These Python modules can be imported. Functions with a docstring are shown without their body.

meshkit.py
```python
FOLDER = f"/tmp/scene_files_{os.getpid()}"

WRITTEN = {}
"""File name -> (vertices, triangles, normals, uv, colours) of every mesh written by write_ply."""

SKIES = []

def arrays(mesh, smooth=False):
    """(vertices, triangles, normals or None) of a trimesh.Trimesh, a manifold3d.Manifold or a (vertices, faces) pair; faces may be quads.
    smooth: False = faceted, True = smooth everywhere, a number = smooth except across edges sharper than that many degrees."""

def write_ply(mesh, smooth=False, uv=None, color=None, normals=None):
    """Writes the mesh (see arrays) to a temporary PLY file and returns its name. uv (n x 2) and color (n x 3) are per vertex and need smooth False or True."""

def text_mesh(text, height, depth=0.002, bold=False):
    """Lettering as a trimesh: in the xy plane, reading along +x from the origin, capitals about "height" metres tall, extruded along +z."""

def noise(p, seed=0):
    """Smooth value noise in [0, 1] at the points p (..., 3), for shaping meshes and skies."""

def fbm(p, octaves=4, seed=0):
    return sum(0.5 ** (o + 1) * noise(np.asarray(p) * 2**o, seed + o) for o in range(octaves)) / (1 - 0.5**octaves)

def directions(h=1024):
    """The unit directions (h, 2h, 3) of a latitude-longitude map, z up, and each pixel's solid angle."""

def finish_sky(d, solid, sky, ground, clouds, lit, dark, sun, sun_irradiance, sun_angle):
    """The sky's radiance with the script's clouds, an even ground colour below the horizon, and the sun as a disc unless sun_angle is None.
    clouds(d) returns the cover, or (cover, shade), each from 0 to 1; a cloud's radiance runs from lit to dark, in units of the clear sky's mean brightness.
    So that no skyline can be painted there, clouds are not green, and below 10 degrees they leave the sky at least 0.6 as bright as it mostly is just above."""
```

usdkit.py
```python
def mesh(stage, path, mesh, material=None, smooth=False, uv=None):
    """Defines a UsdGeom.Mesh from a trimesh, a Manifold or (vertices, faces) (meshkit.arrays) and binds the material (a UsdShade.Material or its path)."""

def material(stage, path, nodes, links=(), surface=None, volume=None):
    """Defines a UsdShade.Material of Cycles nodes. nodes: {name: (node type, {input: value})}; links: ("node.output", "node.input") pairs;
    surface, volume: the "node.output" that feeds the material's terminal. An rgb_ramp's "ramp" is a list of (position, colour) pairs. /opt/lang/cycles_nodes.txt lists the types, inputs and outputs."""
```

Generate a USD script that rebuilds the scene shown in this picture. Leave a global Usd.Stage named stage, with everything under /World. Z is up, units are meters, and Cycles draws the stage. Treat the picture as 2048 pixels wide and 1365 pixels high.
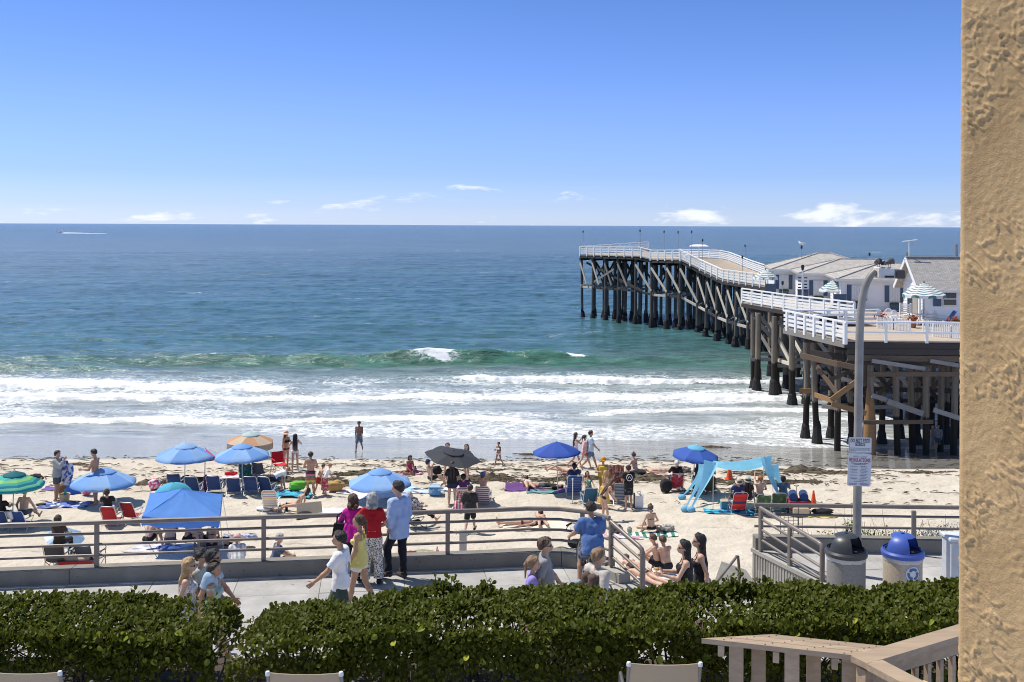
import math, random, re
import numpy as np, trimesh, manifold3d, shapely, usdkit, meshkit
from pxr import Usd, UsdGeom, UsdLux, UsdShade, Gf, Sdf, Vt
from meshkit import noise, fbm

stage = Usd.Stage.CreateInMemory()
UsdGeom.SetStageUpAxis(stage, 'Z')
World = UsdGeom.Xform.Define(stage, '/World')
stage.SetDefaultPrim(World.GetPrim())
UsdGeom.Scope.Define(stage, '/World/Looks')
rad = math.radians
PI = math.pi
RNG = np.random.default_rng(7)
random.seed(7)

CAMZ, FPX, HOR, ROLL = 14.0, 2000.0, 451.0, rad(0.24)
cam = UsdGeom.Camera.Define(stage, '/World/camera')
cam.AddTranslateOp().Set((0, 0, CAMZ))
cam.AddRotateXOp().Set(90.0)
cam.AddRotateZOp().Set(math.degrees(ROLL))
cam.CreateHorizontalApertureAttr(36.0)
cam.CreateFocalLengthAttr(36.0 * FPX / 2048)
cam.CreateVerticalApertureOffsetAttr(-36.0 * (682.5 - HOR) / 2048)
cam.CreateClippingRangeAttr((0.1, 120000.0))
cam.CreateExposureAttr(0.25)

SUN_EL, SUN_AZ = rad(61), math.atan2(-0.90, 0.42)          # towards the sun; azimuth = atan2(x, y)
SUN_DIR = np.array([math.sin(SUN_AZ) * math.cos(SUN_EL), math.cos(SUN_AZ) * math.cos(SUN_EL), math.sin(SUN_EL)])
sun = UsdLux.DistantLight.Define(stage, '/World/sun')
sun.CreateIntensityAttr(1.15); sun.CreateAngleAttr(0.53); sun.CreateNormalizeAttr(True)
sun.CreateColorAttr(Gf.Vec3f(1.0, 0.955, 0.88))
_r = Gf.Rotation(Gf.Vec3d(0, 0, 1), Gf.Vec3d(*map(float, SUN_DIR)))
sun.AddOrientOp().Set(Gf.Quatf(_r.GetQuat()))

def deg_elev_cloud():
    n = {
        'sky': ('sky_texture', dict(sky_type='single_scattering', sun_disc=False, sun_elevation=SUN_EL, sun_rotation=SUN_AZ, altitude=20.0, air_density=1.0, aerosol_density=0.35, ozone_density=3.0)),
        'tc': ('texture_coordinate', {}),
        'sep': ('separate_xyz', {}),
        # tint by elevation, right up to the zenith: paler and whiter just above the sea, deeper blue above
        'tint': ('rgb_ramp', dict(ramp=[(0.0, (0.82, 1.02, 1.70)), (0.02, (0.66, 0.83, 1.46)), (0.05, (0.55, 0.71, 1.28)), (0.11, (0.56, 0.69, 1.22)), (0.22, (0.46, 0.62, 1.03)), (0.45, (0.72, 0.80, 0.88)), (1.0, (1.12, 1.0, 0.82))])),
        'mul': ('mix_color', dict(blend_type='multiply', fac=1.0, use_clamp=False)),
        # clouds: small fair-weather streaks low over the sea
        'atan': ('math', dict(math_type='arctan2')),
        'cv': ('combine_xyz', dict(z=1.1)),
        'el2': ('math', dict(math_type='multiply', value2=46.0)),
        'az2': ('math', dict(math_type='multiply', value2=11.0)),
        'cn': ('noise_texture', dict(scale=1.0, detail=7.0, roughness=0.58, distortion=0.25)),
        'cv2': ('combine_xyz', dict(z=1.1)),
        'el3': ('math', dict(math_type='multiply', value2=14.0)),
        'az3': ('math', dict(math_type='multiply', value2=2.2)),
        'big': ('noise_texture', dict(scale=1.0, detail=1.0)),
        'bigr': ('map_range', dict(from_min=0.35, from_max=0.68, to_min=-0.10, to_max=0.06)),
        'band': ('rgb_ramp', dict(ramp=[(p, (v, v, v)) for p, v in [(0.0, 0.34), (0.006, 0.35), (0.028, 0.33), (0.045, 0.20), (0.06, 0.0), (1.0, 0.0)]])),
        'add1': ('math', dict(math_type='add')),
        'add2': ('math', dict(math_type='add')),
        'cov': ('map_range', dict(range_type='smoothstep', from_min=0.862, from_max=0.99, to_min=0.0, to_max=0.78, clamp=True)),
        'cmix': ('mix_color', dict(blend_type='mix', b=(7.9, 8.05, 8.3), use_clamp=False)),
        'bg': ('background_shader', dict(strength=0.113)),
    }
    l = [('tc.generated', 'sep.vector'), ('sep.z', 'tint.fac'), ('sky.color', 'mul.a'), ('tint.color', 'mul.b'),
         ('sep.x', 'atan.value1'), ('sep.y', 'atan.value2'), ('sep.z', 'el2.value1'), ('atan.value', 'az2.value1'), ('az2.value', 'cv.x'), ('el2.value', 'cv.y'), ('cv.vector', 'cn.vector'),
         ('sep.z', 'el3.value1'), ('atan.value', 'az3.value1'), ('az3.value', 'cv2.x'), ('el3.value', 'cv2.y'), ('cv2.vector', 'big.vector'), ('big.fac', 'bigr.value'),
         ('sep.z', 'band.fac'), ('cn.fac', 'add1.value1'), ('band.color', 'add1.value2'), ('add1.value', 'add2.value1'), ('bigr.result', 'add2.value2'), ('add2.value', 'cov.value'),
         ('cov.result', 'cmix.fac'), ('mul.result', 'cmix.a'), ('cmix.result', 'bg.color')]
    return usdkit.material(stage, '/World/Looks/sky', n, l, surface='bg.background')

dome = UsdLux.DomeLight.Define(stage, '/World/sky')
dome.GetPrim().SetCustomDataByKey('kind', 'structure')
UsdShade.MaterialBindingAPI.Apply(dome.GetPrim()).Bind(deg_elev_cloud())

_right = np.array([math.cos(ROLL), 0, math.sin(ROLL)]); _up = np.array([-math.sin(ROLL), 0, math.cos(ROLL)])
EYE = np.array([0, 0, CAMZ])
def ray(px, py):
    return _right * ((px - 1024) / FPX) + _up * (-(py - HOR) / FPX) + np.array([0, 1.0, 0])
def at(px, py, Y):
    d = ray(px, py); return EYE + d * (Y / d[1])
def onz(px, py, z):
    d = ray(px, py); return EYE + d * ((z - CAMZ) / d[2])
_SY = np.array([0, 18, 25, 32, 36, 46, 52, 59, 66, 75, 100, 160, 400.])
_SZ = 14 - np.array([8.9, 9.0, 9.3, 10.5, 11.0, 11.4, 12.2, 13.2, 14.05, 15, 16.5, 18, 22.])
def sstep(x, a, b):
    t = np.clip((np.asarray(x, float) - a) / (b - a), 0, 1); return t * t * (3 - 2 * t)
def sand_z(x, y):
    x = np.asarray(x, float); y = np.asarray(y, float)
    s = 2.5 * sstep(x, 6, 20) * sstep(y, 46, 56)
    return np.interp(y + s, _SY, _SZ)
def sand_h(x, y):
    """the trodden surface of the sand"""
    X, Y = np.broadcast_arrays(np.asarray(x, float), np.asarray(y, float)); O = 0 * X
    dry = 1 - sstep(Y + 2.5 * sstep(X, 6, 20), 49, 52); trod = sstep(fbm(np.stack([X * .15, Y * .15, O], -1), 2, 71), .3, .6)
    return sand_z(X, Y) + dry * (0.12 * (fbm(np.stack([X * 1.1, Y * 1.1, O], -1), 3, 72) - .5) * (.5 + trod) + .07 * (noise(np.stack([X * 3.1, Y * 3.1, O], -1), 73) - .5)) + .10 * (fbm(np.stack([X * .12, Y * .2, O], -1), 2, 74) - .5)
def onsand(px, py):
    d = ray(px, py); t = 20.0
    lo, hi = 15.0, 80.0
    for _ in range(50):
        m = (lo + hi) / 2; p = EYE + d * m
        if p[2] > sand_z(p[0], p[1]): lo = m
        else: hi = m
    p = EYE + d * lo
    for _ in range(4): p = EYE + d * ((float(sand_h(p[0], p[1])) - CAMZ) / d[2])
    return p
PROM_Z, PATIO_Z = 14 - 6.7, 14 - 4.25

_taken = {}
def path_for(parent, name):
    base = '/World' if parent is None else str(parent.GetPath())
    key = (base, name); n = _taken.get(key, -1) + 1; _taken[key] = n
    return f'{base}/{name}' + (f'_{n:03d}' if n else '')
def setd(prim, **kw):
    for k, v in kw.items():
        if v: prim.SetCustomDataByKey({'cat': 'category'}.get(k, k), v)
    return prim
LABELS = {}
def thing(name, label, cat, loc=(0, 0, 0), rotz=0.0, group=None, tilt=None):
    x = UsdGeom.Xform.Define(stage, path_for(None, name))
    x.AddTranslateOp().Set(Gf.Vec3d(*map(float, loc)))
    if rotz: x.AddRotateZOp().Set(float(rotz))
    if tilt: x.AddRotateXYZOp().Set(Gf.Vec3f(*map(float, tilt)))
    LABELS.setdefault(label, []).append(name)
    return setd(x.GetPrim(), label=label, cat=cat, group=group)
def part(parent, name, mesh, mat, label=None, kind=None, smooth=False):
    if isinstance(mesh, MB): mesh = mesh.get()
    p = usdkit.mesh(stage, path_for(parent, name), mesh, mat, smooth=smooth).GetPrim()
    return setd(p, label=label, kind=kind)
def single(name, label, cat, mesh, mat, group=None, smooth=False, kind=None):
    p = part(None, name, mesh, mat, smooth=smooth)
    LABELS.setdefault(label, []).append(name)
    return setd(p, label=label, cat=cat, group=group, kind=kind)
def struct(name, mesh, mat, smooth=False):
    return part(None, name, mesh, mat, kind='structure', smooth=smooth)
def xf(prim, loc=(0, 0, 0), rotz=0.0):
    x = UsdGeom.Xformable(prim); x.AddTranslateOp().Set(Gf.Vec3d(*map(float, loc)))
    if rotz: x.AddRotateZOp().Set(float(rotz))
def copy_of(src, loc, rotz, label, group=None, name=None):
    cd = src.GetCustomData()
    nm = name or re.sub(r'_\d{3}$', '', src.GetName())
    x = UsdGeom.Xform.Define(stage, path_for(None, nm)); p = x.GetPrim()
    p.GetReferences().AddInternalReference(src.GetPath()); p.SetInstanceable(True)
    x.ClearXformOpOrder()
    x.AddTranslateOp().Set(Gf.Vec3d(*map(float, loc))); x.AddRotateZOp().Set(float(rotz))
    LABELS.setdefault(label, []).append(nm)
    setd(p, label=label, cat=cd.get('category'), group=group or cd.get('group'))
    return p

def rotm(ax, deg):
    a = rad(deg); c, s = math.cos(a), math.sin(a)
    return np.array({'x': [[1, 0, 0], [0, c, -s], [0, s, c]], 'y': [[c, 0, s], [0, 1, 0], [-s, 0, c]], 'z': [[c, -s, 0], [s, c, 0], [0, 0, 1]]}[ax])
_BOXF = np.array([[0, 3, 2], [0, 2, 1], [4, 5, 6], [4, 6, 7], [0, 1, 5], [0, 5, 4], [1, 2, 6], [1, 6, 5], [2, 3, 7], [2, 7, 6], [3, 0, 4], [3, 4, 7]])
def perp(d):
    d = d / np.linalg.norm(d)
    a = np.cross(d, [0, 0, 1.0])
    if np.linalg.norm(a) < 1e-3: a = np.array([1.0, 0, 0])
    a /= np.linalg.norm(a); return a, np.cross(a, d)
class MB:
    def __init__(s): s.v = []; s.f = []; s.n = 0
    def raw(s, v, f):
        v = np.asarray(v, float); f = np.asarray(f, int)
        if f.shape[1] == 4: f = np.vstack([f[:, [0, 1, 2]], f[:, [0, 2, 3]]])
        s.v.append(v); s.f.append(f + s.n); s.n += len(v); return s
    def box(s, c, size, R=None, b=0.0):
        hx, hy, hz = np.asarray(size, float) / 2
        if b > 0:                                        # chamfered along the top and sides
            b = min(b, hx * .9, hy * .9, hz * .9)
            def ring(ix, iy, z): return [(-ix, -iy, z), (ix, -iy, z), (ix, iy, z), (-ix, iy, z)]
            v = np.array(ring(hx - b, hy - b, -hz) + ring(hx, hy, -hz + b) + ring(hx, hy, hz - b) + ring(hx - b, hy - b, hz))
            f = [[0, 3, 2, 1], [12, 13, 14, 15]]
            for k in range(3):
                for i in range(4):
                    j = (i + 1) % 4; f.append([k * 4 + i, k * 4 + j, k * 4 + 4 + j, k * 4 + 4 + i])
            f = np.array(f)
        else:
            v = np.array([(-hx, -hy, -hz), (hx, -hy, -hz), (hx, hy, -hz), (-hx, hy, -hz), (-hx, -hy, hz), (hx, -hy, hz), (hx, hy, hz), (-hx, hy, hz)]); f = _BOXF
        if R is not None: v = v @ np.asarray(R).T
        return s.raw(v + np.asarray(c, float), f)
    def beam(s, a, b, w, h, roll=0.0):                   # box from a to b, width w sideways, h up
        a, b = np.asarray(a, float), np.asarray(b, float); d = b - a; L = np.linalg.norm(d)
        x, y = perp(d)
        if roll:
            c, sn = math.cos(rad(roll)), math.sin(rad(roll)); x, y = x * c + y * sn, y * c - x * sn
        R = np.stack([x, d / L, y], 1)
        return s.box((a + b) / 2, (w, L, h), R)
    def tube(s, pts, r, n=8, cap=True):
        pts = [np.asarray(p, float) for p in pts]; m = len(pts)
        r = np.broadcast_to(np.asarray(r, float), (m,))
        vs = []; x = None
        for i, p in enumerate(pts):
            d = pts[min(i + 1, m - 1)] - pts[max(i - 1, 0)]
            d = d / (np.linalg.norm(d) + 1e-12)
            if x is None: x, y = perp(d)
            else:
                x = x - d * (x @ d); x /= np.linalg.norm(x) + 1e-12; y = np.cross(d, x)
            if i == 0: y = np.cross(d, x)
            a = np.arange(n) / n * 2 * PI
            vs.append(p + r[i] * (np.cos(a)[:, None] * x + np.sin(a)[:, None] * y))
        f = []
        for i in range(m - 1):
            for k in range(n):
                k2 = (k + 1) % n; f += [[i * n + k, i * n + k2, (i + 1) * n + k2], [i * n + k, (i + 1) * n + k2, (i + 1) * n + k]]
        v = np.vstack(vs)
        if cap:
            v = np.vstack([v, pts[0], pts[-1]]); c0, c1 = len(v) - 2, len(v) - 1
            for k in range(n):
                k2 = (k + 1) % n; f += [[c0, k2, k], [c1, (m - 1) * n + k, (m - 1) * n + k2]]
        return s.raw(v, f)
    def lathe(s, prof, n=24, c=(0, 0, 0), R=None):       # prof: (r, z) list
        prof = np.asarray(prof, float); m = len(prof); a = np.arange(n) / n * 2 * PI
        v = np.stack([prof[:, None, 0] * np.cos(a), prof[:, None, 0] * np.sin(a), np.broadcast_to(prof[:, None, 1], (m, n))], -1).reshape(-1, 3)
        f = []
        for i in range(m - 1):
            for k in range(n):
                k2 = (k + 1) % n; f.append([i * n + k, i * n + k2, (i + 1) * n + k2, (i + 1) * n + k])
        if R is not None: v = v @ np.asarray(R).T
        return s.raw(v + np.asarray(c, float), f)
    def prism(s, poly, z0, z1, R=None, c=(0, 0, 0)):
        m = trimesh.creation.extrude_polygon(shapely.Polygon(poly), z1 - z0, engine='earcut')
        v = np.array(m.vertices) + [0, 0, z0]
        if R is not None: v = v @ np.asarray(R).T
        return s.raw(v + np.asarray(c, float), np.array(m.faces))
    def sheet(s, P, t):                                  # grid of points (a, b, 3) as a closed sheet of thickness t below
        P = np.asarray(P, float); a, b = P.shape[:2]
        du = np.gradient(P, axis=0); dv = np.gradient(P, axis=1); nn = np.cross(du, dv); nn /= np.linalg.norm(nn, axis=-1, keepdims=True) + 1e-12
        v = np.vstack([P.reshape(-1, 3), (P - nn * t).reshape(-1, 3)]); N = a * b; f = []
        i = np.arange(a * b).reshape(a, b)
        q = np.stack([i[:-1, :-1], i[1:, :-1], i[1:, 1:], i[:-1, 1:]], -1).reshape(-1, 4)
        f = [q, q[:, ::-1] + N]
        for e in (i[0, ::-1], i[-1], i[:, 0], i[::-1, -1]):
            f.append(np.stack([e[:-1], e[:-1] + N, e[1:] + N, e[1:]], -1))
        return s.raw(v, np.vstack(f))
    def add(s, o, R=None, c=(0, 0, 0), sc=1.0):
        v, f = o.get() if isinstance(o, MB) else o
        v = np.asarray(v) * sc
        if R is not None: v = v @ np.asarray(R).T
        return s.raw(v + np.asarray(c, float), f)
    def get(s): return np.vstack(s.v), np.vstack(s.f)

_mats = {}
def srgb(r, g, b):
    return tuple(((c / 255) / 12.92 if c / 255 <= 0.04045 else ((c / 255 + 0.055) / 1.055) ** 2.4) for c in (r, g, b))
def M(name, col, rough=0.6, spec=0.4, metal=0.0, var=0.12, vscale=6.0, bump=0.0, bscale=60.0, trans=0.0, sheen=0.0, rand=0.0, coat=0.0):
    """An even colour with mottling, grain bump, optional see-through glow of cloth and per-object variation."""
    if name in _mats: return _mats[name]
    n = {'tc': ('texture_coordinate', {}), 'n': ('noise_texture', dict(scale=vscale, detail=4.0, roughness=0.6)),
         'r': ('rgb_ramp', dict(ramp=[(0.25, tuple(np.clip(np.array(col) * (1 - var), 0, 1))), (0.75, tuple(np.clip(np.array(col) * (1 + var), 0, 1)))])),
         'p': ('principled_bsdf', dict(roughness=rough, specular_ior_level=spec, metallic=metal, sheen_weight=sheen, coat_weight=coat))}
    l = [('tc.object', 'n.vector'), ('n.fac', 'r.fac')]; out = 'r.color'
    if rand:
        n['oi'] = ('object_info', {}); n['rr'] = ('map_range', dict(to_min=1 - rand, to_max=1 + rand)); n['hv'] = ('hsv', {})
        l += [('oi.random', 'rr.value'), ('rr.result', 'hv.value'), (out, 'hv.color')]; out = 'hv.color'
    l.append((out, 'p.base_color'))
    if bump:
        n['bn'] = ('noise_texture', dict(scale=bscale, detail=3.0)); n['b'] = ('bump', dict(strength=bump, distance=0.01))
        l += [('tc.object', 'bn.vector'), ('bn.fac', 'b.height'), ('b.normal', 'p.normal')]
    surf = 'p.BSDF'
    if trans:
        n['t'] = ('translucent_bsdf', {}); n['m'] = ('mix_closure', dict(fac=trans)); l += [(out, 't.color'), ('p.BSDF', 'm.closure1'), ('t.BSDF', 'm.closure2')]; surf = 'm.closure'
    _mats[name] = usdkit.material(stage, '/World/Looks/' + name, n, l, surface=surf); return _mats[name]
def stripes(name, cols, axis='x', scale=4.0, rough=0.8, trans=0.0, distort=0.0):
    """Cloth in bands of the given colours along an object axis; scale = repeats per metre."""
    if name in _mats: return _mats[name]
    k = len(cols); ramp = [((i + .0) / k, c) for i, c in enumerate(cols)]
    n = {'tc': ('texture_coordinate', {}), 's': ('separate_xyz', {}), 'm': ('math', dict(math_type='multiply', value2=scale)), 'fr': ('math', dict(math_type='fraction')),
         'r': ('rgb_ramp', dict(ramp=ramp, interpolate=False)), 'p': ('principled_bsdf', dict(roughness=rough, specular_ior_level=0.2))}
    l = [('tc.object', 's.vector'), ('s.' + axis, 'm.value1'), ('fr.value', 'r.fac'), ('r.color', 'p.base_color')]
    if distort:
        n['n'] = ('noise_texture', dict(scale=3.0)); n['a'] = ('math', dict(math_type='multiply_add', value2=distort))
        l += [('tc.object', 'n.vector'), ('n.fac', 'a.value1'), ('m.value', 'a.value3'), ('a.value', 'fr.value1')]
    else: l.append(('m.value', 'fr.value1'))
    surf = 'p.BSDF'
    if trans:
        n['t'] = ('translucent_bsdf', {}); n['mx'] = ('mix_closure', dict(fac=trans)); l += [('r.color', 't.color'), ('p.BSDF', 'mx.closure1'), ('t.BSDF', 'mx.closure2')]; surf = 'mx.closure'
    _mats[name] = usdkit.material(stage, '/World/Looks/' + name, n, l, surface=surf); return _mats[name]
def pattern(name, cols, scale=20.0, rough=0.8, kind='voronoi'):
    """Printed cloth: irregular patches of the given colours."""
    if name in _mats: return _mats[name]
    k = len(cols); ramp = [(i / k, c) for i, c in enumerate(cols)]
    n = {'tc': ('texture_coordinate', {}), 'r': ('rgb_ramp', dict(ramp=ramp, interpolate=False)), 'p': ('principled_bsdf', dict(roughness=rough, specular_ior_level=0.2))}
    if kind == 'voronoi':
        n['v'] = ('voronoi_texture', dict(scale=scale)); n['s'] = ('separate_xyz', {}); l = [('tc.object', 'v.vector'), ('v.color', 's.vector'), ('s.x', 'r.fac')]
    else:
        n['v'] = ('noise_texture', dict(scale=scale, detail=2.0)); n['mr'] = ('map_range', dict(from_min=0.3, from_max=0.7, clamp=True)); l = [('tc.object', 'v.vector'), ('v.fac', 'mr.value'), ('mr.result', 'r.fac')]
    l.append(('r.color', 'p.base_color'))
    _mats[name] = usdkit.material(stage, '/World/Looks/' + name, n, l, surface='p.BSDF'); return _mats[name]
def cone_d(p, a, b, ra, rb):
    ba = b - a; L2 = ba @ ba + 1e-12
    t = np.clip(((p - a) @ ba) / L2, 0, 1)
    return np.sqrt(((p - a - t[..., None] * ba) ** 2).sum(-1)) - (ra + (rb - ra) * t)
def smin(a, b, k):
    h = np.clip(.5 + .5 * (b - a) / k, 0, 1); return b + (a - b) * h - k * h * (1 - h)
def surface_nets(D, org, h):
    """Mesh of D = 0 on a grid (negative inside)."""
    S = D < 0; nx, ny, nz = D.shape
    mask = np.zeros((nx - 1, ny - 1, nz - 1), int); acc = np.zeros(mask.shape + (3,)); cnt = np.zeros(mask.shape)
    cs = [(i, j, k) for i in (0, 1) for j in (0, 1) for k in (0, 1)]
    sl = lambda c: tuple(slice(c[q], D.shape[q] - 1 + c[q]) for q in range(3))
    for a in cs:
        for q in range(3):
            if a[q] == 0:
                b = list(a); b[q] = 1; da, db = D[sl(a)], D[sl(b)]
                x = (da < 0) != (db < 0); t = np.where(x, da / np.where(x, da - db, 1), 0)
                for w in range(3): acc[..., w] += np.where(x, a[w] + (t if w == q else 0), 0)
                cnt += x
    on = cnt > 0; idx = -np.ones(mask.shape, int); idx[on] = np.arange(on.sum())
    V = (np.argwhere(on) + acc[on] / cnt[on][:, None]) * h + org
    F = []
    for q in range(3):
        u, w = [(1, 2), (2, 0), (0, 1)][q]
        lo = [slice(1, -1)] * 3; lo[q] = slice(0, D.shape[q] - 1)
        A = S[tuple(lo)]; hi = list(lo); hi[q] = slice(1, D.shape[q]); B = S[tuple(hi)]
        e = np.argwhere(A != B)
        if not len(e): continue
        fl = A[tuple(e.T)]; e = e + [0 if k == q else 1 for k in range(3)]
        def cell(du, dw):
            c = e.copy(); c[:, u] -= du; c[:, w] -= dw; return idx[tuple(c.T)]
        Q = np.stack([cell(1, 1), cell(0, 1), cell(0, 0), cell(1, 0)], 1); Q[~fl] = Q[~fl][:, ::-1]
        F.append(Q)
    return V, np.vstack(F)
class Field:
    """bones: (a, b, ra, rb, [cut planes (point, normal): kept where (p - point) . normal < 0])"""
    def __init__(s, h, k=.03): s.h, s.k, s.bones, s.cuts = h, k, [], []
    def bone(s, a, b, ra, rb=None, cut=()): s.bones.append((np.asarray(a, float), np.asarray(b, float), ra, ra if rb is None else rb, cut)); return s
    def cut(s, p, n): s.cuts.append((np.asarray(p, float), np.asarray(n, float))); return s
    def mesh(s):
        lo = np.min([np.minimum(a - ra, b - rb) for a, b, ra, rb, _ in s.bones], 0) - 2.5 * s.h; hi = np.max([np.maximum(a + ra, b + rb) for a, b, ra, rb, _ in s.bones], 0) + 2.5 * s.h
        n = np.maximum(np.ceil((hi - lo) / s.h).astype(int) + 1, 4)
        ax = [lo[q] + s.h * np.arange(n[q]) for q in range(3)]
        D = np.full(tuple(n), .25)
        for a, b, ra, rb, cut in s.bones:
            m = s.k + 3 * s.h + .01
            l2 = np.maximum(np.floor((np.minimum(a - ra, b - rb) - m - lo) / s.h).astype(int), 0); h2 = np.minimum(np.ceil((np.maximum(a + ra, b + rb) + m - lo) / s.h).astype(int) + 1, n)
            sl = tuple(slice(l2[q], h2[q]) for q in range(3))
            P = np.stack(np.meshgrid(*[ax[q][sl[q]] for q in range(3)], indexing='ij'), -1)
            d = cone_d(P, a, b, ra, rb)
            for cp, cn in cut: d = np.maximum(d, (P - cp) @ cn)
            D[sl] = smin(D[sl], d, s.k)
        if s.cuts:
            P = np.stack(np.meshgrid(*ax, indexing='ij'), -1)
            for cp, cn in s.cuts: D = np.maximum(D, (P - cp) @ cn)
        return surface_nets(D, lo, s.h)
def curve_y(pts):                                        # picture polyline on the water -> Y as a function of X
    P = np.array([onz(x, y, 0.0) for x, y in pts]); o = np.argsort(P[:, 0]); return P[o, 0], P[o, 1]
BORES = [  # polyline, height, crest width, foam trail (m), foam strength by x fraction
    ([(-600, 846), (0, 848), (600, 845), (700, 843), (950, 840), (1040, 846), (1187, 860), (1215, 868)], 0.20, 0.9, 2.2, 1.15),
    ([(1195, 868), (1290, 872), (1372, 878), (1440, 880)], 0.16, 0.7, 1.4, 0.8),
    ([(1110, 832), (1240, 828), (1372, 824), (1560, 824), (1800, 824)], 0.2, 0.9, 1.4, 0.9),
    ([(-600, 800), (0, 802), (300, 803), (560, 802), (700, 799), (994, 796), (1246, 799), (1560, 800), (1900, 800)], 0.34, 1.1, 3.4, 1.35),
    ([(-600, 778), (0, 779), (250, 781), (560, 783), (640, 785)], 0.3, 1.6, 5.0, 1.3),
    ([(855, 760), (1057, 764), (1200, 768), (1560, 768), (1900, 768)], 0.5, 1.2, 3.0, 1.3),
]
_wX, _wY = curve_y([(-800, 728), (0, 728), (400, 727), (850, 728), (1180, 728), (1500, 730), (2000, 731)])
_aPX = np.array([-800, 0, 200, 400, 620, 850, 1130, 1200, 1300, 1500, 1700]); _aX = np.array([(p - 1024) / FPX * 101 for p in _aPX])
_aA = np.array([.35, .4, .45, .6, .75, 1.15, 1.05, .7, .5, .35, .25])
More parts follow.
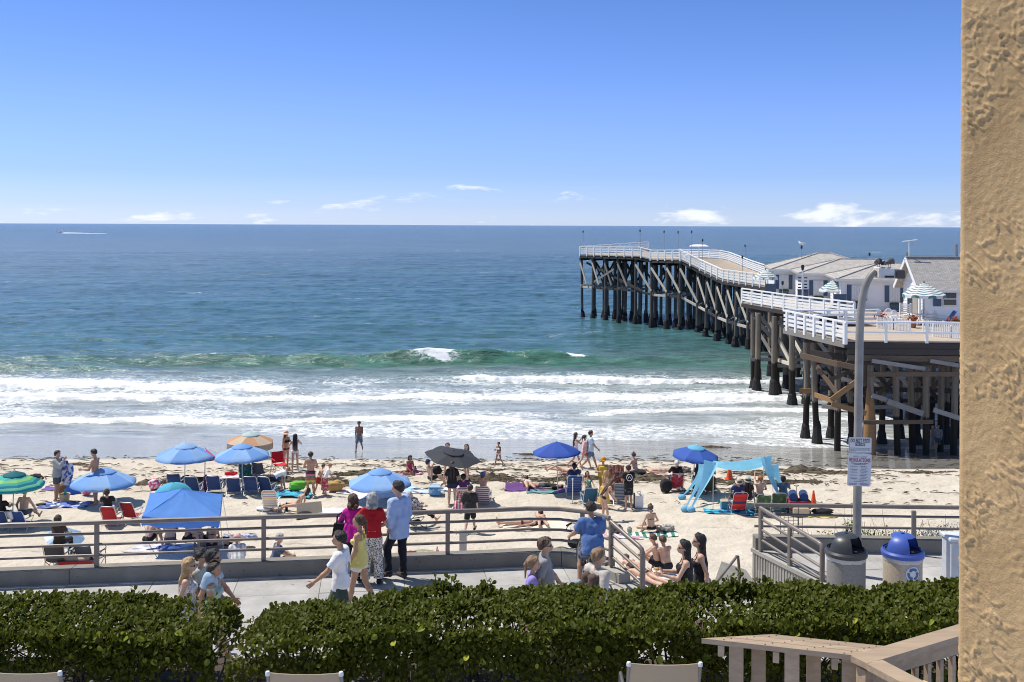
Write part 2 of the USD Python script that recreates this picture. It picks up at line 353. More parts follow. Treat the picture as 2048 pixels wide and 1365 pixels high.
def water_fields(X, Y):
    """height, foam, green for points on the sea."""
    Z = np.zeros_like(X); foam = np.zeros_like(X); green = np.zeros_like(X)
    far = np.clip((Y - 60) / 60, 0, 1)
    wob = (fbm(np.stack([X * .12, Y * .25, 0 * X], -1), 3, 5) - .5)
    wob2 = (fbm(np.stack([X * .9, Y * .9, 0 * X + 4], -1), 3, 15) - .5)
    near = Y < 130
    # chop and swell
    amp = np.clip((Y - 62) / 40, 0, 1) * np.exp(-Y / 900.)
    ch = fbm(np.stack([X * .35, Y * .8, 0 * X], -1), 4, 1) - .5
    sw = fbm(np.stack([X * .06, Y * .16, 0 * X], -1), 2, 2) - .5
    Z += amp * (0.50 * ch + 0.75 * sw)
    Z += 0.03 * (fbm(np.stack([X * 1.2, Y * 2.5, 0 * X + 9], -1), 2, 3) - .5) * (Y < 120)
    foamn = np.zeros_like(X)
    for k, (pts, h, w, trail, st) in enumerate(BORES):
        bx, by = curve_y(pts)
        yc = np.interp(X, bx, by) + 1.1 * wob + 0.5 * wob2
        inx = sstep(X, bx[0] - .5, bx[0] + 5) * (1 - sstep(X, bx[-1] - 7, bx[-1] + 2))
        d = Y - yc
        rag = fbm(np.stack([X * .7, Y * .5, 0 * X + k], -1), 4, 91 + k) - .5; d = d + 1.1 * rag * trail ** .5
        along = 0.55 + 0.9 * fbm(np.stack([X * .16, 0 * X + 7 * k, 0 * X], -1), 3, 21 + k)
        Z += inx * h * along * sstep(d, -0.15, 0.45) * np.exp(-np.clip(d, 0, 99) / w / 1.6)
        f = inx * st * along * sstep(d, -0.25, 0.15) * np.exp(-np.clip(d, 0, 99) / trail)
        foamn = np.maximum(foamn, f)
    # the green wave that stands up, about to break
    yw = np.interp(X, _wX, _wY) + 1.6 * wob
    A = np.interp(X, _aX, _aA) * (0.75 + 0.5 * fbm(np.stack([X * .25, 0 * X + 3, 0 * X], -1), 2, 33))
    d = Y - yw
    prof = np.where(d < 2.0, sstep(d, -0.5, 2.0) ** 1.3, np.exp(-np.clip(d - 2.0, 0, 99) / 4.5))
    Z += A * prof
    green = np.clip(A * 1.1, 0, 1) * sstep(d, -2.5, 0.3) * (1 - sstep(d, 1.9, 3.4))
    for px0, px1, s, lo in ((826, 925, 1.02, .1), (1138, 1176, 1.1, .9), (380, 432, .95, 1.5), (690, 720, .6, 1.6), (1000, 1060, .5, 1.7)):   # the crest spilling
        x0, x1 = (px0 - 1024) / FPX * 101, (px1 - 1024) / FPX * 101
        xr = X + 1.6 * (fbm(np.stack([X * .8, d * 1.1, 0 * X + x0], -1), 3, 17) - .5); dr = d + .9 * (fbm(np.stack([X * 1.3, d, 0 * X + x1], -1), 3, 18) - .5)
        foamn = np.maximum(foamn, s * (.15 + 1.5 * fbm(np.stack([X * 1.6, d * 1.6, 0 * X], -1), 4, 19)) * np.exp(-np.abs((xr - (x0 + x1) / 2) / ((x1 - x0) * .48)) ** 3) * sstep(dr, lo, lo + .9) * (1 - sstep(dr, 2.0, 3.0)))
    foamn = np.maximum(foamn, .48 * np.clip(A, 0, 1) * sstep(d, 1.75, 1.95) * (1 - sstep(d, 2.0, 2.25)) * sstep(fbm(np.stack([X * .8, 0 * X + 5, 0 * X], -1), 2, 45), .45, .6))
    # a second low swell on the left, and lace left behind by earlier waves
    y2 = np.interp(X, *curve_y([(-800, 741), (0, 741), (240, 742), (330, 744)])) + wob
    d2 = Y - y2; k2 = 1 - sstep(X, (150 - 1024) / FPX * 95, (330 - 1024) / FPX * 95)
    Z += .45 * k2 * np.where(d2 < 1.4, sstep(d2, -.6, 1.4), np.exp(-np.clip(d2 - 1.4, 0, 99) / 3))
    green = np.maximum(green, .7 * k2 * sstep(d2, -1.2, 0.3) * (1 - sstep(d2, 1.4, 2.4)))
    lace = .54 * (1 - sstep(Y, 88, 97)) * sstep(fbm(np.stack([X * .10, Y * .22, 0 * X + 2], -1), 3, 51), .30, .55)
    foam = np.maximum(foamn, lace)
    caps = .30 * sstep(fbm(np.stack([X * .10, Y * .22, 0 * X + 6], -1), 4, 61), .74, .84) * sstep(Y, 105, 130) * (1 - sstep(Y, 500, 900))
    foam = np.maximum(foam, caps)
    return Z, np.clip(foam, 0, 2), green

def build_sea():
    rows = np.concatenate([np.arange(56, 66, .5), np.arange(66, 108, 0.19), 108 * np.exp(np.linspace(0, math.log(500 / 108), 230)), 500 * np.exp(np.linspace(0, math.log(90000 / 500), 60))[1:]])
    cols = np.linspace(-1, 1, 760)
    Yg = np.repeat(rows[:, None], len(cols), 1)
    Xg = cols[None, :] * (Yg * 0.78 + 4)
    Z, F, G = water_fields(Xg, Yg)
    P = np.stack([Xg, Yg, Z], -1)
    i = np.arange(P.shape[0] * P.shape[1]).reshape(P.shape[:2])
    q = np.stack([i[:-1, :-1], i[:-1, 1:], i[1:, 1:], i[1:, :-1]], -1).reshape(-1, 4)
    n = {
        'g': ('geometry', {}), 'sp': ('separate_xyz', {}),
        'af': ('attribute', dict(attribute='foam')), 'ag': ('attribute', dict(attribute='green')),
        'far': ('map_range', dict(from_min=60.0, from_max=600.0, clamp=True)),
        'ramp': ('rgb_ramp', dict(ramp=[(0.0, (0.35, 0.36, 0.35)), (0.045, (0.25, 0.285, 0.28)), (0.075, (0.092, 0.158, 0.155)), (0.10, (0.047, 0.116, 0.118)), (0.20, (0.034, 0.095, 0.105)), (0.40, (0.037, 0.088, 0.100)), (1.0, (0.054, 0.092, 0.105))])),
        'gm': ('mix_color', dict(b=(0.058, 0.152, 0.115))),
        # patches of ruffled and smoother water
        'mp': ('mapping', dict(scale=(0.010, 0.022, 0.0))), 'pn': ('noise_texture', dict(scale=1.0, detail=3.0)),
        'pr': ('map_range', dict(from_min=0.35, from_max=0.65, to_min=0.86, to_max=1.14, clamp=True)), 'hv': ('hsv', {}), 'mq': ('mapping', dict(scale=(0.24, 0.80, 0.0))), 'qn': ('noise_texture', dict(scale=1.0, detail=6.0, roughness=0.72)), 'qr': ('map_range', dict(from_min=0.3, from_max=0.7, to_min=0.45, to_max=1.6, clamp=True)), 'hq': ('hsv', {}),
        'm1': ('mapping', dict(scale=(0.42, 1.1, 1.0))), 'b1': ('noise_texture', dict(scale=1.0, detail=5.0, roughness=0.62)),
        'm2': ('mapping', dict(scale=(0.06, 0.16, 1.0))), 'b2': ('noise_texture', dict(scale=1.0, detail=6.0, roughness=0.7)),
        'bs': ('map_range', dict(from_min=80.0, from_max=700.0, to_min=0.30, to_max=0.08, clamp=True)),
        'bl': ('map_range', dict(from_min=90.0, from_max=350.0, to_min=0.45, to_max=2.4, clamp=True)),
        'h1': ('math', dict(math_type='multiply')), 'h2': ('math', dict(math_type='multiply')), 'hs': ('math', dict(math_type='add')),
        'bump': ('bump', dict(strength=1.0, distance=1.0)),
        'p': ('principled_bsdf', dict(roughness=0.18, ior=1.33, specular_ior_level=0.36)),
        # foam: the field decides how much of a lacy noise is white
        'mf': ('mapping', dict(scale=(1.0, 1.5, 1.5))), 'fn': ('noise_texture', dict(scale=1.7, detail=8.0, roughness=0.7, distortion=0.6)),
        'fv': ('voronoi_texture', dict(scale=1.3, feature='distance_to_edge')),
        'fs': ('map_range', dict(from_min=0.0, from_max=1.0, to_min=-0.45, to_max=0.40)), 'ml': ('mapping', dict(scale=(0.55, 0.75, 1.0))), 'ln': ('noise_texture', dict(scale=1.0, detail=5.0, roughness=0.6, distortion=1.2)), 'l1': ('math', dict(math_type='subtract', value2=0.5)), 'l2': ('math', dict(math_type='absolute')), 'l3': ('map_range', dict(range_type='smoothstep', from_min=0.0, from_max=0.035, to_min=1.0, to_max=0.0, clamp=True)), 'l4': ('map_range', dict(from_min=0.08, from_max=0.42, to_max=0.75, clamp=True)), 'l5': ('math', dict(math_type='multiply')), 'fmx': ('math', dict(math_type='maximum')),
        'fa': ('math', dict(math_type='add')), 'fe': ('map_range', dict(range_type='smoothstep', from_min=0.44, from_max=0.62, clamp=True)),
        'fb': ('bump', dict(strength=0.7, distance=0.12)),
        'fcm': ('mapping', dict(scale=(0.5, 1.1, 1.0))), 'fcn': ('noise_texture', dict(scale=1.0, detail=7.0, roughness=0.72)), 'fcr': ('rgb_ramp', dict(ramp=[(0.34, (0.50, 0.53, 0.55)), (0.50, (0.74, 0.755, 0.76)), (0.62, (0.84, 0.85, 0.85))])), 'fd': ('principled_bsdf', dict(roughness=0.9, specular_ior_level=0.2)),
        'mix': ('mix_closure', {}),
    }
    l = [('g.position', 'sp.vector'), ('sp.y', 'far.value'), ('far.result', 'ramp.fac'), ('ag.fac', 'gm.fac'), ('ramp.color', 'gm.a'),
         ('g.position', 'mp.vector'), ('mp.vector', 'pn.vector'), ('pn.fac', 'pr.value'), ('pr.result', 'hv.value'), ('gm.result', 'hv.color'), ('g.position', 'mq.vector'), ('mq.vector', 'qn.vector'), ('qn.fac', 'qr.value'), ('qr.result', 'hq.value'), ('hv.color', 'hq.color'), ('hq.color', 'p.base_color'),
         ('g.position', 'm1.vector'), ('m1.vector', 'b1.vector'), ('g.position', 'm2.vector'), ('m2.vector', 'b2.vector'), ('sp.y', 'bs.value'), ('sp.y', 'bl.value'),
         ('b1.fac', 'h1.value1'), ('bs.result', 'h1.value2'), ('b2.fac', 'h2.value1'), ('bl.result', 'h2.value2'), ('h1.value', 'hs.value1'), ('h2.value', 'hs.value2'), ('hs.value', 'bump.height'), ('bump.normal', 'p.normal'),
         ('g.position', 'mf.vector'), ('mf.vector', 'fn.vector'), ('af.fac', 'fs.value'), ('fn.fac', 'fa.value1'), ('fs.result', 'fa.value2'), ('fa.value', 'fe.value'), ('g.position', 'ml.vector'), ('ml.vector', 'ln.vector'), ('ln.fac', 'l1.value1'), ('l1.value', 'l2.value1'), ('l2.value', 'l3.value'), ('af.fac', 'l4.value'), ('l3.result', 'l5.value1'), ('l4.result', 'l5.value2'), ('fe.result', 'fmx.value1'), ('l5.value', 'fmx.value2'), ('fmx.value', 'mix.fac'),
         ('g.position', 'fcm.vector'), ('fcm.vector', 'fcn.vector'), ('fcn.fac', 'fcr.fac'), ('fcr.color', 'fd.base_color'), ('fn.fac', 'fb.height'), ('fb.normal', 'fd.normal'), ('p.BSDF', 'mix.closure1'), ('fd.BSDF', 'mix.closure2')]
    mat = usdkit.material(stage, '/World/Looks/sea_water', n, l, surface='mix.closure')
    pr = usdkit.mesh(stage, path_for(None, 'sea'), (P.reshape(-1, 3), q), mat, smooth=True)
    pv = UsdGeom.PrimvarsAPI(pr)
    for nm, A in (('foam', F), ('green', G)):
        pv.CreatePrimvar(nm, Sdf.ValueTypeNames.FloatArray, 'vertex').Set(Vt.FloatArray.FromNumpy(A.ravel().astype(np.float32)))
    setd(pr.GetPrim(), kind='structure')
build_sea()

def build_sand():
    ys = np.concatenate([np.arange(14, 24, 1.0), np.arange(24, 66, .16), np.arange(66, 90, 1.5), [100, 130, 200, 400]])
    xs = np.concatenate([np.linspace(-140, -36, 20)[:-1], np.arange(-36, 38, .2), np.linspace(38, 140, 20)])
    X, Y = np.meshgrid(xs, ys)
    Z = sand_h(X, Y)
    P = np.stack([X, Y, Z], -1)
    i = np.arange(P.shape[0] * P.shape[1]).reshape(P.shape[:2])
    q = np.stack([i[:-1, :-1], i[:-1, 1:], i[1:, 1:], i[1:, :-1]], -1).reshape(-1, 4)
    wet = sstep(Y + 2.5 * sstep(X, 6, 20) + 1.3 * (fbm(np.stack([X * .10, Y * 0, 0 * X], -1), 3, 75) - .5), 51.2, 52.4)
    n = {
        'g': ('geometry', {}), 'w': ('attribute', dict(attribute='wet')),
        'n1': ('noise_texture', dict(scale=0.9, detail=6.0, roughness=0.65)), 'r1': ('rgb_ramp', dict(ramp=[(0.3, (0.49, 0.43, 0.345)), (0.7, (0.61, 0.545, 0.45))])),
        'n2': ('noise_texture', dict(scale=60.0, detail=2.0)), 'r2': ('map_range', dict(to_min=0.9, to_max=1.1)), 'hv': ('hsv', {}),
        'ms': ('mapping', dict(scale=(0.35, 1.6, 1.0))), 'n3': ('noise_texture', dict(scale=1.0, detail=7.0, roughness=0.7)), 'r3': ('map_range', dict(range_type='smoothstep', from_min=0.60, from_max=0.70, to_max=0.55, clamp=True)),
        'deb': ('mix_color', dict(b=(0.16, 0.125, 0.085))),
        'wc': ('mix_color', dict(b=(0.26, 0.245, 0.22))),
        'wr': ('map_range', dict(to_min=0.95, to_max=0.10)), 'ws': ('map_range', dict(to_min=0.15, to_max=0.9)),
        'bn': ('noise_texture', dict(scale=4.5, detail=5.0, roughness=0.62)), 'bd': ('map_range', dict(to_min=0.10, to_max=0.0)), 'bm': ('math', dict(math_type='multiply')),
        'mw': ('mapping', dict(scale=(0.5, 2.2, 1.0))), 'bw': ('noise_texture', dict(scale=1.0, detail=4.0)), 'bwm': ('math', dict(math_type='multiply_add', value2=0.045)),
        'b': ('bump', dict(strength=1.0, distance=1.0)),
        'p': ('principled_bsdf', dict(ior=1.33)),
    }
    l = [('g.position', 'n1.vector'), ('n1.fac', 'r1.fac'), ('g.position', 'n2.vector'), ('n2.fac', 'r2.value'), ('r2.result', 'hv.value'), ('r1.color', 'hv.color'),
         ('g.position', 'ms.vector'), ('ms.vector', 'n3.vector'), ('n3.fac', 'r3.value'), ('r3.result', 'deb.fac'), ('hv.color', 'deb.a'), ('deb.result', 'wc.a'), ('w.fac', 'wc.fac'), ('wc.result', 'p.base_color'),
         ('w.fac', 'wr.value'), ('wr.result', 'p.roughness'), ('w.fac', 'ws.value'), ('ws.result', 'p.specular_ior_level'),
         ('g.position', 'bn.vector'), ('w.fac', 'bd.value'), ('bn.fac', 'bm.value1'), ('bd.result', 'bm.value2'), ('g.position', 'mw.vector'), ('mw.vector', 'bw.vector'), ('bw.fac', 'bwm.value1'), ('bm.value', 'bwm.value3'), ('bwm.value', 'b.height'), ('b.normal', 'p.normal')]
    mat = usdkit.material(stage, '/World/Looks/beach_sand', n, l, surface='p.BSDF')
    pr = usdkit.mesh(stage, path_for(None, 'beach_sand'), (P.reshape(-1, 3), q), mat, smooth=True)
    UsdGeom.PrimvarsAPI(pr).CreatePrimvar('wet', Sdf.ValueTypeNames.FloatArray, 'vertex').Set(Vt.FloatArray.FromNumpy(wet.ravel().astype(np.float32)))
    setd(pr.GetPrim(), kind='structure')
build_sand()
def concrete(name, col, var=0.14, pit=0.5, vs=1.2):
    if name in _mats: return _mats[name]
    c = np.array(col)
    n = {'g': ('geometry', {}), 'n': ('noise_texture', dict(scale=vs, detail=8.0, roughness=0.68)), 'r': ('rgb_ramp', dict(ramp=[(0.25, tuple(c * (1 - var))), (0.55, tuple(c)), (0.8, tuple(c * (1 + var)))])),
         'sn': ('noise_texture', dict(scale=9.0, detail=3.0)), 'sr': ('map_range', dict(range_type='smoothstep', from_min=0.66, from_max=0.74, to_max=pit, clamp=True)), 'mx': ('mix_color', dict(b=tuple(c * .35))),
         'ms': ('mapping', dict(scale=(2.2, 2.2, .25))), 'st': ('noise_texture', dict(scale=1.0, detail=4.0)), 'str': ('map_range', dict(from_min=0.3, from_max=0.7, to_min=0.86, to_max=1.08, clamp=True)), 'hv': ('hsv', {}),
         'bn': ('noise_texture', dict(scale=45.0, detail=4.0)), 'b': ('bump', dict(strength=0.35, distance=0.01)), 'p': ('principled_bsdf', dict(roughness=0.88, specular_ior_level=0.25))}
    l = [('g.position', 'n.vector'), ('n.fac', 'r.fac'), ('g.position', 'sn.vector'), ('sn.fac', 'sr.value'), ('sr.result', 'mx.fac'), ('r.color', 'mx.a'), ('g.position', 'ms.vector'), ('ms.vector', 'st.vector'), ('st.fac', 'str.value'), ('str.result', 'hv.value'), ('mx.result', 'hv.color'), ('hv.color', 'p.base_color'),
         ('g.position', 'bn.vector'), ('bn.fac', 'b.height'), ('b.normal', 'p.normal')]
    _mats[name] = usdkit.material(stage, '/World/Looks/' + name, n, l, surface='p.BSDF'); return _mats[name]
C_slab = [concrete('pavement_%d' % k, np.array((0.40, 0.385, 0.365)) * f, .25, .6) for k, f in enumerate((1.0, .95, 1.05))]
C_curb = concrete('curb_concrete', (0.235, 0.215, 0.182), .26, .85)
C_wall = concrete('retaining_concrete', (0.40, 0.375, 0.33), .12, .4)
RAIL_M = M('rail_metal', (0.205, 0.175, 0.155), rough=0.42, spec=0.4, metal=0.2, var=.18, vscale=5)

CURB = [(-15.5, 17.55), (-9.4, 18.43), (-5.0, 18.98), (-0.4, 19.55), (0.35, 19.68), (0.95, 19.66), (1.45, 19.46), (1.80, 19.10)]
RC = [(5.05, 20.62), (14.5, 20.30)]                       # right curb
ST_N = [(2.42, 18.25), (5.86, 18.75)]                     # head of the stairs, left and right
prom = setd(UsdGeom.Xform.Define(stage, path_for(None, 'promenade')).GetPrim(), kind='structure')
outline = shapely.Polygon(CURB + [ST_N[0], ST_N[1], RC[0], RC[1], (14.5, 9.75), (-15.5, 9.75)])
part(prom, 'bed', MB().prism(list(outline.exterior.coords)[:-1], PROM_Z - .35, PROM_Z - .012), C_curb)
ang = math.atan2(1.05, 8.0)
sx, sy = 1.55, 1.55
for i in range(-11, 11):
    for j in range(-7, 8):
        c, s_ = math.cos(ang), math.sin(ang)
        q = [(a * sx, b * sy) for a, b in ((i + .004, j + .004), (i + .996, j + .004), (i + .996, j + .996), (i + .004, j + .996))]
        q = shapely.Polygon([(x * c - y * s_, 15.5 + x * s_ + y * c) for x, y in q]).intersection(outline.buffer(-.01))
        if q.is_empty or q.area < .05 or q.geom_type != 'Polygon': continue
        part(prom, 'slab', MB().prism(list(q.exterior.coords)[:-1], PROM_Z - .10, PROM_Z + .002 * ((i * 7 + j * 5) % 3 - 1)), C_slab[(i * 3 + j * 7 + (i * j) % 4) % 3])

def strip(poly, w):                                        # footprint of a wall along a polyline
    return list(shapely.LineString(poly).buffer(w / 2, cap_style='flat', join_style='mitre').exterior.coords)[:-1]
def off(poly, d):
    return list(shapely.LineString(poly).offset_curve(d).coords)
lw = thing('low_wall', 'long weathered grey concrete curb wall under the railing, curving at its right end', 'low wall')
cuts = [(-15.5, -8.2), (-8.2, -3.2), (-3.2, 1.0), (1.0, 3.0)]
full = shapely.Polygon(strip(off(CURB, .15), .30))
for a, b in cuts:
    g = full.intersection(shapely.box(a + .006, 10, b - .006, 25))
    part(lw, 'segment', MB().prism(list(g.exterior.coords)[:-1], 4.2, PROM_Z + .26), C_curb)
lw2 = thing('low_wall', 'short grey concrete curb wall behind the litter bins, under the right railing', 'low wall')
for a, b in ((5.0, 9.0), (9.0, 14.4)):
    g = shapely.Polygon(strip(off(RC, .15), .30)).intersection(shapely.box(a + .006, 10, b - .006, 25))
    part(lw2, 'segment', MB().prism(list(g.exterior.coords)[:-1], 4.2, PROM_Z + .27), C_curb)

def smoothline(pts, n=6):
    P = np.array(pts, float)
    for _ in range(n if n < 4 else 3):
        Q = [P[0]]
        for a, b in zip(P[:-1], P[1:]): Q += [a * .75 + b * .25, a * .25 + b * .75]
        P = np.vstack(Q + [P[-1]])
    return P
rl = thing('railing', 'long metal promenade railing of four rails running from the left and curving towards the stairs', 'railing')
mid = np.array(off(CURB, .13)); mid = mid[np.argsort(mid[:, 0])]
fine = smoothline(mid, 2)
for k, (hh, r) in enumerate(((.83, .045), (.625, .028), (.42, .028), (.215, .028))):
    part(rl, 'top_rail' if k == 0 else 'rail', MB().tube([(x, y, PROM_Z + .26 + hh) for x, y in fine], r, 8), RAIL_M, smooth=40)
for px in (-310, -93, 232, 557, 873, 1165):
    t = (px - 1024) / FPX
    xs = fine[:, 0]; i = int(np.argmin(np.abs(xs / fine[:, 1] - t))); x, y = fine[i]
    part(rl, 'post', MB().box((x, y, PROM_Z + .26 + .40), (.085, .05, .80), rotm('z', math.degrees(ang)), b=.01), RAIL_M)
def stair_rail(label, far, near, zf, zn, base, posts):
    t = thing('stair_rail', label, 'handrail')
    f, n = np.array([*far, 0]), np.array([*near, 0])
    for k, (h0, r) in enumerate(((.0, .044), (.215, .028), (.43, .028), (.64, .028))):
        a = f + [0, 0, zf - h0]; b = n + [0, 0, zn - h0]; d = (b - a) / np.linalg.norm(b - a)
        pts = [a, b] if k else [a, b - d * .10, b - d * .03 - [0, 0, .012], b + [0, 0, -.07]]
        part(t, 'top_rail' if k == 0 else 'rail', MB().tube(pts, r, 10), RAIL_M, smooth=40)
    part(t, 'post', MB().tube([n + [0, 0, zn - .06], n + [0, 0, base]], .05, 10), RAIL_M, smooth=40)
    for u, zb in posts:
        p = f + (n - f) * u; zt = zf + (zn - zf) * u
        part(t, 'post', MB().box((p[0], p[1], (zt + zb) / 2), (.07, .07, zt - zb - .03), rotm('z', 25), b=.01), RAIL_M)
stair_rail('metal handrail sloping down beside the cyclist, on the left of the beach stairs', (1.90, 19.05), (2.42, 18.32), 8.36, 8.07, PROM_Z, [(0.02, PROM_Z + .2)])
stair_rail('metal handrail sloping towards the grey litter bin, on the right of the beach stairs', (5.12, 20.52), (5.86, 18.80), 8.22, 8.02, PROM_Z, [(0.01, PROM_Z + .02), (.5, PROM_Z)])
r2 = thing('railing', 'metal railing of four rails behind the lamp post and the two litter bins', 'railing')
m2 = off(RC, .13)
for k, (hh, r) in enumerate(((.92, .044), (.70, .027), (.46, .027), (.225, .027))):
    part(r2, 'top_rail' if k == 0 else 'rail', MB().tube([(x, y, PROM_Z + hh + (.02 if k else 0)) for x, y in m2], r, 8), RAIL_M, smooth=40)
for px in (1830, 2150):
    y = 20.45; x = (px - 1024) / FPX * y
    part(r2, 'post', MB().box((x, y, PROM_Z + .26 + .32), (.085, .05, .64), b=.01), RAIL_M)

# stairs down to the sand and the walls beside them
st = thing('stairs', 'concrete stairs going down to the sand between the two sloping handrails', 'stairs')
u = np.array([-.36, .93]); u /= np.linalg.norm(u)
L0, R0 = np.array(ST_N[0]), np.array(ST_N[1])
nst = 15
for k in range(nst):
    a, b = L0 + u * .31 * k, R0 + u * .31 * k
    z = PROM_Z - .165 * (k + 1)
    part(st, 'step', MB().prism([tuple(a), tuple(b), tuple(b + u * .31), tuple(a + u * .31)], z - .5, z), C_wall)
sw = thing('stair_wall', 'pale board marked concrete wall beside the stairs, under the right sloping handrail', 'wall')
part(sw, 'wall_body', MB().prism([(5.02, 20.70), (5.90, 18.62), (6.16, 18.74), (5.30, 20.74)], 3.6, PROM_Z - .05), C_wall)
part(sw, 'coping', MB().prism([(4.98, 20.74), (5.88, 18.58), (6.20, 18.72), (5.32, 20.78)], PROM_Z - .048, PROM_Z + .03), C_wall)
for k in range(26):
    p = np.array([5.02, 20.70]) + (np.array([5.90, 18.62]) - np.array([5.02, 20.70])) * ((k + .5) / 26)
    part(sw, 'board_mark', MB().box((p[0] - .004, p[1] - .002, 5.45), (.016, .028, 3.6), rotm('z', 23)), C_wall)
sw2 = thing('stair_wall', 'pale concrete block in front of the cyclist, under the left sloping handrail', 'wall')
part(sw2, 'wall_body', MB().prism([(1.66, 19.10), (1.96, 19.18), (2.66, 18.30), (2.30, 18.10)], 3.6, PROM_Z + .03), C_wall)
part(sw2, 'coping', MB().prism([(1.70, 19.10), (1.92, 19.16), (2.24, 18.72), (2.02, 18.62)], PROM_Z + .032, PROM_Z + .20), C_wall)
hr = thing('hand_rail', 'short bent metal grab rail on the low concrete wedge in the stair opening', 'handrail')
a = at(1432, 1166, 20.6); b = at(1470, 1118, 21.3); c_ = at(1476, 1113, 21.35); d_ = at(1478, 1135, 21.4)
part(hr, 'rail', MB().tube([a, b, (b + c_) / 2 + [0, 0, .03], c_, d_], .03, 8), RAIL_M, smooth=50)
part(hr, 'rail_foot', MB().tube([d_, d_ - [0, 0, 1.2]], .03, 8), RAIL_M)
part(hr, 'post', MB().tube([a - [0, 0, .02], a - [0, 0, 1.4]], .03, 8), RAIL_M)
wd = thing('stair_cheek', 'low sloping concrete wedge beside the lower stairs, behind the two dark haired women', 'wall')
w0, w1, w2 = at(1428, 1166, 21.0), at(1443, 1123, 22.2), at(1492, 1140, 22.6)
part(wd, 'wedge', MB().raw(np.array([w0, w1, w2, w2 * [1, 1, 0] + [.3, -.8, w2[2] - .4], w0 - [0, 0, 2], w1 - [0, 0, 2.3], w2 - [0, 0, 2.3], w2 + [.3, -.8, -2.7]]), _BOXF), C_wall)

pat = concrete('patio_concrete', (0.42, 0.40, 0.37), .1, .2)
struct('patio', MB().prism([(-14, 1.5), (14, 1.5), (14, 9.72), (-14, 9.72)], PROM_Z - .6, PATIO_Z), pat)
struct('hedge_bed', MB().prism([(-14, 8.35), (14, 8.35), (14, 9.66), (-14, 9.66)], PATIO_Z + .002, PATIO_Z + .06), M('soil', (0.06, 0.045, 0.032), rough=.95, bump=.6))
def stucco():
    n = {'g': ('geometry', {}), 'n0': ('noise_texture', dict(scale=3.0, detail=9.0, roughness=0.7)), 'r0': ('rgb_ramp', dict(ramp=[(0.28, (0.44, 0.285, 0.135)), (0.5, (0.57, 0.38, 0.185)), (0.75, (0.66, 0.455, 0.24))])),
         'm1': ('mapping', dict(scale=(9, 9, 1.2))), 'n1': ('noise_texture', dict(scale=1.0, detail=4.0)), 'r1': ('map_range', dict(from_min=.3, from_max=.7, to_min=.86, to_max=1.1, clamp=True)), 'hv': ('hsv', {}),
         'fn': ('noise_texture', dict(scale=160.0, detail=4.0, roughness=0.75)), 'b': ('bump', dict(strength=0.8, distance=0.003)), 'p': ('principled_bsdf', dict(roughness=0.75, specular_ior_level=0.3))}
    l = [('g.position', 'n0.vector'), ('n0.fac', 'r0.fac'), ('g.position', 'm1.vector'), ('m1.vector', 'n1.vector'), ('n1.fac', 'r1.value'), ('r1.result', 'hv.value'), ('r0.color', 'hv.color'), ('hv.color', 'p.base_color'), ('g.position', 'fn.vector'), ('fn.fac', 'b.height'), ('b.normal', 'p.normal')]
    return usdkit.material(stage, '/World/Looks/stucco', n, l, surface='p.BSDF')
# the corner of the wall leans a hair, as in the picture
c0 = at(1912, 1365, 3.0); fx, fy = .62, -.785
def build_stucco():
    f3, g3 = np.array([fx, fy, 0]), np.array([.785, .62, 0]); n1 = np.array([-.785, -.62, 0]); n2 = np.array([-fx, -fy, 0])   # face, return, their outward normals
    prof = [(f3 * d, n1) for d in np.concatenate([[.9, .6], np.linspace(.34, .02, 95)])]
    for t in np.linspace(0, PI / 2, 7): prof.append((f3 * .02 * (1 - math.sin(t)) + g3 * .02 * (1 - math.cos(t)), n1 * math.cos(t) + n2 * math.sin(t)))
    prof += [(g3 * d, n2) for d in (.04, .08, .14, .22, .30)]
    zs = np.concatenate([[PATIO_Z, 11.5, 12.3], np.arange(12.5, 14.9, .0045), [15.4, 17.2]])
    P = np.array([[c0[0] + p[0], c0[1] + p[1], 0] for p, _ in prof]); N = np.array([n for _, n in prof])
    G = P[None] + np.stack([0 * zs, 0 * zs, zs], -1)[:, None]; q = G @ rotm('x', 35).T @ rotm('y', 25).T
    wv = q + .05 * np.stack([fbm(q * 9, 2, 3), fbm(q * 9 + 40, 2, 4), fbm(q * 9 + 80, 2, 5)], -1)
    ridge = np.clip(1 - np.abs(fbm(wv * [30, 40, 17], 3, 6) - .5) / .075, 0, 1) ** 1.2; mask = sstep(fbm(q * 5.5, 2, 8), .36, .58)
    blob = sstep(fbm(q * 70, 2, 12), .57, .68) * sstep(fbm(q * 4 + 9, 2, 13), .40, .58)
    D = .0044 * ridge * mask + .0016 * blob + .0030 * (fbm(q * 75, 4, 10) - .5) + .0035 * (fbm(q * 4, 2, 11) - .5)
    D = D * np.where(np.arange(len(prof)) > 94, .45, 1.0); v = G + N[None] * D[..., None]; i = np.arange(v.shape[0] * v.shape[1]).reshape(v.shape[:2])
    F = np.stack([i[:-1, :-1], i[:-1, 1:], i[1:, 1:], i[1:, :-1]], -1).reshape(-1, 4)
    back = np.array([[P[0, 0] + .26, P[0, 1] + .15, z] for z in zs]); nb = v.shape[0] * v.shape[1]; e, st_ = i[:, -1], i[:, 0]; k = np.arange(len(zs)) + nb
    F = np.vstack([F, np.stack([e[:-1], k[:-1], k[1:], e[1:]], -1), np.stack([k[:-1], st_[:-1], st_[1:], k[1:]], -1)])
    single('stucco_wall', 'rough tan stucco wall filling the right edge of the view', 'wall', (np.vstack([v.reshape(-1, 3), back]), F), stucco(), smooth=True)
build_stucco()
struct('balcony_floor', MB().box((0, 1.15, 12.30), (3.2, 2.5, .2)), pat)
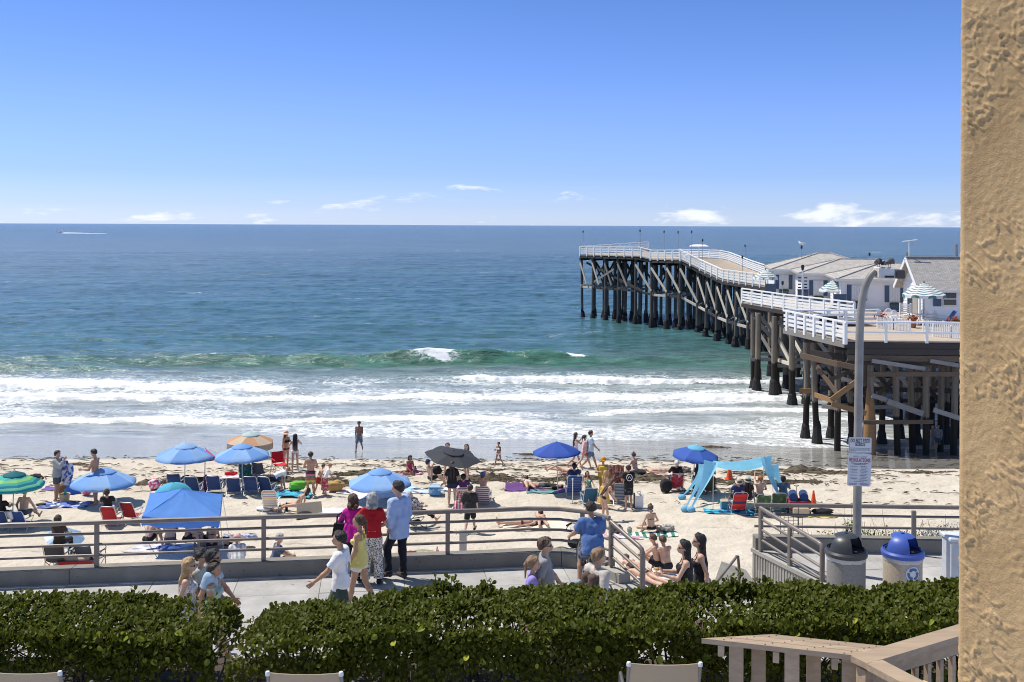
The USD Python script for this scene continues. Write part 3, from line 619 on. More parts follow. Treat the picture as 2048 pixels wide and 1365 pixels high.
def leaf_mat():
    n = {'g': ('geometry', {}), 'r': ('rgb_ramp', dict(ramp=[(0.0, (0.10, 0.115, 0.010)), (0.30, (0.24, 0.25, 0.018)), (0.65, (0.41, 0.40, 0.026)), (0.86, (0.56, 0.52, 0.035)), (0.965, (0.56, 0.46, 0.07)), (0.985, (0.32, 0.15, 0.03)), (1.0, (0.24, 0.06, 0.03))])),
         'p': ('principled_bsdf', dict(roughness=0.52, specular_ior_level=0.25)), 't': ('translucent_bsdf', {}), 'm': ('mix_closure', dict(fac=0.40))}
    l = [('g.random_per_island', 'r.fac'), ('r.color', 'p.base_color'), ('r.color', 't.color'), ('p.BSDF', 'm.closure1'), ('t.BSDF', 'm.closure2')]
    return usdkit.material(stage, '/World/Looks/hedge_leaf', n, l, surface='m.closure')
LEAF_M = leaf_mat()
TWIG_M = M('hedge_wood', (0.075, 0.058, 0.045), rough=.9, bump=.5)
_lw = np.array([0, .30, .46, .50, .36, 0]); _lt = np.array([0, .22, .48, .70, .90, 1.0])
LEAF_V = np.array([(0, 0, 0)] + [(s * w, t, .16 * w + .10 * math.sin(t * 2.5)) for t, w in zip(_lt[1:-1], _lw[1:-1]) for s in (-1, 1)] + [(0, 1, 0.02)] + [(0, .45, .06), (0, .8, .03)])
LEAF_F = np.array([[0, 10, 1], [0, 2, 10], [1, 10, 3], [2, 4, 10], [3, 10, 5], [4, 6, 10], [5, 10, 11], [6, 11, 10], [5, 11, 7], [6, 8, 11], [7, 11, 9], [8, 9, 11]])
def leaves(pos, nrm, size, rng, upbias=.95):
    """Leaves at pos: each lies roughly square to nrm (with scatter), its tip pointing up and outward."""
    N = len(pos)
    nn = nrm + rng.normal(0, .55, (N, 3)); nn /= np.linalg.norm(nn, axis=1, keepdims=True)
    t = np.array([0, 0, upbias]) + nrm * .35 + rng.normal(0, .55, (N, 3)); t -= nn * (t * nn).sum(1, keepdims=True); t /= np.linalg.norm(t, axis=1, keepdims=True) + 1e-9
    s = np.cross(t, nn)
    L = (size * rng.uniform(.7, 1.25, N))[:, None, None]
    V = pos[:, None] + L * (LEAF_V[None, :, 0:1] * .72 * s[:, None] + LEAF_V[None, :, 1:2] * t[:, None] + LEAF_V[None, :, 2:3] * nn[:, None])
    F = LEAF_F[None] + (np.arange(N) * len(LEAF_V))[:, None, None]
    return V.reshape(-1, 3), F.reshape(-1, 3)
_TPX = np.array([-80, 0, 120, 250, 350, 440, 462, 478, 520, 545, 600, 700, 780, 880, 1000, 1100, 1290, 1340, 1480, 1600, 1700, 1960])
_TPY = np.array([1196, 1196, 1190, 1188, 1196, 1202, 1208, 1244, 1242, 1214, 1204, 1204, 1186, 1172, 1176, 1172, 1178, 1168, 1166, 1166, 1168, 1160])
def hedge(label, x0, x1, seed, n, thin=None):
    rng = np.random.default_rng(seed)
    Yc, hw = 8.98, .50
    def top(x): return CAMZ - (np.interp(1024 + x / 9.3 * FPX, _TPX, _TPY) - HOR + x * .0042 * 0) * 9.3 / FPX
    t = thing('hedge', label, 'hedge')
    x = rng.uniform(x0, x1, n)
    # most leaves near the top and the two sides, a few deep inside
    u = rng.random(n); side = np.where(u < .46, 0, np.where(u < .85, 1, 2))
    dep = np.abs(rng.normal(0, .075, n)) + .02 * rng.random(n)
    zt = top(x) + .13 * (fbm(np.stack([x * 2.2, 0 * x, 0 * x], -1), 3, seed) - .5)
    bul = .07 * (fbm(np.stack([x * 1.6, 0 * x + 5, 0 * x], -1), 3, seed + 1) - .5)
    zlo = PATIO_Z + .16
    y = np.where(side == 0, Yc + hw * rng.uniform(-1, 1, n), np.where(side == 1, Yc - hw + dep - bul, Yc + hw - dep))
    hgt = zt - zlo
    ztop_y = zt - .22 * hgt * np.abs((y - Yc) / hw) ** 4
    vz = rng.random(n) ** .75
    z = np.where(side == 0, ztop_y - dep * 1.2 + .02, zlo + hgt * vz * .93)
    keep = np.ones(n, bool)
    dens = sstep(fbm(np.stack([x * 2.4, y * 2, z * 3.2], -1), 3, seed + 2), .36, .52)
    low = sstep(z, zlo - .02, zlo + .72 * hgt)
    keep &= rng.random(n) < np.clip(.06 + .94 * dens, 0, 1) * (.05 + .95 * low)
    if thin is not None: keep &= rng.random(n) < thin(x, z)
    nr = np.zeros((n, 3)); nr[:, 2] = np.where(side == 0, .85, .5); nr[:, 1] = np.where(side == 0, -.45, np.where(side == 1, -.85, .9)); nr[:, 0] = -.35 + rng.normal(0, .25, n)
    nr /= np.linalg.norm(nr, axis=1, keepdims=True)
    P = np.stack([x, y, z], -1)[keep]; nr = nr[keep]
    # young shoots standing up out of the top
    sp = []; m = MB()
    for px, hpx in SHOOTS:
        xx = (px - 1024) / FPX * 9.2
        if not x0 < xx < x1: continue
        for q in range(5):
            a = rng.normal(0, .028, 2); h = hpx / FPX * 9.2 * rng.uniform(.7, 1.25); b = np.array([xx + a[0] * 1.5, 9.2 + a[1], top(xx) - .06])
            m.tube([b - [0, 0, .08], b + [a[0] * .4, 0, h]], .004, 4)
            k = 15; tt = rng.random(k); sp.append(b + np.stack([rng.normal(0, .02, k) + a[0] * .4 * tt, rng.normal(0, .02, k), tt * h], -1))
    if sp:
        sp = np.vstack(sp); P = np.vstack([P, sp]); nv = rng.normal(0, .5, sp.shape) + [-.35, -.45, .7]; nr = np.vstack([nr, nv / np.linalg.norm(nv, axis=1, keepdims=True)])
    # the leaves that show largest are pieces of their own
    front = (P[:, 1] < Yc - hw + .10) & (P[:, 2] > zlo + .35 * (x1 * 0 + .9)) & (np.abs(P[:, 0] / P[:, 1]) < .5)
    idx = np.nonzero(front)[0]; rng.shuffle(idx); idx = idx[:100 if x1 < -2 else 200]
    rest = np.ones(len(P), bool); rest[idx] = False
    v, f = leaves(P[rest], nr[rest], .046, rng); part(t, 'foliage', (v, f), LEAF_M, kind='stuff')
    for i in idx:
        v, f = leaves(P[i:i + 1] - [[0, .012, 0]], nr[i:i + 1], .066, rng); part(t, 'leaf', (v, f), LEAF_BIG[rng.integers(3)])
    for k in range(int((x1 - x0) * 40)):                  # woody stems and twigs inside
        xx = rng.uniform(x0 + .1, x1 - .1); b = np.array([xx, Yc + rng.normal(0, .13), PATIO_Z + .04]); pts = [b]; d = np.array([rng.normal(0, .35), rng.normal(0, .25), 1.0])
        hh = (top(xx) - PATIO_Z) * rng.uniform(.6, .92)
        for s in range(5): d = d + rng.normal(0, .22, 3) * [1, 1, 0]; pts.append(pts[-1] + d / np.linalg.norm(d) * hh / 5)
        m.tube(pts, np.linspace(rng.uniform(.008, .02), .004, 6), 5)
        for s in range(3):
            p = pts[2 + s % 3]; e = rng.normal(0, 1, 3) * [1, 1, .4] + [0, -.4, .35]; e /= np.linalg.norm(e); m.tube([p, p + e * .16 + [0, 0, .02], p + e * .30 + rng.normal(0, .03, 3)], [.006, .004, .002], 4)
    part(t, 'branches', m, TWIG_M, kind='stuff')
LEAF_BIG = [M('hedge_leaf_big_%d' % k, c, rough=.40, spec=.4, trans=.35, var=.12) for k, c in enumerate([(.26, .31, .03), (.40, .41, .045), (.18, .23, .025)])]
SHOOTS = [(275, 22), (210, 14), (300, 14), (892, 34), (880, 20), (905, 22), (978, 26), (1040, 14), (1290, 20), (1305, 12), (1360, 16), (1478, 36), (1535, 24), (1594, 22), (1700, 14), (1900, 22), (120, 10), (640, 12), (760, 12), (1180, 12), (1430, 12), (1660, 12), (1790, 14), (1840, 10)]
hedge('clipped green hedge on the left, ending at the gap near the four walkers', -5.4, -2.54, 5, 25000)
hedge('long clipped green hedge from the gap across to the stucco wall', -2.43, 4.6, 6, 64000, thin=lambda x, z: .34 + .66 * sstep(x, -2.38, -1.7))
def wood(name, col, var=.18, axis='x', rough=.75):
    if name in _mats: return _mats[name]
    c = np.array(col); sc = {'x': (1.5, 14, 14), 'y': (14, 1.5, 14), 'z': (14, 14, 1.5)}[axis]
    n = {'tc': ('texture_coordinate', {}), 'm': ('mapping', dict(scale=sc)), 'n': ('noise_texture', dict(scale=1.6, detail=6.0, roughness=.65, distortion=.4)), 'r': ('rgb_ramp', dict(ramp=[(.25, tuple(c * (1 - var))), (.75, tuple(np.clip(c * (1 + var), 0, 1)))])),
         'oi': ('object_info', {}), 'orr': ('map_range', dict(to_min=.88, to_max=1.12)), 'hv': ('hsv', {}), 'b': ('bump', dict(strength=.3, distance=.006)), 'p': ('principled_bsdf', dict(roughness=rough, specular_ior_level=.3))}
    l = [('tc.object', 'm.vector'), ('m.vector', 'n.vector'), ('n.fac', 'r.fac'), ('oi.random', 'orr.value'), ('orr.result', 'hv.value'), ('r.color', 'hv.color'), ('hv.color', 'p.base_color'), ('n.fac', 'b.height'), ('b.normal', 'p.normal')]
    _mats[name] = usdkit.material(stage, '/World/Looks/' + name, n, l, surface='p.BSDF'); return _mats[name]
TAUPE = wood('taupe_paint', (0.345, 0.255, 0.172), .22, 'x', .6)
BZ = 10.9
def slabpoly(mb, pxs, z, th, drop=0.0):
    q = [onz(x, y, z)[:2] for x, y in pxs]
    return mb.prism([tuple(p) for p in q], z - th - drop, z - drop)
bn = thing('bench', 'taupe painted wooden bench top on square posts in front of the hedge', 'bench')
A, B, C, D = (onz(*p, BZ)[:2] for p in ((1403, 1277), (1545, 1269), (1782, 1294), (1716, 1312)))
def lerp(a, b, t): return a + (b - a) * t
for t0, t1 in ((0, .325), (.335, .66), (.67, 1)):
    q = [lerp(A, B, t0), lerp(A, B, t1), lerp(D, C, t1), lerp(D, C, t0)]
    part(bn, 'plank', MB().prism([tuple(p) for p in q], BZ - .038, BZ + (.001 if t0 else 0)), TAUPE)
SCREW = M('screw_dark', (.08, .07, .06), rough=.5, metal=.4)
for t in (.16, .5, .83):
    for u in (.10, .38, .66, .90):
        p = lerp(lerp(A, B, t), lerp(D, C, t), u)
        for o in (-.03, .03): part(bn, 'screw', MB().lathe([(0, .004), (.006, .003), (.006, -.004)], 8, (p[0] + o, p[1] + o * .4, BZ)), SCREW)
fd = (D - A) / np.linalg.norm(D - A); ang_b = math.degrees(math.atan2(fd[1], fd[0]))
Rb = rotm('z', ang_b)
for px, dy in ((1471, .06), (1516, .18), (1584, .05), (1628, .22), (1697, .05)):
    p = onz(px, 1292, BZ)[:2]; t = np.dot(p - A, fd); p = A + fd * t + np.array([-fd[1], fd[0]]) * dy
    part(bn, 'post', MB().box((p[0], p[1], (PATIO_Z + BZ - .04) / 2), (.105, .05, BZ - .042 - PATIO_Z), Rb, b=.005), TAUPE)
for px in (1440, 1552, 1668):
    p = onz(px, 1292, BZ)[:2]; t = np.dot(p - A, fd); p = A + fd * t + np.array([-fd[1], fd[0]]) * .13
    jl = .10 if px < 1500 else .24
    p = p - np.array([-fd[1], fd[0]]) * ((.24 - jl) / 2)
    part(bn, 'joist', MB().box((p[0], p[1], BZ - .085), (.045, jl, .085), Rb, b=.004), TAUPE)
part(bn, 'stretcher', MB().beam(np.array([*(A + fd * .15 + [0, .30]), PATIO_Z + .32]), np.array([*(D + [0, .30]), PATIO_Z + .32]), .05, .10), TAUPE)
dr = thing('deck_railing', 'taupe wooden deck railing with broad cap turning a corner beside the stucco wall', 'railing')
k0, k1, k2 = (onz(*p, BZ + .02)[:2] for p in ((1733, 1316), (1935, 1256), (1850, 1378)))
for a, b, nm in ((k0, k1, 'far'), (k0, k2, 'near')):
    dd = (b - a) / np.linalg.norm(b - a); nn = np.array([-dd[1], dd[0]]); L = np.linalg.norm(b - a)
    a3, b3 = np.array([*a, 0]), np.array([*b, 0])
    off0 = .075 if nm == 'near' else -.075
    part(dr, 'cap', MB().beam(a3 + np.array([*(dd * off0), BZ + .0]), b3 + [0, 0, BZ + .0], .15, .045), TAUPE)
    part(dr, 'fascia', MB().beam(a3 + np.array([*(dd * .09), BZ - .085]), b3 + [0, 0, BZ - .085], .045, .12), TAUPE)
    part(dr, 'bottom_rail', MB().beam(a3 + np.array([*(dd * .09), PATIO_Z + .12]), b3 + [0, 0, PATIO_Z + .12], .045, .09), TAUPE)
    m = max(3, int(L / .125))
    for i in range(m):
        p = a + dd * (L * (i + .7) / m)
        part(dr, 'baluster', MB().box((p[0], p[1], (PATIO_Z + BZ) / 2 - .02), (.038, .038, BZ - PATIO_Z - .26), rotm('z', math.degrees(math.atan2(dd[1], dd[0]))), b=.004), TAUPE)
part(dr, 'post', MB().box((k0[0], k0[1], (PATIO_Z + BZ) / 2 - .02), (.10, .10, BZ - PATIO_Z - .05), rotm('z', 20), b=.006), TAUPE)

SLING = M('sling_mesh', (0.40, 0.315, 0.215), rough=.8, var=.05, bump=.3, bscale=300)
GREYFR = M('chair_frame_grey', (0.22, 0.21, 0.20), rough=.45, metal=.6)
def patio_chair(x, y, z, label, rz=0):
    t = thing('patio_chair', label, 'chair', (x, y, z), rz, group='sling chairs on the patio')
    W = .27
    for s in (-1, 1):
        part(t, 'side_frame', MB().tube([(s * W, -.30, .0), (s * W, -.22, .40), (s * W, -.27, .66), (s * W, -.38, .95)], .014, 8).tube([(s * W, -.22, .42), (s * W, .26, .44), (s * W, .30, 0)], .014, 8), GREYFR, smooth=50)
        part(t, 'armrest', MB().tube([(s * W, -.26, .62), (s * W, .18, .63), (s * W, .26, .44)], .015, 8), GREYFR, smooth=50)
        part(t, 'end_cap', MB().lathe([(0, .012), (.014, .01), (.018, 0), (.018, -.02), (0, -.02)], 8, (s * W, -.38, .955)), M('cap_white', (.7, .7, .68)))
    g = np.array([[(u * W, -.215 - .165 * v - .015 * (1 - u * u) * (v - .5), .42 + .535 * v - .012 * (1 - u * u) * v) for v in np.linspace(0, 1, 9)] for u in np.linspace(-.97, .97, 9)])
    part(t, 'backrest', MB().sheet(g, .006), SLING, smooth=40)
    g = np.array([[(u * W, -.21 + .47 * v, .42 + .02 * v - .03 * (1 - u * u)) for v in np.linspace(0, 1, 6)] for u in np.linspace(-.97, .97, 7)])
    part(t, 'seat', MB().sheet(g, .006), SLING, smooth=40)
    part(t, 'crossbar', MB().tube([(-W, -.30, .80)] + [(u * W, -.305 - .015 * (1 - u * u), .80 - .03 * (1 - u ** 4)) for u in np.linspace(-.9, .9, 7)] + [(W, -.30, .80)], .011, 8), GREYFR, smooth=50)
for px0, px1, ytop, lab in ((-20, 120, 1349, 'beige sling patio chair at the bottom left corner'), (537, 688, 1348, 'beige sling patio chair before the gap in the hedge'), (1258, 1408, 1326, 'beige sling patio chair nearest the wooden bench')):
    y = (CAMZ - PATIO_Z - .955) * FPX / (ytop - HOR); patio_chair(((px0 + px1) / 2 - 1024) / FPX * y, y + .38, PATIO_Z, lab)
WICK = M('wicker', (0.60, 0.45, 0.24), rough=.6, var=.2)
wc = thing('wicker_chair', 'pale cane armchair behind the deck railing beside the stucco wall', 'chair', (2.76, 6.95, PATIO_Z), 150)
arc = [(-.30 * math.cos(a), -.28 - .05 * math.sin(a), .72 + .25 * math.sin(a)) for a in np.linspace(0, PI, 14)]
part(wc, 'back_hoop', MB().tube([(-.30, -.25, .3)] + arc + [(.30, -.25, .3)], .022, 8), WICK, smooth=50)
for u in np.linspace(-.26, .26, 13): part(wc, 'cane', MB().tube([(u, -.25, .38), (u, -.29, .72 + .25 * math.sqrt(max(0, 1 - (u / .3) ** 2)))], .008, 5), WICK)
part(wc, 'seat', MB().box((0, 0, .40), (.56, .54, .06), b=.02), WICK)
for a, b in ((-.25, -.24), (.25, -.24), (-.25, .24), (.25, .24)): part(wc, 'leg', MB().tube([(a, b, 0), (a, b, .38)], .02, 6), WICK)
# spiky plant in a pot on the balcony, its tips showing before the wall
sp = thing('potted_plant', 'tips of a spiky green plant in front of the stucco wall', 'plant', (1.20, 2.42, 12.40))
part(sp, 'pot', MB().lathe([(0, 0), (.08, 0), (.11, .20), (.12, .20), (.12, .22), (.10, .22), (.10, .18), (0, .18)], 16), M('terracotta', (.35, .13, .07), rough=.8), smooth=40)
rr = np.random.default_rng(3)
for k in range(11):
    a = rr.uniform(0, 2 * PI); tl = rr.uniform(.03, .16); h = rr.uniform(.25, .30); dx = np.array([math.cos(a), math.sin(a), 0]); sd = np.array([-math.sin(a), math.cos(a), 0])
    g = np.array([[np.array([0, 0, .17]) + dx * (.02 + tl * v ** 1.5) + [0, 0, h * v] + sd * (s * .010 * (1 - v) ** .6 * (1 if v < 1 else 0)) for v in np.linspace(0, 1, 7)] for s in (-1, 0, 1)])
    part(sp, 'blade', MB().sheet(g, .002), M('spiky_leaf', (.10, .19, .05), rough=.5))
DARKW = wood('pier_dark_timber', (0.055, 0.046, 0.040), .35, 'y', .85)
BROWNW = wood('pier_brown_timber', (0.13, 0.092, 0.062), .35, 'x', .85)
ORANGEW = wood('pier_new_timber', (0.28, 0.16, 0.07), .35, 'x', .8)
PALEW = wood('pier_pale_timber', (0.52, 0.46, 0.37), .18, 'x', .85)
GREYW = wood('pier_grey_timber', (0.25, 0.23, 0.205), .3, 'x', .85)
WHITEP = M('white_paint', (0.78, 0.77, 0.74), rough=.6, var=.07, vscale=2.5)
MUSSEL = M('mussel_crust', (0.022, 0.018, 0.016), rough=.7, var=.5, vscale=9, bump=1.0, bscale=18)
DECKW = wood('pier_deck_planks', (0.40, 0.33, 0.26), .2, 'x', .85)
def pile_mat(name, dry, cut):
    n = {'g': ('geometry', {}), 's': ('separate_xyz', {}), 'm': ('mapping', dict(scale=(5, 5, .35))), 'n': ('noise_texture', dict(scale=1.4, detail=6.0, roughness=.7)), 'r': ('rgb_ramp', dict(ramp=[(.25, tuple(np.array(dry) * .5)), (.75, tuple(np.array(dry) * 1.4))])),
         'nz': ('math', dict(math_type='multiply_add', value2=1.0)), 'z': ('map_range', dict(from_min=0.0, from_max=10.0, clamp=True)), 'zr': ('rgb_ramp', dict(ramp=[(0.0, (.16, .15, .14)), ((cut) / 10, (.16, .15, .14)), ((cut + .05) / 10, (1.15, 1.18, 1.08)), ((cut + .8) / 10, (1.15, 1.2, 1.05)), ((cut + 1.3) / 10, (1, 1, 1)), (1, (1, 1, 1))])),
         'mx': ('mix_color', dict(blend_type='multiply', fac=1.0, use_clamp=False)), 'b': ('bump', dict(strength=.6, distance=.03)), 'p': ('principled_bsdf', dict(roughness=.85, specular_ior_level=.25))}
    l = [('g.position', 's.vector'), ('g.position', 'm.vector'), ('m.vector', 'n.vector'), ('n.fac', 'r.fac'), ('n.fac', 'nz.value1'), ('s.z', 'nz.value3'), ('nz.value', 'z.value'), ('z.result', 'zr.fac'), ('r.color', 'mx.a'), ('zr.color', 'mx.b'), ('mx.result', 'p.base_color'), ('n.fac', 'b.height'), ('b.normal', 'p.normal')]
    return usdkit.material(stage, '/World/Looks/' + name, n, l, surface='p.BSDF')
PILE_N = pile_mat('pile_near', (0.19, 0.155, 0.12), 3.2); PILE_F = pile_mat('pile_far', (0.10, 0.088, 0.08), 1.6)
pier = thing('pier', 'long wooden pier on dark piles running out over the waves, with white railings', 'pier')
prng = np.random.default_rng(11)
_cl = {}
def pile(x, y, ztop, r, mat, clump=True, zb=None, flare=False):
    z0 = min(float(sand_z(x, y)) - .6, -.9) if zb is None else zb
    if z0 > -.5: z0 = float(sand_z(x, y)) - .5
    lean = prng.normal(0, .05, 2)
    p = part(pier, 'pile', MB().tube([(x + lean[0] * 3, y + lean[1] * 3, z0), (x + lean[0], y + lean[1], (z0 + ztop) / 2), (x, y, ztop)], [r * 1.06, r * 1.02, r * .95], 10), mat, smooth=50)
    if clump:
        k = int(prng.integers(4)); h = prng.uniform(.55, 1.25)
        prof = [(r * .9, h + .25), (r * 1.35, h), (r * 1.55, h * .6), (r * 1.75, h * .25), (r * 2.0, -.15), (r * 1.9, -.6)]
        m = MB().lathe(prof, 10, (x + lean[0] * 2.5, y + lean[1] * 2.5, 0)); v, f = m.get(); v = v + .35 * r * (np.stack([noise(v * 4 + 3), noise(v * 4 + 50), noise(v * 4 + 90)], -1) - .5)
        part(p, 'mussel_crust', (v, f), MUSSEL)
    if flare:
        part(p, 'wrap', MB().lathe([(r * 1.02, 4.4), (r * 1.3, 3.6), (r * 1.9, 2.2), (r * 2.0, 1.2), (r * 1.8, -.4)], 12, (x + lean[0] * 2.4, y, 0)), ORANGEW, smooth=50)
    return p

E = [at(1160, 510, 154), at(1277, 512.5, 141), at(1302, 519, 139), at(1360, 519.5, 132), at(1399, 539, 129), at(1443, 560, 122), at(1483, 566.5, 115), at(1535, 574, 108)]
R = [at(1297, 500, 163), at(1357, 514.5, 163), at(1400, 516, 157), at(1440, 518, 152), at(1458, 522, 149), at(1502, 540, 138), at(1538, 553, 129), at(1590, 570, 116)]
E, R = np.array(E), np.array(R)
def chain(P, s):
    d = np.concatenate([[0], np.cumsum(np.linalg.norm(np.diff(P[:, :2], axis=0), axis=1))]); s = np.asarray(s) * d[-1]
    return np.stack([np.interp(s, d, P[:, k]) for k in range(3)], -1)
def pair(t):                                             # deck cross-line at t in 0..7 (index along the corner lists)
    i = min(int(t), 6); u = t - i
    return E[i] + (E[i + 1] - E[i]) * u, R[i] + (R[i + 1] - R[i]) * u
m = MB()
for k in range(230):
    a0, b0 = pair(k * 7 / 230); a1, b1 = pair((k + .93) * 7 / 230)
    zt = .004 * prng.normal()
    q = np.array([a0, b0, b1, a1]); m.raw(np.vstack([q - [0, 0, .09], q + [0, 0, zt]]), _BOXF)
part(pier, 'deck_planks', m, DECKW, kind='stuff')
for f0 in (.01, .2, .4, .6, .8, .99):                    # stringers under the deck
    P = np.array([pair(t)[0] * (1 - f0) + pair(t)[1] * f0 for t in np.linspace(0, 7, 15)])
    m = MB()
    for a, b in zip(P[:-1], P[1:]): m.beam(a - [0, 0, .30], b - [0, 0, .30], .22, .40)
    part(pier, 'stringer', m, DARKW)
prev = None
ts = [0.0, .22, .44, .66, .95, 2.0, 2.55, 3.0, 3.9, 4.35, 4.8, 5.3, 5.75, 6.25, 6.7]
for bi, t in enumerate(ts):
    a, b = pair(t); n = 5 if t < 1 else 4
    width = min(1.0, 11.5 / np.linalg.norm((b - a)[:2]))
    pts = [a + (b - a) * f * width for f in np.linspace(.03, .97, n)]
    zt = a[2] - .55
    part(pier, 'cap_beam', MB().beam(a + (b - a) * 0 - [0, 0, .70], a + (b - a) * width - [0, 0, .70], .34, .38), DARKW)
    for i, p in enumerate(pts): pile(p[0], p[1], p[2] - .85, prng.uniform(.19, .26), PILE_F)
    if prng.random() < .6 and t > 1: q = pts[0] + (pts[1] - pts[0]) * prng.uniform(.3, .6); pile(q[0], q[1], q[2] - .85, .2, PILE_F)
    d = (pts[1] - pts[0]); u = np.array([-d[1], d[0], 0]); u /= np.linalg.norm(u); u = -u if u[1] > 0 else u     # towards the viewer
    o = u * .28
    part(pier, 'brace', MB().beam(pts[1] + o - [0, 0, 1.3], pts[2] + o - [0, 0, 4.6], .10, .28), DARKW)
    part(pier, 'brace', MB().beam(pts[2] - o - [0, 0, 1.3], pts[1] - o - [0, 0, 4.6], .10, .28), DARKW)
    part(pier, 'cross_tie', MB().beam(pts[0] - d * .15 + o - [0, 0, 4.75], pts[-1] + o - [0, 0, 4.75], .12, .30), GREYW if bi % 3 else PALEW)
    if prev is not None:
        ow = prev[0] - prev[1]; ow = ow / np.linalg.norm(ow); ow[2] = 0; f0, f1 = prev[0] + ow * .30, pts[0] + ow * .30
        part(pier, 'brace', MB().beam(f0 - [0, 0, 1.2], f0 + (f1 - f0) * (1.0 if t > 1 else .55) - [0, 0, 4.4], .12, .30), PALEW if bi not in (3, 4) else GREYW, label='weathered pale diagonal brace' if bi not in (3, 4) else None)
        c = PALEW if bi in (1, 6, 8, 9, 11, 13) else DARKW
        part(pier, 'waler', MB().beam(prev[0] - [0, 0, 4.95], pts[0] - [0, 0, 4.95], .14, .30), c)
        part(pier, 'brace', MB().beam(prev[1] - [0, 0, 1.3], pts[1] - [0, 0, 4.9], .12, .26), DARKW)
        part(pier, 'brace', MB().beam(prev[2] - [0, 0, 4.8], pts[2] - [0, 0, 1.3], .12, .26), DARKW)
    prev = pts
part(pier, 'brace', MB().beam(E[0] + [1.0, -.5, -1.2], E[1] + [.4, -.6, -4.9], .14, .30), DARKW)
part(pier, 'brace', MB().beam(E[0] + [.8, -.5, -5.0], E[0] * .45 + E[1] * .55 + [.4, -.6, -2.0], .14, .30), GREYW)

# inner decks
DZ = 7.28
mid_edge = [np.array([*at(1484, 607.5, 88)[:2], DZ + .05]), np.array([*at(1564, 620.5, 81.5)[:2], DZ]), np.array([25.0, 73.0, DZ]), np.array([24.9, 67.8, DZ])]
plat = [np.array([24.9, 67.8, DZ]), np.array([*at(1568, 662, 66.8)[:2], DZ]), np.array([*at(1690, 689, 59.2)[:2], DZ - .03]), np.array([41.0, 58.0, DZ - .03])]
inner = [tuple(p[:2]) for p in mid_edge] + [tuple(p[:2]) for p in plat[1:]] + [(46, 90), (37, 118), (R[7][0], R[7][1]), (E[7][0], E[7][1]), (26.4, 98.0)]
ip = shapely.Polygon(inner)
m = MB()
for k in range(int((118 - 57) / .30)):
    y0 = 57.5 + k * .30; g = ip.intersection(shapely.box(10, y0, 60, y0 + .285))
    for q in getattr(g, 'geoms', [g]):
        if q.area > .02: m.prism(list(q.exterior.coords)[:-1], DZ - .09, DZ + .006 * prng.random())
part(pier, 'deck_planks', m, DECKW, kind='stuff')
for a, b in [(mid_edge[0], mid_edge[1]), (mid_edge[1], mid_edge[2]), (mid_edge[2], mid_edge[3]), (plat[0], plat[1]), (plat[1], plat[2]), (plat[2], plat[3]), (np.array([26.4, 98, DZ]), mid_edge[0])]:
    part(pier, 'edge_beam', MB().beam(a - [0, 0, .26], b - [0, 0, .26], .16, .32), GREYW if a is plat[1] else DARKW)
for dz, dy, hh in ((.62, .10, .36), (1.02, .16, .34), (1.32, .35, .26)): part(pier, 'edge_beam', MB().beam(plat[2] + [.2, dy, -dz], plat[3] + [0, dy, -dz], .24, hh), BROWNW if dy == .16 else DARKW)
for yy in np.arange(60.5, 112, 3.75):                    # joists carrying the inner deck
    g = ip.intersection(shapely.LineString([(10, yy), (60, yy)]))
    if g.is_empty: continue
    x0, _, x1, _ = g.bounds; x1 = min(x1, 38)
    part(pier, 'cap_beam', MB().beam((x0 + .05, yy, DZ - .52), (x1, yy, DZ - .52), .34, .40), DARKW)
    if yy > 68:
        for i, x in enumerate(np.arange(x0 + .4, x1, 2.9)): pile(x + prng.normal(0, .15), yy + prng.normal(0, .15), DZ - .75, prng.uniform(.20, .26), PILE_F if i else PILE_N, clump=yy > 64)
        part(pier, 'brace', MB().beam((x0 + .4, yy - .3, DZ - 1.1), (x0 + 3.2, yy - .3, DZ - 4.6), .10, .28), GREYW)
        part(pier, 'cross_tie', MB().beam((x0, yy - .3, DZ - 4.8), (x1 - 2, yy - .3, DZ - 4.8), .10, .28), GREYW)
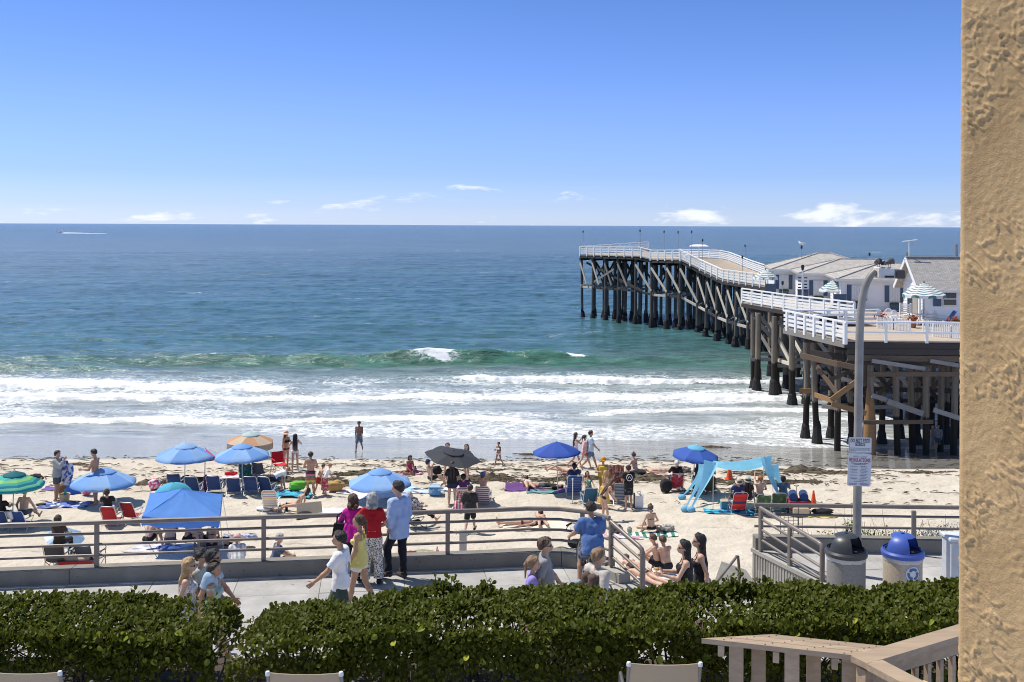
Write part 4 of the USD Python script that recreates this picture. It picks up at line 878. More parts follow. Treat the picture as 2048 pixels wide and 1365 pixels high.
# near rows, as they stand
for Y, pxs in ((59.6, (1742, 1792, 1853, 1912)), (61.4, (1677, 1822, 1884, 1940)), (64.6, (1628, 1700, 1768, 1838, 1896, 1950)), (66.4, (1616, 1664, 1730, 1800, 1868, 1925))):
    for i, px in enumerate(pxs):
        x = (px - 1024) / FPX * Y; pile(x, Y, DZ - .72, .19 if px != 1742 else .19, PILE_N, clump=(Y > 64), flare=(px == 1742))
def pl(nm, x0, y0, Y0, x1, y1, Y1, w, h, mat): part(pier, nm, MB().beam(at(x0, y0, Y0), at(x1, y1, Y1), w, h), mat)
for x0, y0, Y0, x1, y1, Y1, h, mt in [
    (1601, 711, 61.0, 1676, 729, 58.6, .42, BROWNW), (1676, 728, 58.6, 1716, 737, 57.9, .40, BROWNW), (1599, 783, 61.2, 1622, 782, 60.9, .36, ORANGEW), (1634, 734, 60.4, 1675, 789, 58.5, .34, BROWNW), (1662, 801, 58.4, 1714, 763, 58.5, .40, ORANGEW),
    (1630, 790, 60.6, 1668, 803, 58.4, .36, ORANGEW), (1663, 808, 58.3, 1732, 827, 58.3, .40, ORANGEW), (1744, 791, 58.5, 1782, 803, 58.5, .34, GREYW), (1775, 803, 58.4, 1846, 828, 58.4, .42, GREYW), (1867, 820, 58.6, 1935, 842, 58.6, .36, GREYW),
    (1727, 845, 58.5, 1866, 844, 58.5, .30, BROWNW), (1737, 749, 58.6, 1940, 749, 58.6, .34, BROWNW), (1744, 722, 58.8, 1850, 738, 58.8, .30, GREYW), (1860, 722, 58.9, 1940, 735, 58.9, .30, GREYW), (1640, 768, 61.6, 1700, 744, 60.5, .30, DARKW), (1745, 815, 61, 1790, 814, 61, .3, GREYW),
    (1644, 813, 60.8, 1676, 817, 60.0, .28, GREYW), (1676, 754, 64, 1712, 766, 64, .3, PALEW), (1640, 776, 64.3, 1940, 783, 64.3, .36, DARKW), (1740, 762, 64.8, 1756, 772, 64, .24, PALEW), (1798, 752, 66, 1822, 776, 66, .26, PALEW),
    (1508, 650, 87.0, 1545, 709, 84.6, .36, GREYW), (1540, 646, 83.6, 1581, 722, 80.8, .36, GREYW), (1587, 680, 80.2, 1607, 716, 78, .34, PALEW), (1529, 684, 86, 1544, 711, 84.5, .32, PALEW), (1557, 680, 82.5, 1581, 727, 80.5, .34, PALEW), (1544, 717, 84.4, 1579, 728, 80.4, .36, PALEW), (1518, 660, 88, 1560, 690, 90, .2, DARKW),
    (1745, 740, 62, 1800, 800, 62, .3, DARKW), (1800, 740, 62.5, 1745, 805, 62.5, .3, BROWNW), (1835, 750, 62, 1890, 815, 62, .3, DARKW), (1890, 750, 63, 1830, 812, 63, .3, BROWNW), (1690, 735, 63, 1738, 800, 63, .28, DARKW), (1740, 700, 64, 1930, 716, 64, .4, DARKW), (1650, 735, 65.5, 1700, 790, 65.5, .26, DARKW), (1630, 795, 66, 1930, 806, 66, .3, DARKW), (1620, 705, 62.6, 1690, 716, 60.6, .45, DARKW)]:
    pl('brace', x0, y0, Y0, x1, y1, Y1, .10, h * .78, mt)
for px, py, Y in ((1518, 783, 85), (1550, 793, 82.5), (1585, 810, 78.6)): x = (px - 1024) / FPX * Y; pile(x, Y, DZ - .7, .24, PILE_N)

def railing(name, pts, h, nb, gap, mat=WHITEP, lean=0.0, board=.16, post_w=.16, upto=None):
    """White pier railing: posts, a flat cap and boards between them, along points on the deck edge."""
    g = setd(UsdGeom.Xform.Define(stage, path_for(pier, name)).GetPrim())
    P = np.array(pts, float); L = np.concatenate([[0], np.cumsum(np.linalg.norm(np.diff(P, axis=0), axis=1))])
    n = max(1, int(round(L[-1] / gap)))
    for k in range(n + 1):
        s = L[-1] * k / n; p = np.array([np.interp(s, L, P[:, q]) for q in range(3)])
        i = min(np.searchsorted(L, s, 'right') - 1, len(P) - 2); d = P[i + 1] - P[i]; a = math.degrees(math.atan2(d[1], d[0]))
        part(g, 'post', MB().box(p + [0, 0, h / 2 - .12], (post_w, post_w * .9, h + .2), rotm('z', a), b=.02), mat)
    for k in range(nb):
        z = h * (1 - k / nb) - (0.05 if k else 0); m = MB()
        for a, b in zip(P[:-1], P[1:]): m.beam(a + [0, 0, z], b + [0, 0, z], (.20 if k == 0 else .06), (.09 if k == 0 else board))
        part(g, 'rail', m, mat)
railing('railing', E[:8], 1.28, 4, 1.9, post_w=.2)
railing('railing', [E[0], R[0]], 1.28, 4, 2.2)
railing('railing', R[1:8], 1.28, 5, 3.0)
railing('railing', mid_edge[:3], 1.2, 5, 1.75)
railing('railing', plat[:3], 1.1, 4, 1.25, post_w=.22)
railing('railing', plat[2:], 1.12, 2, 2.35, board=.10)
part(pier, 'bollard', MB().box(((1633 - 1024) / FPX * 64.2, 64.2, DZ + .55), (.28, .28, 1.1), rotm('z', 10), b=.03), WHITEP)

# poles with little dark lamps along the deck
def deck_lamp(px, ytop, ybot, Y, lab):
    b = at(px, ybot, Y); tp = at(px, ytop, Y); h = tp[2] - b[2]
    t = thing('pole_lamp', lab, 'lamp post', b, group='thin lamp posts on the pier')
    part(t, 'pole', MB().tube([(0, 0, 0), (0, 0, h - .3)], [.045, .03], 6), M('pole_grey', (.30, .31, .32), rough=.5))
    part(t, 'lamp_head', MB().lathe([(0, .03), (.08, .02), (.11, -.10), (.09, -.25), (.05, -.32), (0, -.32)], 8, (0, 0, h)), M('lamp_black', (.02, .02, .022), rough=.5))
for px, yt, yb, Y, w in ((1166, 462, 509, 153.5, 'at the far left corner of the pier'), (1280, 460, 512, 140.8, 'at the second corner of the pier end'), (1328, 462, 517, 142, 'standing third from the left on the pier end'), (1356, 463, 517, 143, 'standing fourth from the left on the pier end'), (1383, 462, 517, 145, 'fifth from the left on the pier, left of the canopy'),
                         (1405, 479, 540, 128.4, 'before the bend in the near pier railing'), (1490, 490, 534, 143, 'at the far pier railing where it slopes down'), (1484.5, 512, 566, 115.2, 'at the near railing left of the first cottage'), (1565, 563, 622, 81.6, 'beside the navy screen and the lower white railing'), (1739, 506, 520, 93.5, 'rising from behind the cottage roofs')):
    deck_lamp(px, yt, yb, Y, 'thin lamp post ' + w)
t = thing('signal_pole', 'white pole hung with short black bars on the pier railing', 'pole', at(1605, 624, 79.8))
hh = at(1605, 531, 79.8)[2] - at(1605, 624, 79.8)[2]
part(t, 'pole', MB().tube([(0, 0, 0), (0, 0, hh - .3)], .06, 8), M('pole_pale', (.6, .6, .6)))
part(t, 'lamp_head', MB().lathe([(0, .05), (.12, .02), (.14, -.15), (.08, -.4), (0, -.4)], 8, (0, 0, hh)), _mats['lamp_black'])
for k in range(5):
    for s in (-1, 1): part(t, 'bar', MB().box((s * .24, 0, hh - 1.0 - k * .26), (.24, .05, .10)), _mats['lamp_black'])
# round canopy at the pier end
t = thing('round_canopy', 'white round canopy at the far end of the pier', 'canopy', at(1398, 516, 150))
part(t, 'roof', MB().lathe([(0, 2.0), (1.0, 1.95), (1.45, 1.75), (1.45, 1.68), (0, 1.70)], 20), WHITEP, smooth=40)
part(t, 'post', MB().tube([(0, 0, 0), (0, 0, 1.75)], .07, 8), WHITEP)
def shingle_mat():
    n = {'g': ('geometry', {}), 'r': ('mapping', dict(scale=(1, 1, 1))), 'br': ('brick_texture', dict(scale=1.0, brick_width=.35, row_height=.17, mortar_size=.012, color1=(.36, .335, .31), color2=(.455, .43, .40), mortar=(.22, .21, .20))),
         'n': ('noise_texture', dict(scale=3.0, detail=6.0, roughness=.7)), 'nr': ('map_range', dict(to_min=.72, to_max=1.3)), 'hv': ('hsv', {}), 's': ('separate_xyz', {}), 'c': ('combine_xyz', {}), 'zz': ('math', dict(math_type='multiply', value2=2.2)), 'b': ('bump', dict(strength=.6, distance=.03)), 'p': ('principled_bsdf', dict(roughness=.95, specular_ior_level=.15))}
    l = [('g.position', 's.vector'), ('s.x', 'c.x'), ('s.z', 'zz.value1'), ('zz.value', 'c.y'), ('c.vector', 'br.vector'), ('g.position', 'n.vector'), ('n.fac', 'nr.value'), ('nr.result', 'hv.value'), ('br.color', 'hv.color'), ('hv.color', 'p.base_color'), ('n.fac', 'b.height'), ('b.normal', 'p.normal')]
    return usdkit.material(stage, '/World/Looks/roof_shingle', n, l, surface='p.BSDF')
SHING = shingle_mat(); WALLP = M('cottage_paint', (0.78, 0.775, 0.76), rough=.7, var=.04, vscale=1.5); TRIMP = M('cottage_trim', (0.70, 0.67, 0.60), rough=.6)
NAVY = M('navy_paint', (0.055, 0.095, 0.16), rough=.55, var=.1); PANEL = M('window_panel', (0.66, 0.66, 0.66), rough=.6); GLASS = M('dark_pane', (0.03, 0.04, 0.05), rough=.08, spec=.6)
PLANT = M('planter_green', (.06, .10, .03), rough=.8, var=.4, vscale=12)
def siding(m, x0, x1, z0, z1, y, face='y'):
    """lap boards, each leaning out at its foot"""
    n = int((z1 - z0) / .22)
    for k in range(n):
        a = z0 + (z1 - z0) * k / n; b = z0 + (z1 - z0) * (k + 1) / n
        if face == 'y': v = [(x0, y - .035, a), (x1, y - .035, a), (x1, y, a), (x0, y, a), (x0, y - .008, b), (x1, y - .008, b), (x1, y, b), (x0, y, b)]
        else: v = [(y, x1, a), (y, x0, a), (y - .035, x0, a), (y - .035, x1, a), (y, x1, b), (y, x0, b), (y - .008, x0, b), (y - .008, x1, b)]
        m.raw(v, _BOXF)
    return m
def window(t, cx, cz, w, h, y, shutters=True, planter=True, glass=False):
    f = part(t, 'window', MB().box((cx, y - .06, cz), (w + .16, .10, h + .16), b=.01), TRIMP)
    if glass:
        for s in (-1, 1): part(f, 'pane', MB().box((cx, y - .125, cz + s * h / 4), (w - .02, .03, h / 2 - .06)), GLASS)
        part(f, 'mullion', MB().box((cx, y - .13, cz), (w, .05, .07)), TRIMP)
    else:
        n = 5
        for k in range(n): part(f, 'louvre', MB().box((cx + w * ((k + .5) / n - .5), y - .125, cz), (w / n * .82, .04, h), b=.01), PANEL)
    if shutters:
        for s in (-1, 1): part(t, 'shutter', MB().box((cx + s * (w / 2 + .26), y - .07, cz), (.34, .06, h + .12), b=.01), NAVY)
    if planter:
        p = part(t, 'planter_box', MB().box((cx, y - .20, cz - h / 2 - .42), (w * 1.15, .30, .42), b=.02), NAVY)
        m = MB()
        for k in range(14): m.box((cx + prng.uniform(-w * .5, w * .5), y - .2 + prng.uniform(-.1, .1), cz - h / 2 - .18), (.16, .14, .16), rotm('x', prng.uniform(0, 90)) @ rotm('y', prng.uniform(0, 90)))
        part(p, 'plants', m, PLANT)
def hip(x0, x1, y0, y1, ze, zr, o=.45):
    x0, x1, y0, y1 = x0 - o, x1 + o, y0 - o, y1 + o; hd = (y1 - y0) / 2
    a, b = (x0 + hd, (y0 + y1) / 2, zr), (x1 - hd, (y0 + y1) / 2, zr)
    v = [(x0, y0, ze), (x1, y0, ze), (x1, y1, ze), (x0, y1, ze), a, b]
    w = [(p[0], p[1], p[2] - .14) for p in v[:4]]
    return MB().raw(v + w, [[0, 1, 5, 4], [2, 3, 4, 5], [1, 2, 5, 5], [3, 0, 4, 4], [6, 7, 1, 0], [7, 8, 2, 1], [8, 9, 3, 2], [9, 6, 0, 3], [9, 8, 7, 6]]), v
def cottage(label, px0, X1, Y0, Y1, yeave, ridge_z, wins, o=.45):
    x0 = (px0 - 1024) / FPX * Y0; ze = at(px0, yeave, Y0)[2]
    R_ = rotm('z', -11); p_ = np.array([x0, Y0, 0]); t = thing('cottage', label, 'cottage', p_ - R_ @ p_, -11)
    part(t, 'wall', MB().box(((x0 + X1) / 2, (Y0 + Y1) / 2, (DZ + ze) / 2 + .01), (X1 - x0, Y1 - Y0, ze - DZ)), WALLP)
    part(t, 'siding', siding(MB(), x0 - .01, X1 + .01, DZ + .05, ze - .02, Y0 - .002), WALLP)
    part(t, 'siding', siding(MB(), Y0, Y1, DZ + .05, ze - .02, x0 - .002, 'x'), WALLP)
    m, v = hip(x0, X1, Y0, Y1, ze + .10, ridge_z, o)
    rf = part(t, 'roof', m, SHING)
    for a, b in ((0, 4), (1, 5), (4, 5), (3, 4)): part(rf, 'ridge_cap', MB().beam(np.array(v[a]) + [0, 0, .03], np.array(v[b]) + [0, 0, .03], .22, .06), SHING)
    part(t, 'fascia', MB().beam((x0 - o, Y0 - o - .03, ze + .02), (X1 + o, Y0 - o - .03, ze + .02), .04, .20), TRIMP)
    for (wx0, wx1, wy0, wy1) in wins:
        a, b = at(wx0, wy0, Y0), at(wx1, wy1, Y0); window(t, (a[0] + b[0]) / 2, (a[2] + b[2]) / 2, b[0] - a[0], a[2] - b[2], Y0)
    return t
c1 = cottage('farthest white cottage with the tallest hipped roof on the pier', 1549, 35.5, 96.5, 105.5, 541, 11.35, [(1559.5, 1574.5, 551, 577)])
c2 = cottage('second white cottage, with a navy shuttered window beside the signal pole', 1606, 36.0, 88.5, 95.6, 549, 11.05, [(1627.5, 1643, 562, 590)])
c3 = cottage('wide white cottage with two navy shuttered windows behind the street lamp', 1683, 39.0, 80.5, 87.6, 560, 11.0, [(1704, 1720, 571, 600), (1775.5, 1791.5, 572, 602)])
# gabled cottage on the right
t = thing('cottage', 'gabled white cottage at the right end of the pier beside the stucco wall', 'cottage')
x0, Y0, Y1, X1 = 29.55, 71.9, 75.4, 41.0; ze, zr = 9.95, 11.72; ym = (Y0 + Y1) / 2
part(t, 'wall', MB().box(((x0 + X1) / 2, ym, (DZ + ze) / 2 + .01), (X1 - x0, Y1 - Y0, ze - DZ)), WALLP)
part(t, 'siding', siding(MB(), x0 - .01, X1, DZ + .05, ze - .02, Y0 - .002), WALLP)
part(t, 'siding', siding(MB(), Y0, Y1, DZ + .05, ze - .02, x0 - .002, 'x'), WALLP)
part(t, 'gable', MB().raw([(x0 + .02, Y0, ze), (x0 + .02, Y1, ze), (x0 + .02, ym, zr - .12), (x0 + .3, Y0, ze), (x0 + .3, Y1, ze), (x0 + .3, ym, zr - .12)], [[0, 2, 1], [3, 4, 5], [0, 1, 4], [0, 4, 3], [1, 2, 5], [1, 5, 4], [2, 0, 3], [2, 3, 5]]), WALLP)
o = .55; e0, e1 = Y0 - .5, Y1 + .5; sl = (zr - ze) / (ym - Y0); zo = ze - .5 * sl + .06
v = [(x0 - o, e0, zo), (X1, e0, zo), (X1, ym, zr + .06), (x0 - o, ym, zr + .06), (X1, e1, zo), (x0 - o, e1, zo)]
v += [(p[0], p[1], p[2] - .12) for p in v]
rf = part(t, 'roof', MB().raw(v, [[0, 1, 2, 3], [3, 2, 4, 5], [6, 9, 8, 7], [9, 11, 10, 8], [0, 3, 9, 6], [3, 5, 11, 9], [0, 6, 7, 1], [5, 4, 10, 11]]), SHING)
part(rf, 'ridge_cap', MB().beam((x0 - o, ym, zr + .09), (X1, ym, zr + .09), .24, .06), SHING)
for a, b in (((x0 - o - .03, e0, zo - .08), (x0 - o - .03, ym, zr - .06)), ((x0 - o - .03, e1, zo - .08), (x0 - o - .03, ym, zr - .06))): part(t, 'bargeboard', MB().beam(a, b, .05, .24), WHITEP)
part(t, 'fascia', MB().beam((x0 - o, e0 - .03, zo - .09), (X1, e0 - .03, zo - .09), .04, .18), TRIMP)
a, b = at(1886, 585, Y0), at(1911, 611, Y0); window(t, (a[0] + b[0]) / 2, (a[2] + b[2]) / 2, b[0] - a[0], a[2] - b[2], Y0, False, False, True)
a, b = at(1866, 587, Y0), at(1881, 613, Y0); part(t, 'shutter', MB().box(((a[0] + b[0]) / 2, Y0 - .07, (a[2] + b[2]) / 2), (b[0] - a[0], .06, a[2] - b[2]), b=.01), NAVY)
dy0, dy1 = 72.4, 74.4
d = part(t, 'door', MB().box((x0 - .06, (dy0 + dy1) / 2, DZ + 1.08), (.10, dy1 - dy0 + .2, 2.16), b=.01), TRIMP)
for k in range(2): part(d, 'pane', MB().box((x0 - .125, dy0 + (dy1 - dy0) * (k * .5 + .25), DZ + 1.07), (.03, (dy1 - dy0) / 2 - .12, 1.95)), GLASS if k else M('door_curtain', (.35, .32, .28)))
part(t, 'porch_post', MB().box((x0 - .35, Y0 - .35, (DZ + zo) / 2), (.14, .14, zo - DZ - .1), b=.01), WHITEP)
part(t, 'antenna', MB().tube([(x0 - .3, ym, zr), (x0 - .3, ym, zr + 1.2)], .03, 6).tube([(x0 - .8, ym, zr + 1.2), (x0 + .3, ym, zr + 1.35)], .035, 6), WHITEP)
part(rf, 'vent_pipe', MB().tube([(33.0, ym + .6, zr - .4), (33.0, ym + .6, zr + 1.0)], .12, 8), M('pipe_grey', (.25, .25, .26), rough=.5, metal=.4))
part(c3, 'flue', MB().tube([at(1788, 556, 84.2), at(1790, 504, 84.2)], .14, 8), _mats['pipe_grey'])

def screen(label, px0, px1, y0, y1, Y):
    t = thing('privacy_screen', label, 'fence', group='navy board screens between the cottages')
    a, b = at(px0, y0, Y), at(px1, y1, Y); n = 7; w = (b[0] - a[0]) / n; zb = min(b[2], a[2]); zt = max(a[2], b[2]); zb = DZ
    for k in range(n): part(t, 'board', MB().box((a[0] + w * (k + .5), Y, (zb + zt) / 2), (w * .94, .04, zt - zb), b=.008), NAVY)
    part(t, 'cap', MB().box(((a[0] + b[0]) / 2, Y, zt + .03), (b[0] - a[0] + .06, .09, .05)), NAVY)
screen('navy board screen left of the farthest cottage', 1531, 1552, 569, 590, 95.8)
screen('navy board screen between the first and second cottage windows', 1595, 1617, 580, 602, 87.5)
screen('navy board screen under the middle striped parasol', 1668, 1693, 590, 614, 79.6)

# parasols on the cottage terraces
def ring_stripes(name, c1, c2, rep):
    n = {'tc': ('texture_coordinate', {}), 's': ('separate_xyz', {}), 'x2': ('math', dict(math_type='multiply')), 'y2': ('math', dict(math_type='multiply')), 'a': ('math', dict(math_type='add')), 'q': ('math', dict(math_type='sqrt')), 'm': ('math', dict(math_type='multiply', value2=rep)), 'f': ('math', dict(math_type='fraction')),
         'r': ('rgb_ramp', dict(ramp=[(0, c1), (.58, c2)], interpolate=False)), 'p': ('principled_bsdf', dict(roughness=.85, specular_ior_level=.2)), 't': ('translucent_bsdf', {}), 'mx': ('mix_closure', dict(fac=.3))}
    l = [('tc.object', 's.vector'), ('s.x', 'x2.value1'), ('s.x', 'x2.value2'), ('s.y', 'y2.value1'), ('s.y', 'y2.value2'), ('x2.value', 'a.value1'), ('y2.value', 'a.value2'), ('a.value', 'q.value1'), ('q.value', 'm.value1'), ('m.value', 'f.value1'), ('f.value', 'r.fac'), ('r.color', 'p.base_color'), ('r.color', 't.color'), ('p.BSDF', 'mx.closure1'), ('t.BSDF', 'mx.closure2')]
    return usdkit.material(stage, '/World/Looks/' + name, n, l, surface='mx.closure')
STRIPED = ring_stripes('parasol_white_teal', (.80, .82, .80), (.16, .30, .32), 4.6)
def gore(R_, H, i, n, sag=.05, val=.10, rings=6, rin=0.0, scal=.02):
    """one panel of an umbrella canopy between ribs i and i + 1, with its valance"""
    g = []
    for r_ in np.linspace(rin, 1, rings):
        row = []
        for u in np.linspace(0, 1, 5):
            a = 2 * PI * (i + u) / n; pinch = 1 - (1 - math.cos(PI / n)) * (1 - abs(2 * u - 1)) * 1.0
            z = H * (1 - r_ ** 1.25) - sag * R_ * (1 - (2 * u - 1) ** 2) * r_ * .35
            row.append((R_ * r_ * pinch * math.cos(a), R_ * r_ * pinch * math.sin(a), z))
        g.append(row)
    row = []
    if val:
        for u in np.linspace(0, 1, 5):
            a = 2 * PI * (i + u) / n; pinch = 1 - (1 - math.cos(PI / n)) * (1 - abs(2 * u - 1))
            row.append((R_ * 1.01 * pinch * math.cos(a), R_ * 1.01 * pinch * math.sin(a), g[-1][len(row)][2] - val - scal * (1 - (2 * u - 1) ** 2)))
        g.append(row)
    return MB().sheet(np.array(g), .006)
def parasol(label, px, ytip, half_px, yrim, Y, ground, mat, cat='parasol', n=8):
    tip = at(px, ytip, Y); R_ = half_px / FPX * Y; H = (yrim - ytip) / FPX * Y
    t = thing('parasol', label, cat, (tip[0], Y, ground), group='striped parasols on the cottage terraces')
    h = tip[2] - H - ground
    for i in range(n):
        v, f = gore(R_, H, i, n, val=.16, scal=.05).get(); part(t, 'panel', (v + [0, 0, h], f), mat, smooth=50)
    part(t, 'pole', MB().tube([(0, 0, 0), (0, 0, h + H + .08)], .03, 8), M('pole_dark', (.06, .06, .07), rough=.4))
    part(t, 'finial', MB().lathe([(0, .18), (.05, .12), (.05, .02), (0, 0)], 8, (0, 0, h + H)), _mats['pole_dark'])
    part(t, 'base', MB().lathe([(0, .08), (.2, .07), (.25, 0), (0, 0)], 14), _mats['pole_dark'])
parasol('white and green striped parasol left of the farthest cottage', 1531, 540, 25, 555, 93, DZ, STRIPED)
parasol('white and green striped parasol before the second cottage', 1667, 561, 29, 579, 82.5, DZ, STRIPED)
parasol('white and green striped parasol over the terrace of the gabled cottage', 1848, 567, 43, 589, 68.8, DZ, STRIPED)

# white garden chairs with arched slatted backs
def garden_chair(label, loc, rz):
    t = thing('garden_chair', label, 'chair', loc, rz, group='white garden chairs on the terraces')
    for a, b in ((-.24, -.22), (.24, -.22), (-.26, .26), (.26, .26)): part(t, 'leg', MB().tube([(a, b, 0), (a * .95, b * .95, .42)], .03, 6), WHITEP)
    part(t, 'seat', MB().box((0, .02, .43), (.54, .52, .05), b=.02), WHITEP)
    arc = [(-.29 * math.cos(q), -.28 - .08 * math.sin(q), .58 + .42 * math.sin(q)) for q in np.linspace(0, PI, 13)]
    part(t, 'back_hoop', MB().tube([(-.29, -.24, .42)] + arc + [(.29, -.24, .42)], .028, 6), WHITEP, smooth=50)
    for u in np.linspace(-.2, .2, 6): part(t, 'slat', MB().beam((u, -.24, .44), (u, -.33, .58 + .41 * math.sqrt(1 - (u / .29) ** 2)), .045, .02), WHITEP)
    for s in (-1, 1): part(t, 'armrest', MB().box((s * .30, .02, .66), (.06, .52, .035), b=.01).tube([(s * .29, .24, .42), (s * .30, .24, .65)], .022, 6), WHITEP)
for px, Y, rz, lab in ((1778, 69.6, 160, 'white garden chair with arched back beside the red flower trough'), (1796, 68.3, 200, 'white garden chair nearest the slatted gate'), (1855, 69.6, 190, 'white garden chair behind the terrace table'), (1880, 68.6, 215, 'white garden chair right of the terrace table')):
    garden_chair(lab, ((px - 1024) / FPX * Y, Y, DZ), rz)
tb = thing('garden_table', 'white table with crossed legs under the right striped parasol', 'table', ((1847 - 1024) / FPX * 68.6, 68.6, DZ))
part(tb, 'table_top', MB().box((0, 0, .72), (1.9, .9, .05), b=.02), WHITEP)
for s in (-1, 1): part(tb, 'leg', MB().beam((s * .6 - .4, 0, 0), (s * .6 + .4, 0, .69), .06, .06).beam((s * .6 + .4, .07, 0), (s * .6 - .4, .07, .69), .06, .06), WHITEP)
FLOWER = M('red_flowers', (.40, .07, .03), rough=.8, var=.5, vscale=14)
def flower_pot(label, px, Y, w=.5):
    t = thing('flower_pot', label, 'flower pot', ((px - 1024) / FPX * Y, Y, DZ))
    part(t, 'pot', MB().lathe([(0, 0), (.16, 0), (.23, .38), (.26, .38), (.26, .45), (.20, .45), (0, .40)], 14), M('pot_clay', (.33, .13, .07), rough=.8), smooth=40)
    m = MB()
    for k in range(40):
        c = prng.normal(0, 1, 3) * [.17, .17, .12] * (w / .5) + [0, 0, .62]; m.box(c, (.10, .10, .03), rotm('x', prng.uniform(0, 180)) @ rotm('y', prng.uniform(0, 180)))
    part(t, 'flowers', m, FLOWER, kind='stuff')
    m = MB()
    for k in range(25):
        c = prng.normal(0, 1, 3) * [.2, .2, .10] + [0, 0, .55]; m.box(c, (.12, .07, .02), rotm('x', prng.uniform(0, 180)) @ rotm('y', prng.uniform(0, 180)))
    part(t, 'leaves', m, PLANT, kind='stuff')
flower_pot('terracotta pot of red flowers between the white chairs and the table', 1827, 66.6, .6)
flower_pot('pot of red flowers at the left end of the picket fence', 1765, 67.6, .7)
flower_pot('pot of red flowers beside the blue board at the stucco wall', 1911, 66.0)
t = thing('paddle_board', 'blue board leaning beside the gabled cottage window', 'board', ((1905 - 1024) / FPX * 68.0, 68.0, DZ))
part(t, 'deck', MB().beam((-.5, 0, 0), (.35, .3, 1.0), .35, .06), M('board_blue', (.06, .12, .35), rough=.4))
def picket_fence(label, p0, p1, n):
    t = thing('picket_fence', label, 'fence', group='white picket fences on the pier')
    a, b = np.array(p0), np.array(p1)
    for k in range(n):
        p = a + (b - a) * (k / (n - 1)); part(t, 'picket', MB().box(p + [0, 0, .36], (.055, .03, .72)).raw(p + np.array([(-.0275, -.015, .72), (.0275, -.015, .72), (.0275, .015, .72), (-.0275, .015, .72), (0, 0, .78)]), [[0, 1, 4], [1, 2, 4], [2, 3, 4], [3, 0, 4]]), WHITEP)
    for z in (.16, .56): part(t, 'rail', MB().beam(a + [0, .04, z], b + [0, .04, z], .03, .07), WHITEP)
    m = max(2, int(np.linalg.norm(b - a) / 1.6))
    for k in range(m + 1): p = a + (b - a) * (k / m); part(t, 'post', MB().box(p + [0, .08, .38], (.09, .09, .80), b=.01), WHITEP)
fz = DZ + .01
picket_fence('white picket fence starting at the flower pot left of the gabled cottage', [*at(1756, 656, 66.3)[:2], fz], [*at(1821, 664, 64.0)[:2], fz], 24)
picket_fence('white picket fence before the terrace table, farther of the right two', [*at(1847, 664, 64.2)[:2], fz], [*at(1930, 671, 62.2)[:2], fz], 24)
picket_fence('white picket fence nearest the front deck rail at the stucco wall', [*at(1868, 673, 61.3)[:2], fz], [*at(1940, 683, 59.4)[:2], fz], 20)
t = thing('slatted_gate', 'white gate of horizontal slats beside the arched chairs', 'gate', ((1801 - 1024) / FPX * 71.0, 71.0, DZ))
for k in range(8): part(t, 'slat', MB().box((.38, 0, .12 + k * .15), (.72, .03, .09)), WHITEP)
for s in (0, .76): part(t, 'post', MB().box((s, .03, .65), (.09, .09, 1.3), b=.01), WHITEP)
t = thing('pier_bench', 'black bench behind the white railing of the pier platform', 'bench', ((1653 - 1024) / FPX * 64.5, 64.5, DZ), 5)
BLK = M('bench_black', (.015, .015, .017), rough=.5)
part(t, 'seat', MB().box((0, 0, .45), (1.7, .45, .06), b=.02), BLK); part(t, 'backrest', MB().box((0, .24, .72), (1.7, .06, .40), b=.02), BLK)
for s in (-.7, .7): part(t, 'leg', MB().box((s, 0, .21), (.10, .42, .42), b=.02), BLK)
SKIN = {k: M('skin_' + k, c, rough=.5, spec=.35, var=.07, vscale=9) for k, c in dict(fair=(.62, .40, .295), light=(.54, .335, .235), tan=(.43, .245, .155), brown=(.27, .145, .088), deep=(.13, .072, .048)).items()}
HAIR = {k: M('hair_' + k, c, rough=.5, spec=.4, var=.35, vscale=14, bump=1.0, bscale=110) for k, c in dict(black=(.016, .013, .012), dark=(.035, .022, .016), brown=(.085, .048, .028), blond=(.42, .27, .13), ginger=(.33, .12, .045), grey=(.36, .35, .34), white=(.66, .64, .60), sandy=(.24, .15, .085)).items()}
FAB = lambda n, c, **k: M('cloth_' + n, c, rough=.85, spec=.2, var=k.pop('var', .10), vscale=5, bump=.35, bscale=30, sheen=.1, **k)
BLACKP = M('black_plastic', (.015, .015, .016), rough=.35)
EYE_M = M('eye_dark', (.02, .015, .012), rough=.3)
def ang(f, a=0, z=0, s=1):
    """limb direction: forward f, outward a, swung outward about the upright z (degrees)"""
    d = np.array([0, math.sin(rad(f)), -math.cos(rad(f))])
    return rotm('z', -s * z) @ (rotm('y', -s * a) @ d)
def hand_mesh(h, curl=25, side=1):
    """relaxed hand: wrist at the origin, fingers along -z, palm facing +x * side... thumb forward (+y)"""
    F = Field(h, .006)
    F.bone((0, -.022, -.02), (0, -.026, -.085), .013).bone((0, 0, -.01), (0, -.004, -.085), .015).bone((0, .02, -.02), (0, .022, -.085), .013).bone((0, 0, .02), (0, 0, -.03), .022)
    for y, L, r in ((-.031, .060, .0078), (-.011, .078, .0085), (.010, .084, .0088), (.030, .074, .0086)):
        p = np.array([0, y, -.088]); a = 8
        for q, fr in enumerate((.45, .32, .23)):
            a += curl; e = p + L * fr * np.array([-side * math.sin(rad(a - 15)), y * .12 / .03 * .15, -math.cos(rad(a - 15))]); F.bone(p, e, r * (1 - .08 * q), r * (.92 - .1 * q)); p = e
    t0 = np.array([-side * .004, .024, -.025]); t1 = t0 + np.array([-side * .014, .030, -.026]); t2 = t1 + np.array([-side * .010, .012, -.028]); F.bone(t0, t1, .013, .011).bone(t1, t2, .011, .0085)
    return F.mesh()
_hands = {}
def hand(h, curl, side):
    k = (h, curl, side)
    if k not in _hands: _hands[k] = hand_mesh(h, curl, side)
    return _hands[k]
def seg(a, b, t): return a + (b - a) * t

